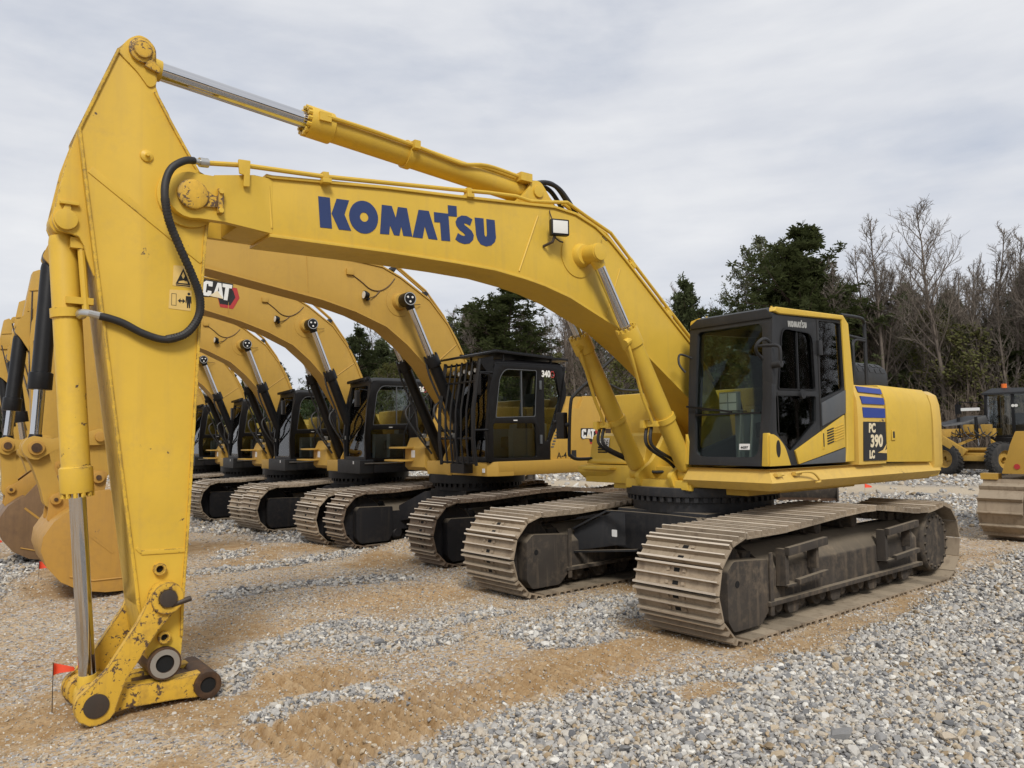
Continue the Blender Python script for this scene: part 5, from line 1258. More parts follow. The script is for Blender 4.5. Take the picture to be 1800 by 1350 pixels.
    for nm, lp_, y_ in (('door_pane', dw_, 1.40), ('lower_pane', lw_, 1.40), ('quarter_pane', qw_, 1.40), ('right_pane', rw_, 0.48)):
        g = MB(); g.plate([lp_], side(y_), 0.005); g.build(nm, 'glass_dark' if nm == 'lower_pane' else 'glass_cat', cb_)
    g = MB(); g.plate([dw_, [(0.18+(a-0.18)*0.97, 2.45+(b_-2.45)*0.97) for a, b_ in dw_]], side(1.424), 0.003); g.build('window_trim', 'grey_panel', cb_)
    g = MB(); g.box(0.10, 0.115, 1.40, 1.424, 2.10, 2.80); g.build('slide_rail', 'grey_panel', cb_)
    g = MB(); g.box(-0.27, -0.23, 1.41, 1.44, 2.52, 2.66); g.build('hinge', 'grey_panel', cb_, bevel=0.006)
    g = MB(); g.box(-0.27, -0.23, 1.41, 1.44, 1.68, 1.82); g.build('hinge', 'grey_panel', cb_, bevel=0.006)
    g = MB(); g.box(0.20, 0.27, 1.42, 1.428, 2.035, 2.05); g.build('door_handle', 'paper', cb_)
    for k in range(9):
        g = MB(); zz = 1.62+k*0.045; g.box(-0.50-(zz-1.62)*0.42, -0.445-(zz-1.62)*0.42, 1.42, 1.43, zz, zz+0.020); g.build('louvre', 'grey_panel', cb_)
    g = MB(); g.box(-0.38, 0.02, 0.72, 1.16, 1.62, 1.80); g.loft([[(x0, 0.76, z), (x0, 1.14, z), (x0+0.12, 1.14, z), (x0+0.12, 0.76, z)] for x0, z in ((-0.36, 1.78), (-0.44, 2.25), (-0.50, 2.48))]); g.build('seat', 'seat_fabric', cb_, bevel=0.03)
    g = MB(); g.box(-0.3, 0.2, 0.56, 0.70, 1.44, 1.92); g.box(-0.3, 0.2, 1.18, 1.32, 1.44, 1.92); g.box(-0.42, -0.3, 0.52, 1.36, 1.44, 2.0); g.box(0.45, 0.50, 0.56, 0.74, 1.9, 2.1); g.build('console', 'interior_grey', cb_, bevel=0.02)
    if number:
        text_on('number', number, 0.135, 'white_print', cb_, (-0.37 if guard else -0.40, 1.4225, 2.765), (-1, 0, 0), (0, 0, 1), 0.003, 0.006, 0.0, 0.85)
        g = MB(); g.plate([[(-0.50+0.045*math.cos(a)*-1, 2.765+0.06*math.sin(a)) for a in [PI*2*i/6 for i in range(6)]], [(-0.50+0.034*math.cos(a)*-1, 2.765+0.048*math.sin(a)) for a in [PI*2*i/6 for i in range(6)]]], side(1.4225), 0.002); g.build('number_badge', 'red_print', cb_)
    # mirror
    g = MB(); g.loft([[(0.86, 1.30+a, z) for a in (0, 0.14)]+[(0.92, 1.30+a, z) for a in (0.12, 0.02)] for z in (2.42, 2.46, 2.68, 2.72)]); g.tube([(0.70, 1.42, 2.72), (0.86, 1.42, 2.74), (0.88, 1.40, 2.6)], 0.014, 6); g.build('mirror_housing', 'black_paint', cb_, bevel=0.015)
    g = MB(); g.box(0.852, 0.858, 1.315, 1.425, 2.45, 2.69); g.build('mirror_glass', 'mirror', cb_)
    if guard:
        for k in range(7):
            y_ = 0.47+k*0.15
            g = MB(); g.tube([(0.98-0.12, y_, 2.93), (0.98, y_, 2.2), (0.985, y_, 1.75), (0.95, y_, 1.40)], 0.016, 6); g.build('guard_bar', 'black_paint', cb_)
        g = MB()
        for z, x in ((2.90, 0.865), (2.62, 0.93), (1.78, 0.985), (1.42, 0.955)):
            g.tube([(x-0.02, 0.44, z), (x-0.02, 1.40, z)], 0.018, 6)
        for y_ in (0.43, 1.41):
            g.tube([(0.86, y_, 2.95), (0.975, y_, 2.2), (0.98, y_, 1.75), (0.94, y_, 1.38)], 0.024, 6); g.tube([(0.70, y_, 1.9), (0.98, y_, 1.9)], 0.018, 6); g.tube([(0.64, y_, 2.75), (0.88, y_, 2.75)], 0.018, 6)
        g.box(0.80, 0.96, 0.72, 1.10, 1.26, 1.40)
        g.build('guard_frame', 'black_paint', cb_)
        g = MB(); g.prism([(0.92, 3.02), (0.60, 3.09), (-0.80, 3.02), (-0.80, 2.985), (0.60, 3.055), (0.92, 2.985)], 0.38, 1.46); g.box(0.28, 0.34, 0.5, 1.3, 3.07, 3.12); g.build('roof_guard', 'black_paint', cb_, bevel=0.006)
        for k in range(8):
            g = MB(); g.beam((0.60, 0.45+k*0.13, 3.10), (-0.55, 0.45+k*0.13, 3.045), 0.03, 0.03); g.build('roof_slat', 'black_paint', cb_)
        for y_ in (0.5, 1.38):
            for x in (0.42, -0.5):
                g = MB(); g.cyl((x, y_, 2.9), (x, y_, 3.06), 0.02, n=8); g.build('guard_post', 'black_paint', cb_)
        for k in range(5):
            g = MB(); g.cyl((0.76, 0.58+k*0.15, 2.80-0.03*(k % 2)), (0.80, 0.58+k*0.15, 2.80-0.03*(k % 2)), 0.032, n=12); g.build('cab_lamp', 'lens', cb_)
        g = MB(); g.prism([(0.62, 2.62), (0.90, 2.95), (0.62, 3.0)], 1.40, 1.415); g.build('guard_gusset', 'black_paint', cb_)
    else:
        g = MB(); g.beam((0.66, 0.46, 2.92), (0.62, 1.30, 2.965), 0.05, 0.05); g.cyl((0.66, 1.26, 2.93), (0.69, 1.26, 2.93), 0.035, n=12); g.build('lamp_bar', 'black_paint', cb_)
    # house
    g = MB(); hp_ = [(-0.42, 1.42), (-0.42, 1.70), (-0.80, 2.44), (-0.84, 2.24), (-1.04, 2.24), (-1.16, 2.44), (-2.55, 2.44), (-2.60, 1.42)]
    g.prism([(-0.435, 1.40), (-0.44, 1.69), (-0.80, 2.43), (-2.55, 2.44), (-2.60, 1.40)], 1.0, 1.36); g.prism([(-0.44, 1.40), (-0.445, 1.69), (-0.72, 2.24), (-1.04, 2.24), (-1.16, 2.44), (-2.55, 2.44), (-2.60, 1.40)], 1.36, 1.425)
    hs2 = g.build('side_housing', Y, T, bevel=0.02, rz=rz)
    g = MB(); g.box(-0.845, -0.838, 1.424, 1.4285, 1.42, 2.22); g.box(-1.505, -1.498, 1.424, 1.4285, 1.42, 2.42); g.build('panel_gap', 'black_print', hs2)
    for z in (2.02, 1.80):
        g = MB(); g.box(-2.15, -1.60, 1.424, 1.43, z, z+0.11); g.build('grille', 'rusty_steel', hs2)
    g = MB(); g.box(-0.96, -0.86, 1.424, 1.4285, 1.44, 1.57); g.build('filter_plate', 'dark_grey', hs2)
    if guard:
        text_on('mark', 'A-4', 0.135, 'black_print', hs2, (-0.66, 1.428, 1.49), (-1, 0, 0), (0, 0, 1), 0.002, 0.001)
        cat_logo(hs2, lambda u, v, w: (-1.08-u, 1.424+w, 1.74+v), 0.23)
    g = MB(); g.box(-2.58, -0.42, -0.42, 1.02, 1.40, 2.40); g.box(-2.58, -0.1, -1.36, -0.42, 1.40, 2.24); g.build('hood', Y, T, bevel=0.05, rz=rz)
    g = MB(); cw = [(1.36, 1.25), (1.42, 1.45), (1.43, 2.0), (1.36, 2.25), (-1.36, 2.25), (-1.43, 2.0), (-1.42, 1.45), (-1.36, 1.25)]
    g.loft([[(x, a*s, b_) for a, b_ in cw] for x, s in ((-2.62, 1.0), (-2.9, 0.97), (-3.2, 0.75))]); g.build('counterweight', Y, T, bevel=0.03, rz=rz)
    # right front tool box with steps
    g = MB(); g.loft([[(0.0, y_, 1.24), (0.60, y_, 1.24), (0.66, y_, 1.30), (0.66, y_, 1.62), (0.62, y_, 1.66), (0.56, y_, 1.80), (0.0, y_, 1.83)] for y_ in (-1.30, -0.60)]); tb_ = g.build('tool_box', Y, T, bevel=0.02, rz=rz)
    g = MB(); g.box(0.40, 0.86, -1.52, -1.00, 1.615, 1.645); g.build('step_plate', Y, tb_, bevel=0.006)
    g = MB(); g.box(0.40, 0.92, -1.58, -1.00, 1.395, 1.425); g.build('step_plate', Y, tb_, bevel=0.006)
    g = MB(); g.box(0.661, 0.664, -1.06, -0.93, 1.46, 1.585); g.build('paper_note', 'paper', tb_)
    g = MB(); g.tube(smooth_path([(0.10, -1.40, 2.62), (0.34, -1.46, 2.30), (0.52, -1.52, 1.95), (0.54, -1.54, 1.80), (0.54, -1.54, 1.32)], 5), 0.018, 6); rl_ = g.build('grab_rail', 'black_paint', T, rz=rz)
    # boom
    A, c0, s0 = Vector((0.0, 2.0)), math.cos(boom_rot), math.sin(boom_rot)
    def br_(p): d = Vector(p)-A; return (A.x+d.x*c0-d.y*s0, A.y+d.x*s0+d.y*c0)
    bt = [(5.72, 4.44), (5.45, 4.50), (4.41, 4.52), (3.39, 4.50), (2.94, 4.50), (2.28, 4.46), (1.85, 4.42), (1.54, 4.29), (1.02, 3.98), (0.69, 3.62), (0.46, 3.24), (0.10, 2.50), (-0.12, 2.10)]
    bb = [(5.72, 4.06), (5.45, 4.10), (4.42, 4.11), (2.80, 3.84), (2.28, 3.71), (1.77, 3.52), (1.41, 3.26), (1.10, 2.97), (0.60, 2.30), (0.16, 1.84), (-0.06, 1.88)]
    bt, bb = [br_(p) for p in bt], [br_(p) for p in bb]
    g = MB(); g.prism(bt+list(reversed(bb)), -0.20, 0.21); bm2 = g.build('boom', Y, T, bevel=0.006, rz=rz)
    g = MB(); g.prism(offset_strip(bt, -0.022), -0.225, 0.228); g.build('top_flange', Y, bm2)
    g = MB(); g.prism(offset_strip(bb[:-1], 0.022), -0.225, 0.228); g.build('bottom_flange', Y, bm2)
    pn = br_((1.55, 3.91)); PN = Vector((pn[0], 0, pn[1]))
    g = MB(); g.ring((PN.x, 0.205, PN.z), (PN.x, 0.218, PN.z), 0.23, 0.0, 28); g.lathe([(0.14, 0.21), (0.115, 0.30)], (PN.x, 0, PN.z), 'y', 22); g.build('boss_plate', Y, bm2, bevel=0.005)
    for y_ in (0.36, -0.555):
        g = MB(); g.cyl((PN.x, y_, PN.z), (PN.x, y_+0.195, PN.z), 0.105, n=24); g.build('boss_cap', 'black_paint', bm2, bevel=0.01)
    g = MB(); g.ring((PN.x, 0.556, PN.z), (PN.x, 0.560, PN.z), 0.100, 0.088, 24); g.build('cap_ring', 'zinc', bm2)
    for k in range(3):
        a = 2*PI*k/3+0.5; g = MB(); g.cyl((PN.x+0.045*math.cos(a), 0.555, PN.z+0.045*math.sin(a)), (PN.x+0.045*math.cos(a), 0.565, PN.z+0.045*math.sin(a)), 0.017, n=8); g.build('cap_bolt', 'white_print', bm2)
    def b3(x, z, y=0.213): q = br_((x, z)); return (q[0], y, q[1])
    g = MB(); g.tube(smooth_path([b3(2.38, 4.27), b3(2.20, 4.16, 0.22), b3(2.05, 4.06, 0.22), b3(1.89, 4.05, 0.22), b3(1.74, 4.14, 0.22), b3(1.63, 4.27)], 4), 0.007, 6); g.tube(smooth_path([b3(1.89, 4.05, 0.22), b3(1.97, 3.96, 0.22), b3(2.06, 3.92, 0.24)], 3), 0.007, 6); g.tube(smooth_path([b3(1.46, 3.88, 0.5), b3(1.36, 3.87, 0.3), b3(1.20, 3.90, 0.24)], 3), 0.006, 6); g.build('lamp_wire', 'rusty_steel', bm2)
    q = Vector(b3(2.38, 4.28, 0.23)); g = MB(); g.box(q.x-0.05, q.x+0.06, 0.21, 0.25, q.z-0.04, q.z+0.05); g.build('plug_bracket', Y, bm2, bevel=0.006)
    q = Vector(b3(2.10, 3.93, 0.24)); g = MB(); g.cyl((q.x, 0.21, q.z-0.04), (q.x, 0.28, q.z-0.03), 0.02, n=8); g.lathe([(0.04, 0.0), (0.065, 0.05), (0.065, 0.08)], (q.x, 0.27, q.z+0.02), 'x', 14); g.build('boom_lamp', 'black_paint', bm2)
    g = MB(); g.cyl((q.x+0.08, 0.27, q.z+0.02), (q.x+0.086, 0.27, q.z+0.02), 0.055, n=14); g.build('lamp_lens', 'lens', bm2)
    g = MB(); g.tube([b3(0.52, 3.30), b3(0.98, 2.92)], 0.008, 6); g.build('weld_seam', Y, bm2)
    g = MB(); g.tube([b3(3.05, 4.45), b3(3.02, 3.92)], 0.006, 6); g.build('weld_seam', Y, bm2)
    for dy, dz in ((0.14, 0.05), (0.04, 0.07)):
        g = MB(); g.tube([b3(x, z+dz+e, dy) for x, z, e in ((3.4, 4.50, 0.02), (2.94, 4.50, 0.02), (2.40, 4.47, 0.06), (1.95, 4.44, 0.11), (1.50, 4.30, 0.10), (1.05, 4.02, 0.08), (0.72, 3.66, 0.06), (0.46, 3.28, 0.04), (0.05, 2.5, 0.04))], 0.018, 8); g.build('pipe', Y, bm2)
    for x, z in ((2.2, 4.47), (1.62, 4.38), (1.05, 4.04), (0.62, 3.56)):
        q = b3(x, z+0.05, 0.09); g = MB(); g.obox(q, (0.06, 0.16, 0.07), Matrix.Rotation(-0.6 if x < 2 else 0, 3, 'Y')); g.build('pipe_clamp', 'dark_grey', bm2)
    def LG(u, v, w): q = br_((3.50-u, 4.16+v)); return (q[0], 0.211+w, q[1])
    if not guard: cat_logo(bm2, LG, 0.41)
    P0 = Vector((0.36, 0, 1.40))
    for sy in (1, -1):
        lc = cylinder_part(T, (P0.x, sy*0.46, P0.z), (PN.x, sy*0.46, PN.z), 0.088, 0.058, 0.66, ('black_paint',), rz=rz, head=1.32, name='lift_cylinder', eye=0.10, bolts=8)
        g = MB(); dd = (PN-P0); n_ = Vector((dd.z, 0, -dd.x)).normalized()
        def oc(t, o, y_=0.0): v = P0+dd*t+n_*o; return (v.x, sy*0.46+y_, v.z)
        g.tube(smooth_path([oc(0.63, 0.12), oc(0.55, 0.15), oc(0.40, 0.14), oc(0.32, 0.16), oc(0.25, 0.22), oc(0.12, 0.16)], 4), 0.017, 6); g.tube(smooth_path([oc(0.40, 0.1, -0.1), oc(0.38, 0.26, -0.08), oc(0.30, 0.30, -0.04), oc(0.08, 0.16, 0.0)], 4), 0.017, 6); g.build('hose', 'rubber', lc)
        g = MB()
        for k in range(2): v = oc(0.20-0.05*k, 0.17); g.box(v[0]-0.02, v[0]+0.02, v[1]-0.05, v[1]+0.05, v[2]-0.035, v[2]+0.035)
        g.build('hose_fitting', 'zinc', lc)
    g = MB(); g.prism(rpoly([(-0.3, 1.3), (0.50, 1.25), (0.50, 1.45), (0.15, 2.12), (-0.15, 2.12)], 0.05), 0.22, 0.27); g.prism(rpoly([(-0.3, 1.3), (0.50, 1.25), (0.50, 1.45), (0.15, 2.12), (-0.15, 2.12)], 0.05), -0.27, -0.22); g.build('boom_bracket', Y, T, rz=rz)
    # arm hangs from the boom tip down to the bucket pin
    tip = br_((5.72, 4.25)); KP = (5.67, 1.37)
    def am(p):
        t = (p[1]-1.37)/(4.25-1.37); x = p[0]+(tip[0]-5.72)*t; z = 1.37+(p[1]-1.37)*((tip[1]-1.37)/(4.25-1.37)) if p[1] > 1.37 else p[1]
        return (x, z)
    ao = [(5.50, 4.20), (5.36, 4.75), (5.42, 4.90), (5.54, 4.92), (6.10, 4.32), (6.12, 4.0), (5.92, 2.2), (5.80, 1.42), (5.67, 1.25), (5.54, 1.40), (5.52, 2.2), (5.48, 3.7)]
    ao = [am(p) for p in ao]
    if low_lug: ao = [(5.34, tip[1]-0.05), (5.16, tip[1]+0.45), (5.24, tip[1]+0.58), (5.36, tip[1]+0.55), (5.66, 4.45), (5.90, 3.75), (5.92, 3.45), (5.86, 2.2), (5.80, 1.42), (5.67, 1.25), (5.54, 1.40), (5.46, 2.2), (5.38, 3.7)]
    g = MB(); g.prism(ao, -0.19, 0.19); ar_ = g.build('arm', Y, T, bevel=0.01, rz=rz)
    lug = (6.02, 3.62) if low_lug else am((6.20, 4.06)); JN = (6.17, 1.80) if low_lug else (6.32, 1.74); QN = (6.11, 1.13)
    for y0_, y1_ in ((0.10, 0.15), (-0.15, -0.10)):
        g = MB(); g.prism(rpoly([(lug[0]-0.22, lug[1]+0.42), (lug[0]+0.02, lug[1]+0.20), (lug[0]+0.11, lug[1]-0.03), (lug[0]+0.02, lug[1]-0.13), (lug[0]-0.2, lug[1]-0.5)], 0.04), y0_, y1_); g.build('cylinder_lug', Y, ar_)
    bc_ = cylinder_part(T, (lug[0], 0, lug[1]), (JN[0], 0, JN[1]), 0.105, 0.062, 0.70, ('black_paint',), rz=rz, head=1.25, name='bucket_cylinder', eye=0.10, bolts=0)
    g = MB(); g.tube([am((6.05, 3.9))[:1]+(0.16,)+am((6.05, 3.9))[1:], am((5.98, 2.6))[:1]+(0.16,)+am((5.98, 2.6))[1:]], 0.014, 6); g.tube([am((5.97, 3.2))[:1]+(0.20,)+am((5.97, 3.2))[1:], am((5.86, 2.1))[:1]+(0.20,)+am((5.86, 2.1))[1:]], 0.012, 6); g.build('pipe', 'pin_steel', ar_)
    ca = br_((2.7, 4.66))
    ac_ = cylinder_part(T, (ca[0], 0, ca[1]), (am((5.45, 4.80))[0], 0, am((5.45, 4.80))[1]), 0.09, 0.055, 0.60, (Y,), rz=rz, name='arm_cylinder', eye=0.08, bolts=0)
    def lk(nm, p0, p1, r0, r1, w_, y0_, y1_):
        o_ = link_outline(Vector((p0[0], 0, p0[1])), r0, Vector((p1[0], 0, p1[1])), r1, w_)
        for a_, b_ in ((y0_, y1_), (-y1_, -y0_)):
            g = MB(); g.prism(o_, a_, b_); g.build(nm, Y, T, bevel=0.006, rz=rz)
    lk('guide_link', (5.66, 1.86), JN, 0.10, 0.14, 0.07, 0.20, 0.26)
    lk('bucket_link', JN, QN, 0.13, 0.12, 0.10, 0.05, 0.17)
    for p_, r_ in ((JN, 0.085), (QN, 0.06), ((5.66, 1.86), 0.06), (KP, 0.07)):
        g = MB(); g.cyl((p_[0], -0.30, p_[1]), (p_[0], 0.30, p_[1]), r_, n=18); g.build('link_pin', 'cat_bucket_yellow', T, bevel=0.01, rz=rz)
    g = MB(); g.cyl((JN[0], 0.30, JN[1]), (JN[0], 0.315, JN[1]), 0.055, n=14); g.cyl((KP[0], 0.30, KP[1]), (KP[0], 0.315, KP[1]), 0.03, n=12); g.cyl((QN[0], 0.30, QN[1]), (QN[0], 0.312, QN[1]), 0.022, n=12); g.build('pin_end', 'rusty_steel', T, rz=rz)
    # bucket
    prof = [(5.95, 1.04), (6.03, 1.0), (6.16, 0.90), (6.26, 0.74), (6.28, 0.58), (6.22, 0.40), (6.08, 0.22), (5.88, 0.10), (5.62, 0.05), (5.34, 0.045), (5.12, 0.06)]
    inn = [(5.95, 0.98), (6.02, 0.94), (6.12, 0.85), (6.21, 0.71), (6.23, 0.58), (6.17, 0.43), (6.04, 0.27), (5.86, 0.15), (5.62, 0.10), (5.34, 0.08), (5.12, 0.075)]
    HW = 0.65
    g = MB(); g.loft([[(a, y_, b_) for a, b_ in prof+list(reversed(inn))] for y_ in (-HW, HW)]); bk = g.build('bucket_shell', 'cat_bucket_yellow' if guard else 'rusty_bucket', T, bevel=0.004, rz=rz)
    sp_ = rpoly(prof+[(5.12, 0.12), (5.30, 0.60), (5.52, 1.12), (5.60, 1.24), (5.80, 1.22)], 0.01)
    for y0_, y1_ in ((HW-0.035, HW+0.002), (-HW-0.002, -HW+0.035)):
        g = MB(); g.prism(sp_, y0_, y1_); g.build('bucket_side', 'cat_bucket_yellow' if guard else 'rusty_bucket', bk, bevel=0.005)
    for y0_, y1_ in ((0.20, 0.25), (-0.25, -0.20)):
        g = MB(); g.prism(rpoly([(5.56, 1.44), (5.76, 1.46), (6.05, 1.22), (6.18, 1.16), (6.18, 1.04), (6.20, 0.86), (5.9, 0.98), (5.6, 1.16)], 0.06), y0_, y1_); g.build('bucket_ear', 'cat_bucket_yellow', bk, bevel=0.005)
    g = MB(); g.tube([(5.99, HW+0.006, 0.27), (5.75, HW+0.006, 0.20), (5.16, HW+0.006, 0.20)], 0.010, 6); g.beam((5.95, HW+0.004, 0.86), (5.55, HW+0.004, 0.50), 0.006, 0.03); g.build('side_seam', 'cat_bucket_yellow', bk)
    for k in range(5):
        y_ = -0.56+k*0.28; g = MB(); g.loft([[(5.14, y_-0.06, 0.045), (5.14, y_+0.06, 0.045), (5.14, y_+0.06, 0.12), (5.14, y_-0.06, 0.12)], [(4.96, y_-0.04, 0.065), (4.96, y_+0.04, 0.065), (4.96, y_+0.04, 0.085), (4.96, y_-0.04, 0.085)]]); g.build('bucket_tooth', 'rusty_steel', bk)
    return T
CG = 'ochre excavators parked in a row behind'
SW = math.radians(-4)
make_cat('ochre excavator with barred cab guard marked 340, next to the big yellow one', (-0.3, -4.74, 0.0), SW, 0.62, True, '340', CG)
c1 = make_cat('ochre excavator with open black cab, second in the row behind the 340', (-0.3, -8.35, -0.04), SW, 0.82, False, '326', CG, math.radians(4), True, True)
TIP = Vector((5.549, 0, 4.643)); ARMSET = ('arm', 'bucket_cylinder', 'guide_link', 'bucket_link', 'link_pin', 'pin_end', 'bucket_shell')
for lb, lc_, in (('ochre excavator with 326 on its cab, third in the row', (-0.35, -11.8, -0.075)), ('ochre excavator mostly behind the yellow arm, fourth in the row', (-0.6, -15.3, -0.105)), ('ochre excavator farthest back at the end of the row', (-0.7, -18.8, -0.12))):
    c2 = copy_tree(c1); c2.location = lc_; c2['label'] = lb; c2.rotation_euler = (0, 0, math.radians({-0.35: 1.2, -0.6: -1.6, -0.7: 0.8}[lc_[0]]))
    fold = Matrix.Rotation(SW, 4, 'Z') @ Matrix.Translation(TIP) @ Matrix.Rotation(math.radians(13), 4, 'Y') @ Matrix.Translation(-TIP)
    for ch in c2.children:
        if ch.name.split('.')[0] in ARMSET: ch.matrix_local = fold
# ------------------------------------------------------------------ bulldozers
def dozer_shoe(pitch, W):
    g = MB(); h = pitch/2*1.16; g.prism([(-h, 0), (h, -0.006), (h, 0.012), (-h+0.045, 0.02), (-h+0.036, 0.075), (-h+0.018, 0.075), (-h, 0.02)], -W/2, W/2); return g.mesh('shoe', 'track_steel')
def make_dozer(label, loc, rz):
    T = thing('bulldozer', label, 'bulldozer', loc, rz, 'bulldozers standing in the yard')
    sh = dozer_shoe(0.20, 0.66); Y = 'cat_yellow'
    for sy in (1, -1):
        y0 = sy*1.02; R = 0.50
        make_track(T, y0, 0.66, (1.55, R), (-1.55, R), R, [(0.8, 0.93), (0, 0.95), (-0.8, 0.93)], 44, sh, 0.06, 0.018, 'undercarriage')
        f = MB(); f.box(-1.4, 1.4, y0-0.2, y0+0.2, 0.22, 0.70); f.build('track_frame', 'undercarriage', T, bevel=0.03)
        f = MB(); f.prism(rpoly([(y0-sy*0.50, 1.08), (y0+sy*0.03, 1.08), (y0-sy*0.12, 1.58), (y0-sy*0.20, 1.78), (y0-sy*0.50, 1.78)], 0.02), 0.55, 1.72, 'x'); fd = f.build('rear_fender', Y, T, bevel=0.02)
        f = MB(); f.cyl((1.722, y0-sy*0.20, 1.20), (1.730, y0-sy*0.20, 1.20), 0.045, n=16); f.build('reflector', 'red_print', fd)
        f = MB(); f.box(1.50, 1.70, y0-0.36, y0-0.1, 0.98, 1.08); f.build('bracket', Y, T)
        f = MB(); f.beam((-2.5, y0+sy*0.42, 0.45), (0.2, y0+sy*0.42, 0.45), 0.14, 0.22); f.build('push_arm', Y, T, bevel=0.02)
    f = MB(); f.box(-2.1, 1.6, -0.62, 0.62, 0.55, 1.3); f.box(-2.1, -0.2, -0.5, 0.5, 1.3, 1.85); f.build('hull', Y, T, bevel=0.05)
    f = MB(); f.box(-0.25, 0.75, -0.7, 0.7, 1.3, 2.85); c_ = f.build('cab', 'black_paint', T, bevel=0.06)
    for y_ in (-0.705, 0.705):
        f = MB(); f.box(-0.12, 0.62, min(y_, y_*0.995), max(y_, y_*0.995), 1.75, 2.7); f.build('window', 'glass_dark', c_)
    f = MB(); f.box(0.752, 0.758, -0.58, 0.58, 1.75, 2.7); f.build('window', 'glass_dark', c_)
    f = MB(); f.box(-0.4, 0.9, -0.8, 0.8, 2.86, 2.95); f.build('roof', 'black_paint', T, bevel=0.03)
    f = MB(); f.cyl((-1.2, 0.2, 1.85), (-1.2, 0.2, 2.5), 0.06, n=12); f.build('exhaust_stack', 'rusty_steel', T)
    f = MB(); pr_ = [(-2.55, 0.06), (-2.66, 0.35), (-2.68, 0.65), (-2.60, 0.95), (-2.50, 1.15)]
    f.prism(offset_strip(pr_, 0.05), -1.75, 1.75); bl_ = f.build('blade', 'undercarriage', T, bevel=0.006)
    f = MB(); f.prism([(-2.50, 0.04), (-2.74, 0.04), (-2.66, 0.10), (-2.50, 0.12)], -1.76, 1.76); f.build('cutting_edge', 'rusty_steel', bl_)
    for y_ in (-1.76, 1.73):
        f = MB(); f.prism([(-2.42, 0.06), (-2.75, 0.06), (-2.70, 0.6), (-2.55, 1.16), (-2.42, 1.10)], y_, y_+0.03); f.build('end_plate', 'undercarriage', bl_)
    f = MB(); f.box(1.6, 1.95, -0.35, 0.35, 0.55, 0.95)
    for y_ in (-0.28, 0.0, 0.28): f.box(1.75, 1.9, y_-0.04, y_+0.04, 0.35, 0.6)
    f.build('drawbar', Y, T, bevel=0.01)
    return T
dz = make_dozer('bulldozer at the right edge showing one wide track and a yellow fender', (-8.62, 1.98, 0.0), 0.0)
d2 = copy_tree(dz); d2.location = (-9.6, -16.6, 0.0); d2.rotation_euler = (0, 0, math.radians(45)); d2['label'] = 'bulldozer glimpsed under the tool box beyond the big yellow excavator'
d3 = copy_tree(dz); d3.location = (-13.4, -7.1, 0.0); d3.rotation_euler = (0, 0, math.radians(205)); d3['label'] = 'bulldozer with its dark blade showing beneath the big yellow cab deck'
# ------------------------------------------------------------------ motor grader
G = thing('motor_grader', 'motor grader with black cab and amber beacon parked at far right', 'grader', (-26.05, -6.1, 0.0), 0.0)
def wheel(parent, c, ax, R=0.68, W=0.36):
    ax = Vector(ax).normalized(); c = Vector(c); u = ax.orthogonal().normalized(); w = ax.cross(u)
    def lat(prof, n_=30):
        mb = MB(); vs = []; fs = []
        for r_, t in prof:
            for k in range(n_):
                a = 2*PI*k/n_; vs.append(c+ax*t+(u*math.cos(a)+w*math.sin(a))*r_)
        for i in range(len(prof)-1):
            for k in range(n_): fs.append((i*n_+k, i*n_+(k+1) % n_, (i+1)*n_+(k+1) % n_, (i+1)*n_+k))
        mb.add(vs, fs); return mb
    t = lat([(0.36, -W/2), (0.50, -W/2-0.02), (0.62, -W/2+0.01), (0.66, -W/2+0.05), (0.66, W/2-0.05), (0.62, W/2-0.01), (0.50, W/2+0.02), (0.36, W/2)])
    wh = t.build('wheel', 'tyre', parent, smooth=50)
    tr_ = MB()
    for k in range(26):
        for s in (-1, 1):
            a = 2*PI*(k+(0.25 if s > 0 else 0))/26; d = u*math.cos(a)+w*math.sin(a); tt = (w*math.cos(a)-u*math.sin(a))
            M = Matrix(((ax+tt*0.5*s).normalized(), tt, d)).transposed(); tr_.obox(c+d*0.665+ax*s*W*0.25, (W*0.48, 0.085, 0.035), M)
    tr_.build('tread', 'tyre', wh)
    r = lat([(0.37, -W/2+0.01), (0.34, -W/2+0.02), (0.31, -0.05), (0.12, -0.04), (0.10, -0.10), (0.10, 0.10), (0.12, 0.04), (0.31, 0.05), (0.34, W/2-0.02), (0.37, W/2-0.01)]); r.build('rim', 'grader_yellow', wh, smooth=50)
    return wh
wheel(G, (0.0, -1.02, 0.68), (0.90, -0.30, 0)); wheel(G, (0.25, 1.02, 0.68), (0.42, 0.90, 0))
wheel(G, (-5.6, -1.0, 0.68), (0, 1, 0)); wheel(G, (-5.6, 2.6, 0.68), (0, 1, 0))
g = MB(); g.beam((0.0, -1.0, 0.72), (0.2, 1.0, 0.72), 0.22, 0.22); g.build('axle', 'grader_yellow', G, bevel=0.02)
g = MB(); g.beam((0.2, -1.55, 1.72), (-1.8, 0.35, 1.72), 0.36, 0.34, (0, 0, 1)); g.beam((0.2, -1.5, 1.72), (0.1, -0.3, 0.9), 0.28, 0.3); g.build('main_frame', 'grader_yellow', G, bevel=0.02)
g = MB(); g.loft([[(x, y-0.45, z0), (x, y+0.45, z0), (x, y+0.36, z1), (x, y-0.36, z1)] for x, y, z0, z1 in ((0.1, -1.5, 1.98, 2.06), (-0.5, -0.9, 2.05, 2.18), (-1.1, -0.25, 2.08, 2.42))]); g.build('hood', 'dark_grey', G, bevel=0.03)
g = MB(); g.box(-0.9, -0.3, -0.75, 0.55, 1.02, 1.12); g.box(-0.75, -0.45, -0.55, 0.45, 0.85, 1.02); g.lathe([(0.75, 0.82), (0.75, 0.92)], (-0.6, 0, 0), 'z', 28); g.build('circle_frame', 'grader_yellow', G, bevel=0.02)
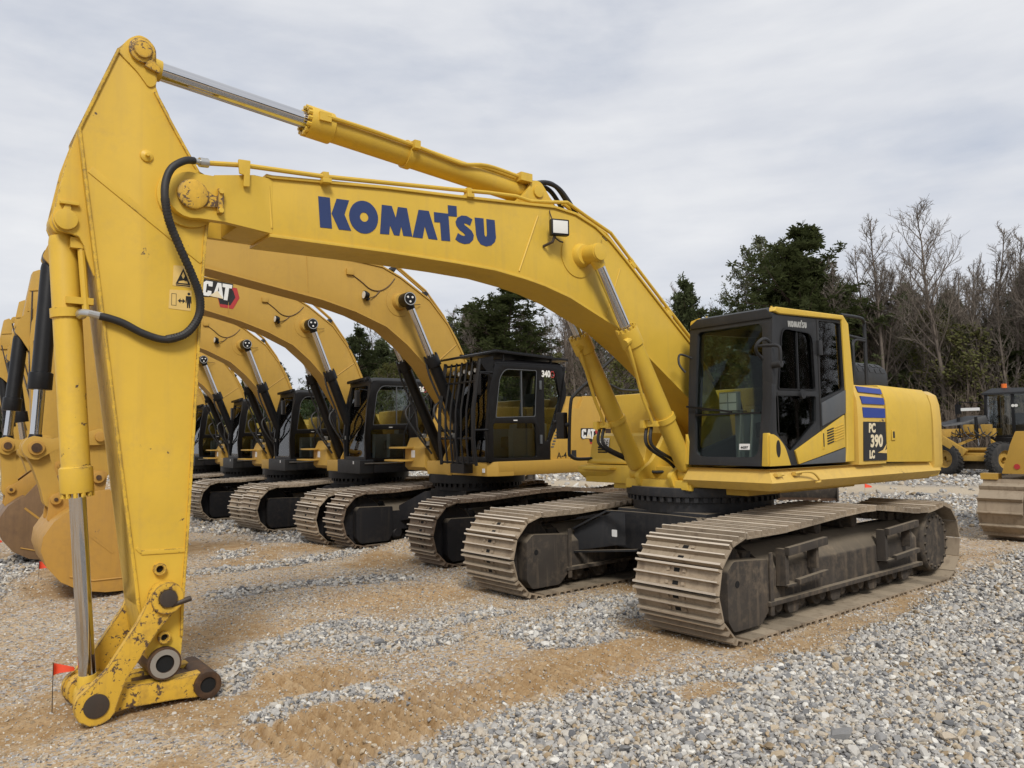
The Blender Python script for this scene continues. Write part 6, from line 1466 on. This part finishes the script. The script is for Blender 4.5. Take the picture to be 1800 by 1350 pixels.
g = MB(); g.loft([[(x0, -1.0, z), (x0, 1.35, z), (x0-0.05, 1.35, z), (x0-0.05, -1.0, z)] for x0, z in ((-0.15, 0.28), (-0.32, 0.50), (-0.26, 0.78))]); g.build('blade', 'undercarriage', G)
for y_, lean in ((-0.05, 0.0), (-0.7, 0.1)):
    g = MB(); g.cyl((-0.5, y_+0.05, 1.15), (-0.5, y_, 1.55), 0.03, n=10); g.build('lift_rod', 'chrome', G)
    g = MB(); g.cyl((-0.5, y_, 1.5), (-0.5, y_-0.02, 2.35), 0.06, n=12); g.build('lift_cylinder', 'black_paint', G)
g = MB(); g.beam((-0.2, -0.75, 1.2), (-0.6, 0.1, 1.62), 0.10, 0.10); g.build('side_cylinder', 'grader_yellow', G)
g = MB(); g.box(-0.75, -0.45, -0.55, -0.15, 1.68, 2.05); g.box(-0.72, -0.45, 0.1, 0.45, 1.55, 2.05); g.build('valve_block', 'grader_yellow', G, bevel=0.03)
g = MB(); g.loft([[(-1.3, 0.15, 1.45), (-1.3, 0.75, 0.85), (-1.3, 0.85, 0.75), (-1.3, 0.55, 0.75), (-1.3, 0.20, 0.9)], [(-1.7, 0.15, 1.45), (-1.7, 0.9, 0.85), (-1.7, 1.0, 0.75), (-1.7, 0.55, 0.75), (-1.7, 0.2, 0.9)]]); g.build('gooseneck', 'grader_yellow', G)
cg = MB()
for p0, p1 in (((-1.5, -0.05, 0.95+1.2), (-1.5, 0.0, 3.28)), ((-1.5, 0.35, 0.9), (-1.5, -0.05, 2.15)), ((-1.5, 1.95, 1.0), (-1.5, 1.95, 3.28)), ((-3.0, -0.05, 1.0), (-3.0, 0.0, 3.28)), ((-3.0, 1.95, 1.0), (-3.0, 1.95, 3.28)), ((-1.5, 0.95, 1.6), (-1.5, 0.95, 3.28)), ((-1.5, 0.3, 1.55), (-1.5, 1.95, 1.6))):
    cg.beam(p0, p1, 0.10, 0.10, (1, 0, 0))
cg.box(-3.0, -1.5, 0.25, 1.9, 0.9, 1.5)
cgo = cg.build('cab', 'black_paint', G, bevel=0.01)
g = MB(); g.loft([[(-1.35, -0.10, 3.25), (-1.35, 2.05, 3.25), (-3.1, 2.05, 3.25), (-3.1, -0.10, 3.25)], [(-1.35, -0.10, 3.32), (-1.35, 2.05, 3.32), (-3.1, 2.05, 3.32), (-3.1, -0.10, 3.32)], [(-1.6, 0.20, 3.52), (-1.6, 1.75, 3.48), (-2.9, 1.75, 3.48), (-2.9, 0.2, 3.52)]]); g.build('roof', 'dark_grey', cgo)
g = MB(); g.box(-1.515, -1.505, 0.1, 1.9, 1.6, 3.25); g.build('windscreen', 'glass_dark', cgo)
g = MB(); g.box(-2.99, -1.52, -0.02, -0.01, 1.6, 3.25); g.build('side_window', 'glass_dark', cgo)
g = MB(); g.box(-2.6, -2.2, 0.7, 1.3, 1.5, 2.5); g.build('seat', 'seat_fabric', cgo, bevel=0.05)
g = MB(); g.cyl((-1.7, 0.62, 3.5), (-1.7, 0.62, 3.68), 0.10, n=14); g.build('beacon', 'amber', cgo)
for y_ in (0.55, 0.80):
    g = MB(); g.cyl((-1.46, 0.98+y_*0.45-0.25, 2.78), (-1.42, 0.98+y_*0.45-0.25, 2.78), 0.06, n=12); g.build('head_lamp', 'lens', cgo)
g = MB(); g.tube([(-1.3, -0.1, 2.95), (-1.2, -0.95, 2.98), (-1.2, -1.05, 2.7), (-1.2, -1.05, 2.35)], 0.02, 6); g.box(-1.25, -1.2, -1.08, -0.85, 2.5, 2.9); g.build('mirror_arm', 'black_paint', cgo)
g = MB(); g.box(-1.22, -1.18, -0.85, -0.15, 2.62, 2.74); g.build('light_bar', 'white_print', cgo)
g = MB(); g.tube([(0.2, -1.42, 2.0), (0.2, -1.42, 3.05)], 0.035, 6); g.box(0.15, 0.2, -1.5, -1.34, 2.75, 3.0); g.build('mast', 'black_paint', G)
g = MB(); g.box(0.2, 0.21, -1.44, -1.36, 2.80, 2.86); g.build('mast_lamp', 'lens', G)
rg_ = random.Random(9)
for k in range(7):
    y0_ = -1.2+0.22*k; g = MB(); g.tube(smooth_path([(-0.35, y0_, 1.95+rg_.uniform(-0.1, 0.1)), (-0.2, y0_+0.15, 1.7), (-0.25, y0_+0.4, 1.55+rg_.uniform(-0.1, 0.15)), (-0.4, y0_+0.6, 1.75)], 5), 0.022, 6); g.build('hose', 'rubber', G)
for z in (0.55, 0.85, 1.15):
    g = MB(); g.box(-1.45, -1.30, 0.85, 1.25, z, z+0.04); g.build('ladder_step', 'black_paint', G)
g = MB(); g.box(-1.48, -1.42, 0.30, 1.90, 0.95, 1.50); g.build('front_panel', 'black_paint', cgo, bevel=0.01)
# ------------------------------------------------------------------ small marker flags and drum
def flag(label, x, y, H, s, az, number=None):
    z0 = float(height(np.array([x]), np.array([y]))[0]); F = thing('marker_flag', label, 'flag', (x, y, z0), az, 'small marker flags stuck in the ground')
    g = MB(); g.cyl((0, 0, -0.03), (0, 0, H), 0.0028, n=6); g.build('wire', 'pin_steel', F)
    P = [[(0.0, 0.0, H-s*0.62), (0.0, 0.0, H)]]
    for k in range(1, 6):
        t = k/5; P.append([(s*t, 0.02*math.sin(t*5.0), H-s*0.62+s*0.02*t), (s*t*0.93, 0.03*math.sin(t*4.0+0.4), H-s*0.40*t)])
    g = MB(); g.loft([[a, b_, (b_[0], b_[1]+0.0012, b_[2]), (a[0], a[1]+0.0012, a[2])] for a, b_ in P]); c_ = g.build('cloth', 'flag_orange', F, smooth=60)
    if number: text_on('number', number, s*0.42, 'black_print', F, (s*0.50, 0.030, H-s*0.42), (-0.97, 0.05, 0.1), (-0.1, 0, 1), 0.0006, 0.001)
    return F
flag('orange marker flag with a handwritten number beside the yellow rod end', 6.55, -0.44, 0.33, 0.135, math.radians(200), '22')
flag('orange marker flag by the clean ochre bucket', 5.72, -6.5, 0.24, 0.17, math.radians(185))
flag('small orange marker flag beside the rusty bucket', 5.95, -9.4, 0.34, 0.15, math.radians(185))
flag('tiny orange marker flag on the gravel right of the big cab deck', -15.1, -5.3, 0.30, 0.22, math.radians(150))
# ------------------------------------------------------------------ woods at the edge of the yard
paint('bark', (0.185, 0.15, 0.122), 0.9, dirt=(0.05, 0.04, 0.032), dirt_amt=0.6, var=0.4)
paint('pine_bark', (0.10, 0.068, 0.05), 0.9, dirt=(0.04, 0.03, 0.025), dirt_amt=0.6, var=0.4)
def leaf_mat(name, c0, c1, trans=0.25):
    m, n, l, b, out = nt(name)
    g = n.new('ShaderNodeNewGeometry'); n1 = noise_node(n, l, g.outputs['Position'], 0.9, 4, 0.6)
    n2 = noise_node(n, l, g.outputs['Position'], 9.0, 2, 0.5)
    c = mixc(n, l, ramp(n, l, n1.outputs['Fac'], 0.35, 0.65).outputs[0], c0, c1); c = mixc(n, l, n2.outputs['Fac'], c, tuple(x*0.55 for x in c0))
    l.new(c, b.inputs['Base Color']); b.inputs['Roughness'].default_value = 0.7; b.inputs['Specular IOR Level'].default_value = 0.25
    if 'twig' not in name:
        tl = n.new('ShaderNodeBsdfTranslucent'); l.new(c, tl.inputs[0]); mx = n.new('ShaderNodeMixShader'); mx.inputs[0].default_value = 0.45
        l.new(b.outputs[0], mx.inputs[1]); l.new(tl.outputs[0], mx.inputs[2]); l.new(mx.outputs[0], out.inputs[0])
leaf_mat('twig', (0.185, 0.155, 0.125), (0.22, 0.185, 0.155))
leaf_mat('twig_dark', (0.145, 0.112, 0.085), (0.18, 0.14, 0.108))
leaf_mat('pine_needles', (0.085, 0.108, 0.042), (0.125, 0.14, 0.065))
leaf_mat('evergreen_leaves', (0.085, 0.105, 0.036), (0.125, 0.14, 0.058))
leaf_mat('young_leaves', (0.15, 0.17, 0.085), (0.20, 0.20, 0.12))
leaf_mat('yellow_leaves', (0.14, 0.15, 0.045), (0.19, 0.18, 0.06))
def limb(mb, p, d, L, r0, r1, segs, sides, rnd, wob=0.12, up=0.05):
    path, rad = [p.copy()], [r0]; q = p.copy(); d = d.normalized()
    for i in range(segs):
        d = (d+Vector((rnd.gauss(0, wob), rnd.gauss(0, wob), rnd.gauss(0, wob)*0.6+up))).normalized()
        q = q+d*(L/segs); path.append(q.copy()); rad.append(r0+(r1-r0)*(i+1)/segs)
    mb.tube(path, rad, sides, cap=False); return path, d
def bare_tree(name, seed, H, spread, start, n1, n2, n3, mat, tw=0.014, leaves=0, leafmat=None, rise=0.9):
    r = random.Random(seed); tr, cr, lv = MB(), MB(), MB()
    path, _ = limb(tr, Vector((0, 0, -0.3)), Vector((r.gauss(0, 0.03), r.gauss(0, 0.03), 1)), H*0.97, H*0.0105, 0.02, 14, 6, r, 0.035, 0.03)
    def at(t):
        f = t*(len(path)-1); i = min(int(f), len(path)-2); return path[i].lerp(path[i+1], f-i)
    for i in range(n1):
        t = start+(0.98-start)*(i+r.random())/n1; p = at(t); a = r.uniform(0, 2*PI)
        L = spread*(1-t)**0.6*r.uniform(0.75, 1.25)+0.5; d = Vector((math.cos(a), math.sin(a), rise+r.gauss(0, 0.2)))
        bp, bd = limb(tr if L > 1.6 else cr, p, d, L, 0.010*L+0.012, 0.010, 6, 4, r, 0.10, 0.09)
        for j in range(n2):
            f = 0.2+0.8*(j+r.random())/n2; k = min(int(f*6), 5); p2 = bp[k].lerp(bp[k+1], f*6-k)
            d2 = (bd*0.7+Vector((r.gauss(0, 0.6), r.gauss(0, 0.6), r.gauss(0.25, 0.4)))).normalized(); L2 = L*r.uniform(0.22, 0.42)
            b2, d3 = limb(cr, p2, d2, L2, tw*1.15, tw*0.8, 3, 3, r, 0.12, 0.06)
            for k3 in range(n3):
                p3 = b2[r.randint(1, 3)]; d4 = (d3*0.8+Vector((r.gauss(0, 0.6), r.gauss(0, 0.6), r.gauss(0.25, 0.45)))).normalized()
                b3_, _ = limb(cr, p3, d4, L2*r.uniform(0.35, 0.7), tw*0.8, tw*0.5, 2, 3, r, 0.12, 0.05)
                for q in range(leaves):
                    c = b3_[r.randint(0, 2)]+Vector((r.gauss(0, 0.12), r.gauss(0, 0.12), r.gauss(0, 0.1))); s = r.uniform(0.05, 0.10)
                    u = Vector((r.gauss(0, 1), r.gauss(0, 1), r.gauss(0, 1))).normalized(); w = u.orthogonal().normalized()
                    lv.add([c-u*s-w*s*0.6, c+u*s-w*s*0.6, c+u*s*0.6+w*s, c-u*s*0.6+w*s], [(0, 1, 2, 3)])
    T = [('trunk', tr.mesh('trunk', 'bark', smooth=80)), ('crown', cr.mesh('crown', mat, smooth=80))]
    if leaves: T.append(('foliage', lv.mesh('foliage', leafmat, smooth=10)))
    return T
def pine_tree(name, seed, H, start, width, nb, clumps, mat, tuft=0.42, conical=0.55, per=22):
    r = random.Random(seed); tr, lv = MB(), MB()
    path, _ = limb(tr, Vector((0, 0, -0.3)), Vector((r.gauss(0, 0.03), r.gauss(0, 0.03), 1)), H*0.96, H*0.0115, 0.03, 12, 7, r, 0.03, 0.03)
    def at(t):
        f = t*(len(path)-1); i = min(int(f), len(path)-2); return path[i].lerp(path[i+1], f-i)
    def tuftat(c, s):
        for q in range(per):
            d = Vector((r.gauss(0, 1), r.gauss(0, 1), r.gauss(0.25, 0.8))).normalized(); w = d.orthogonal().normalized()*s*r.uniform(0.10, 0.20)
            o = c+d*s*r.uniform(0.0, 0.5); e = o+d*s*r.uniform(0.5, 1.0)
            lv.add([o-w, o+w, e+w*0.5, e-w*0.5], [(0, 1, 2, 3)])
    for i in range(nb):
        t = start+(0.99-start)*(i+r.random())/nb; p = at(t); a = r.uniform(0, 2*PI)
        prof = (1-((t-start)/(1-start))**1.6)*(1-conical)+conical*math.sin(PI*min(1, 0.15+0.85*(t-start)/(1-start)))
        L = width*max(0.18, prof)*r.uniform(0.55, 1.25); d = Vector((math.cos(a), math.sin(a), 0.25+r.gauss(0, 0.25)))
        bp, bd = limb(tr, p, d, L, 0.012*L+0.015, 0.012, 5, 4, r, 0.14, 0.06)
        for j in range(clumps):
            f = 0.35+0.65*(j+r.random())/clumps; k = min(int(f*5), 4); c = bp[k].lerp(bp[k+1], f*5-k)+Vector((r.gauss(0, 0.3), r.gauss(0, 0.3), r.gauss(0.1, 0.22)))*min(1, L/2)
            tuftat(c, tuft*r.uniform(0.7, 1.3))
    for j in range(4): tuftat(path[-1]+Vector((r.gauss(0, 0.2), r.gauss(0, 0.2), r.gauss(0, 0.25))), tuft)
    return [('trunk', tr.mesh('trunk', 'pine_bark', smooth=80)), ('crown', lv.mesh('crown', mat, smooth=10))]
PB = [bare_tree('b', 31, 15, 3.9, 0.38, 28, 9, 6, 'twig', tw=0.011, rise=1.3), bare_tree('b', 32, 15, 2.4, 0.45, 26, 8, 6, 'twig', tw=0.011, rise=1.6), bare_tree('b', 33, 14, 2.3, 0.34, 26, 7, 5, 'twig_dark', tw=0.012, rise=1.7), bare_tree('b', 34, 13, 2.0, 0.28, 28, 7, 5, 'twig', tw=0.012, rise=1.8), bare_tree('b', 35, 9, 3.0, 0.12, 28, 7, 5, 'twig_dark')]
PBH = [15, 15, 14, 13, 9]
PL = [bare_tree('l', 41, 16, 3.8, 0.35, 24, 7, 5, 'twig', leaves=3, leafmat='young_leaves')]
PY = [bare_tree('y', 51, 8.5, 3.0, 0.15, 22, 7, 4, 'twig_dark', leaves=4, leafmat='yellow_leaves')]
PP = [pine_tree('p', 61, 13, 0.42, 2.9, 56, 8, 'pine_needles', 0.34, 0.55, 16), pine_tree('p', 62, 13, 0.36, 2.6, 56, 8, 'pine_needles', 0.34, 0.55, 16)]
PE = [pine_tree('e', 71, 15, 0.12, 4.3, 150, 12, 'evergreen_leaves', 0.33, 0.85, 14), pine_tree('e', 72, 13, 0.10, 3.8, 120, 10, 'evergreen_leaves', 0.33, 0.85, 14)]
def plant(name, proto, H0, label, group, x, y, H, rnd):
    s = H/H0; t = thing(name, label, 'tree', (x, y, float(height(np.array([x]), np.array([y]))[0])), rnd.uniform(0, 6.28), group); w = s*rnd.uniform(0.92, 1.12)*(1.3 if 'evergreen' in name else 1.0); t.scale = (w, w, s)
    for nm, me_ in proto: obj(nm, me_, t)
    return t
rt = random.Random(5)
HERO = [('b', -51.5, -16.5, 16.2), ('b', -50.9, -20.6, 15.8), ('b', -52.4, -22.1, 14.2), ('b', -55.2, -15.0, 14.8), ('b', -53.7, -13.1, 13.6), ('l', -49.9, -30.7, 17), ('l', -49.7, -29.2, 16.8), ('l', -51.2, -32.5, 15), ('e', -48.0, -26.2, 16), ('e', -50.8, -25.3, 13.6), ('e', -48.9, -28.5, 12.5), ('p', -45.7, -33.4, 13.9), ('p', -46.5, -35.7, 12.2), ('e', -43.4, -56.1, 15.6), ('e', -43.0, -59.0, 14), ('p', -33.8, -68.7, 12.8), ('p', -35.8, -68.7, 11.8), ('p', -33.9, -72.0, 12.4), ('p', -39.6, -71.1, 11.5), ('l', -41.5, -62.6, 13.6), ('l', -42.4, -60.7, 13.2), ('y', -40.4, -53.4, 8.8), ('y', -33.2, -63.3, 8.2), ('y', -44.8, -27.7, 8.5), ('y', -53.9, -18.4, 9.5), ('e', -40.7, -65.7, 10.5), ('p', -46.7, -32.1, 11.5)]
LABELS = {0: 'tall bare tree with a wide fan of fine branches near the right edge', 1: 'tall bare tree with a narrow crown left of the fan-shaped one', 5: 'tall pale tree with thin young leaves behind the dark evergreen', 8: 'broad dark green evergreen tree rising behind the excavator cab', 11: 'dark pine standing alone left of the broad evergreen', 13: 'dark evergreen tree whose top shows under the big boom', 21: 'small yellow-green tree in front of the evergreen under the boom', 22: 'small yellow-green tree seen between the two ochre booms', 15: 'tall slim pine seen through the gap under the ochre boom'}
COMMON = {'b': ('bare_tree', 'bare leafless tree in the wood behind the yard', 'bare trees of the wood'), 'l': ('leafing_tree', 'half bare tree with sparse pale young leaves in the wood', 'leafing trees of the wood'), 'e': ('evergreen_tree', 'dark green bushy evergreen tree in the wood', 'evergreens of the wood'), 'p': ('pine_tree', 'slim pine with a high dark crown in the wood', 'pines of the wood'), 'y': ('leafing_shrub_tree', 'low yellow-green budding tree at the edge of the wood', 'budding trees of the wood')}
for i, (k, x, y, H) in enumerate(HERO):
    nm, lb, gr = COMMON[k]
    if k == 'b': pi = 0 if i == 0 else 1; pr, h0 = PB[pi], PBH[pi]
    elif k == 'l': pr, h0 = PL[0], 16
    elif k == 'y': pr, h0 = PY[0], 8.5
    elif k == 'p': pr, h0 = PP[i % 2], 13
    else: pr, h0 = (PE[0], 15) if H > 14.5 else (PE[1], 13)
    plant(nm, pr, h0, LABELS.get(i, lb), gr, x, y, H*(1.15 if k in 'be' else 1.08), rt)
EDGE = [(-50.3, 1.4), (-50.6, -4.4), (-50.7, -8.6), (-50.0, -11.4), (-47.2, -21.3), (-44.9, -29.3), (-41.2, -44.6), (-38.0, -57.7), (-34.2, -71.9), (-36.4, -95.3), (-35.5, -127.6), (-20.4, -162.1), (-4.4, -184.1)]
def along(t):
    f = t*(len(EDGE)-1); i = min(int(f), len(EDGE)-2); a, b_ = Vector(EDGE[i]), Vector(EDGE[i+1]); p = a.lerp(b_, f-i); d = (b_-a).normalized(); nn = Vector((d.y, -d.x))
    if nn.dot(p) < 0: nn = -nn
    return p, nn
nm, lb, gr = COMMON['b']
for i in range(150):
    p, nn = along((i+rt.random())/150*0.66); dp = rt.choice((1.5, 3.5, 6, 9, 12))+rt.uniform(0, 3); q = p+nn*dp
    k = rt.choices((0, 1, 2, 3, 4), (2, 4, 6, 4, 5 if dp < 5 else 0))[0]
    plant(nm, PB[k], PBH[k], lb, gr, q.x, q.y, PBH[k]*rt.uniform(0.92, 1.12), rt)
nm, lb, gr = COMMON['p']
for i in range(16):
    p, nn = along(0.1+0.75*(i+rt.random())/16); q = p+nn*rt.uniform(6, 16); plant(nm, PP[i % 2], 13, lb, gr, q.x, q.y, rt.uniform(11.5, 15.0), rt)
nm, lb, gr = COMMON['e']
for i in range(22):
    p, nn = along(0.05+0.95*(i+rt.random())/22); q = p+nn*rt.uniform(4, 16); plant(nm, PE[1], 13, lb, gr, q.x, q.y, rt.uniform(6.0, 12.5), rt)
nm, lb, gr = COMMON['l']
for i in range(9):
    p, nn = along(0.34+0.30*(i+rt.random())/9); q = p+nn*rt.uniform(1, 9); plant(nm, PL[0], 16, lb, gr, q.x, q.y, rt.uniform(11.0, 14.0), rt)
nm, lb, gr = COMMON['y']
for i in range(8):
    p, nn = along(0.22+0.42*(i+rt.random())/8); q = p+nn*rt.uniform(-1, 4); plant(nm, PY[0], 8.5, lb, gr, q.x, q.y, rt.uniform(6.5, 10.0), rt)
# deeper wood and the low far tree line: one mass
wood = bpy.data.collections.new('wood_shapes')
shapes = []
for proto in (PB[2], PB[3], PB[1], PE[1]):
    vs, fs, mi, ms = [], [], [], []
    for nm_, me_ in proto:
        o_ = len(vs); vs += [tuple(v.co) for v in me_.vertices]; fs += [tuple(i+o_ for i in p_.vertices) for p_ in me_.polygons]; mi += [len(ms)]*len(me_.polygons); ms.append(me_.materials[0])
    w_ = bpy.data.meshes.new('wood_shape'); w_.from_pydata(vs, [], fs)
    for q in ms: w_.materials.append(q)
    w_.polygons.foreach_set('material_index', mi); shapes.append(w_); wood.objects.link(bpy.data.objects.new('wood_shape_%02d' % len(shapes), w_))
pts_, sc2, id2, rt2 = [], [], [], []
for i in range(520):
    far = i >= 330
    p, nn = along(rt.uniform(0.0, 0.68) if not far else rt.uniform(0.62, 1.0)); q = p+nn*(rt.uniform(13, 46) if not far else rt.uniform(0, 30))
    pts_.append((q.x, q.y, 0.4)); k = rt.choices((0, 1, 2, 3), (4, 4, 1, 1) if not far else (2, 2, 0, 6))[0]; id2.append(k); sc2.append(rt.uniform(0.95, 1.2)*(1.0 if not far else 0.8)); rt2.append((0, 0, rt.uniform(0, 6.28)))
for i in range(190):     # the wood runs on round the open side of the yard
    t = i/189; cx = -52+95*t; cy = 14+46*math.sin(PI*min(1, t*0.75+0.05)); q = Vector((cx+rt.uniform(-4, 4), cy+rt.uniform(0, 16)))
    pts_.append((q.x, q.y, 0.2)); id2.append(rt.choices((0, 1, 2, 3), (4, 4, 1, 3))[0]); sc2.append(rt.uniform(0.85, 1.1)); rt2.append((0, 0, rt.uniform(0, 6.28)))
wm = bpy.data.meshes.new('wood'); wm.from_pydata(pts_, [], [])
a = wm.attributes.new('scl', 'FLOAT', 'POINT'); a.data.foreach_set('value', sc2)
a = wm.attributes.new('idx', 'INT', 'POINT'); a.data.foreach_set('value', id2)
a = wm.attributes.new('rot', 'FLOAT_VECTOR', 'POINT'); a.data.foreach_set('vector', [c for v in rt2 for c in v])
wd = obj('wood', wm); tag(wd, 'deep leafless wood standing behind the front trees', kind='stuff')
ng2 = ng.copy(); ng2.name = 'wood_scatter'
for q in ng2.nodes:
    if q.bl_idname == 'GeometryNodeCollectionInfo': q.inputs['Collection'].default_value = wood
md = wd.modifiers.new('scatter', 'NODES'); md.node_group = ng2
# brush along the edge of the wood
bq = MB(); rb = random.Random(77)
for i in range(7000):
    p, nn = along(rb.random()*0.72); q = p+nn*rb.uniform(-2.5, 9.0); Hh = rb.uniform(1.2, 5.5)*(0.6+0.4*rb.random()); c = Vector((q.x, q.y, 0.3)); d = Vector((rb.gauss(0, 0.22), rb.gauss(0, 0.22), 1))
    path = [c, c+d*Hh*0.5, c+d*Hh*0.5+Vector((rb.gauss(0, 0.3), rb.gauss(0, 0.3), Hh*0.5))]
    bq.tube(path, [0.022, 0.016, 0.007], 3, cap=False)
    for k in range(5):
        o = path[0].lerp(path[1], rb.uniform(0.3, 1)) if k < 2 else path[1].lerp(path[2], rb.random()); e = o+Vector((rb.gauss(0, 0.5), rb.gauss(0, 0.5), rb.uniform(0.1, 0.9)))
        bq.tube([o, e], [0.012, 0.005], 3, cap=False)
bo_ = bq.build('brush', 'twig_dark', smooth=80); tag(bo_, 'brown leafless brush thicket along the edge of the wood', kind='stuff')
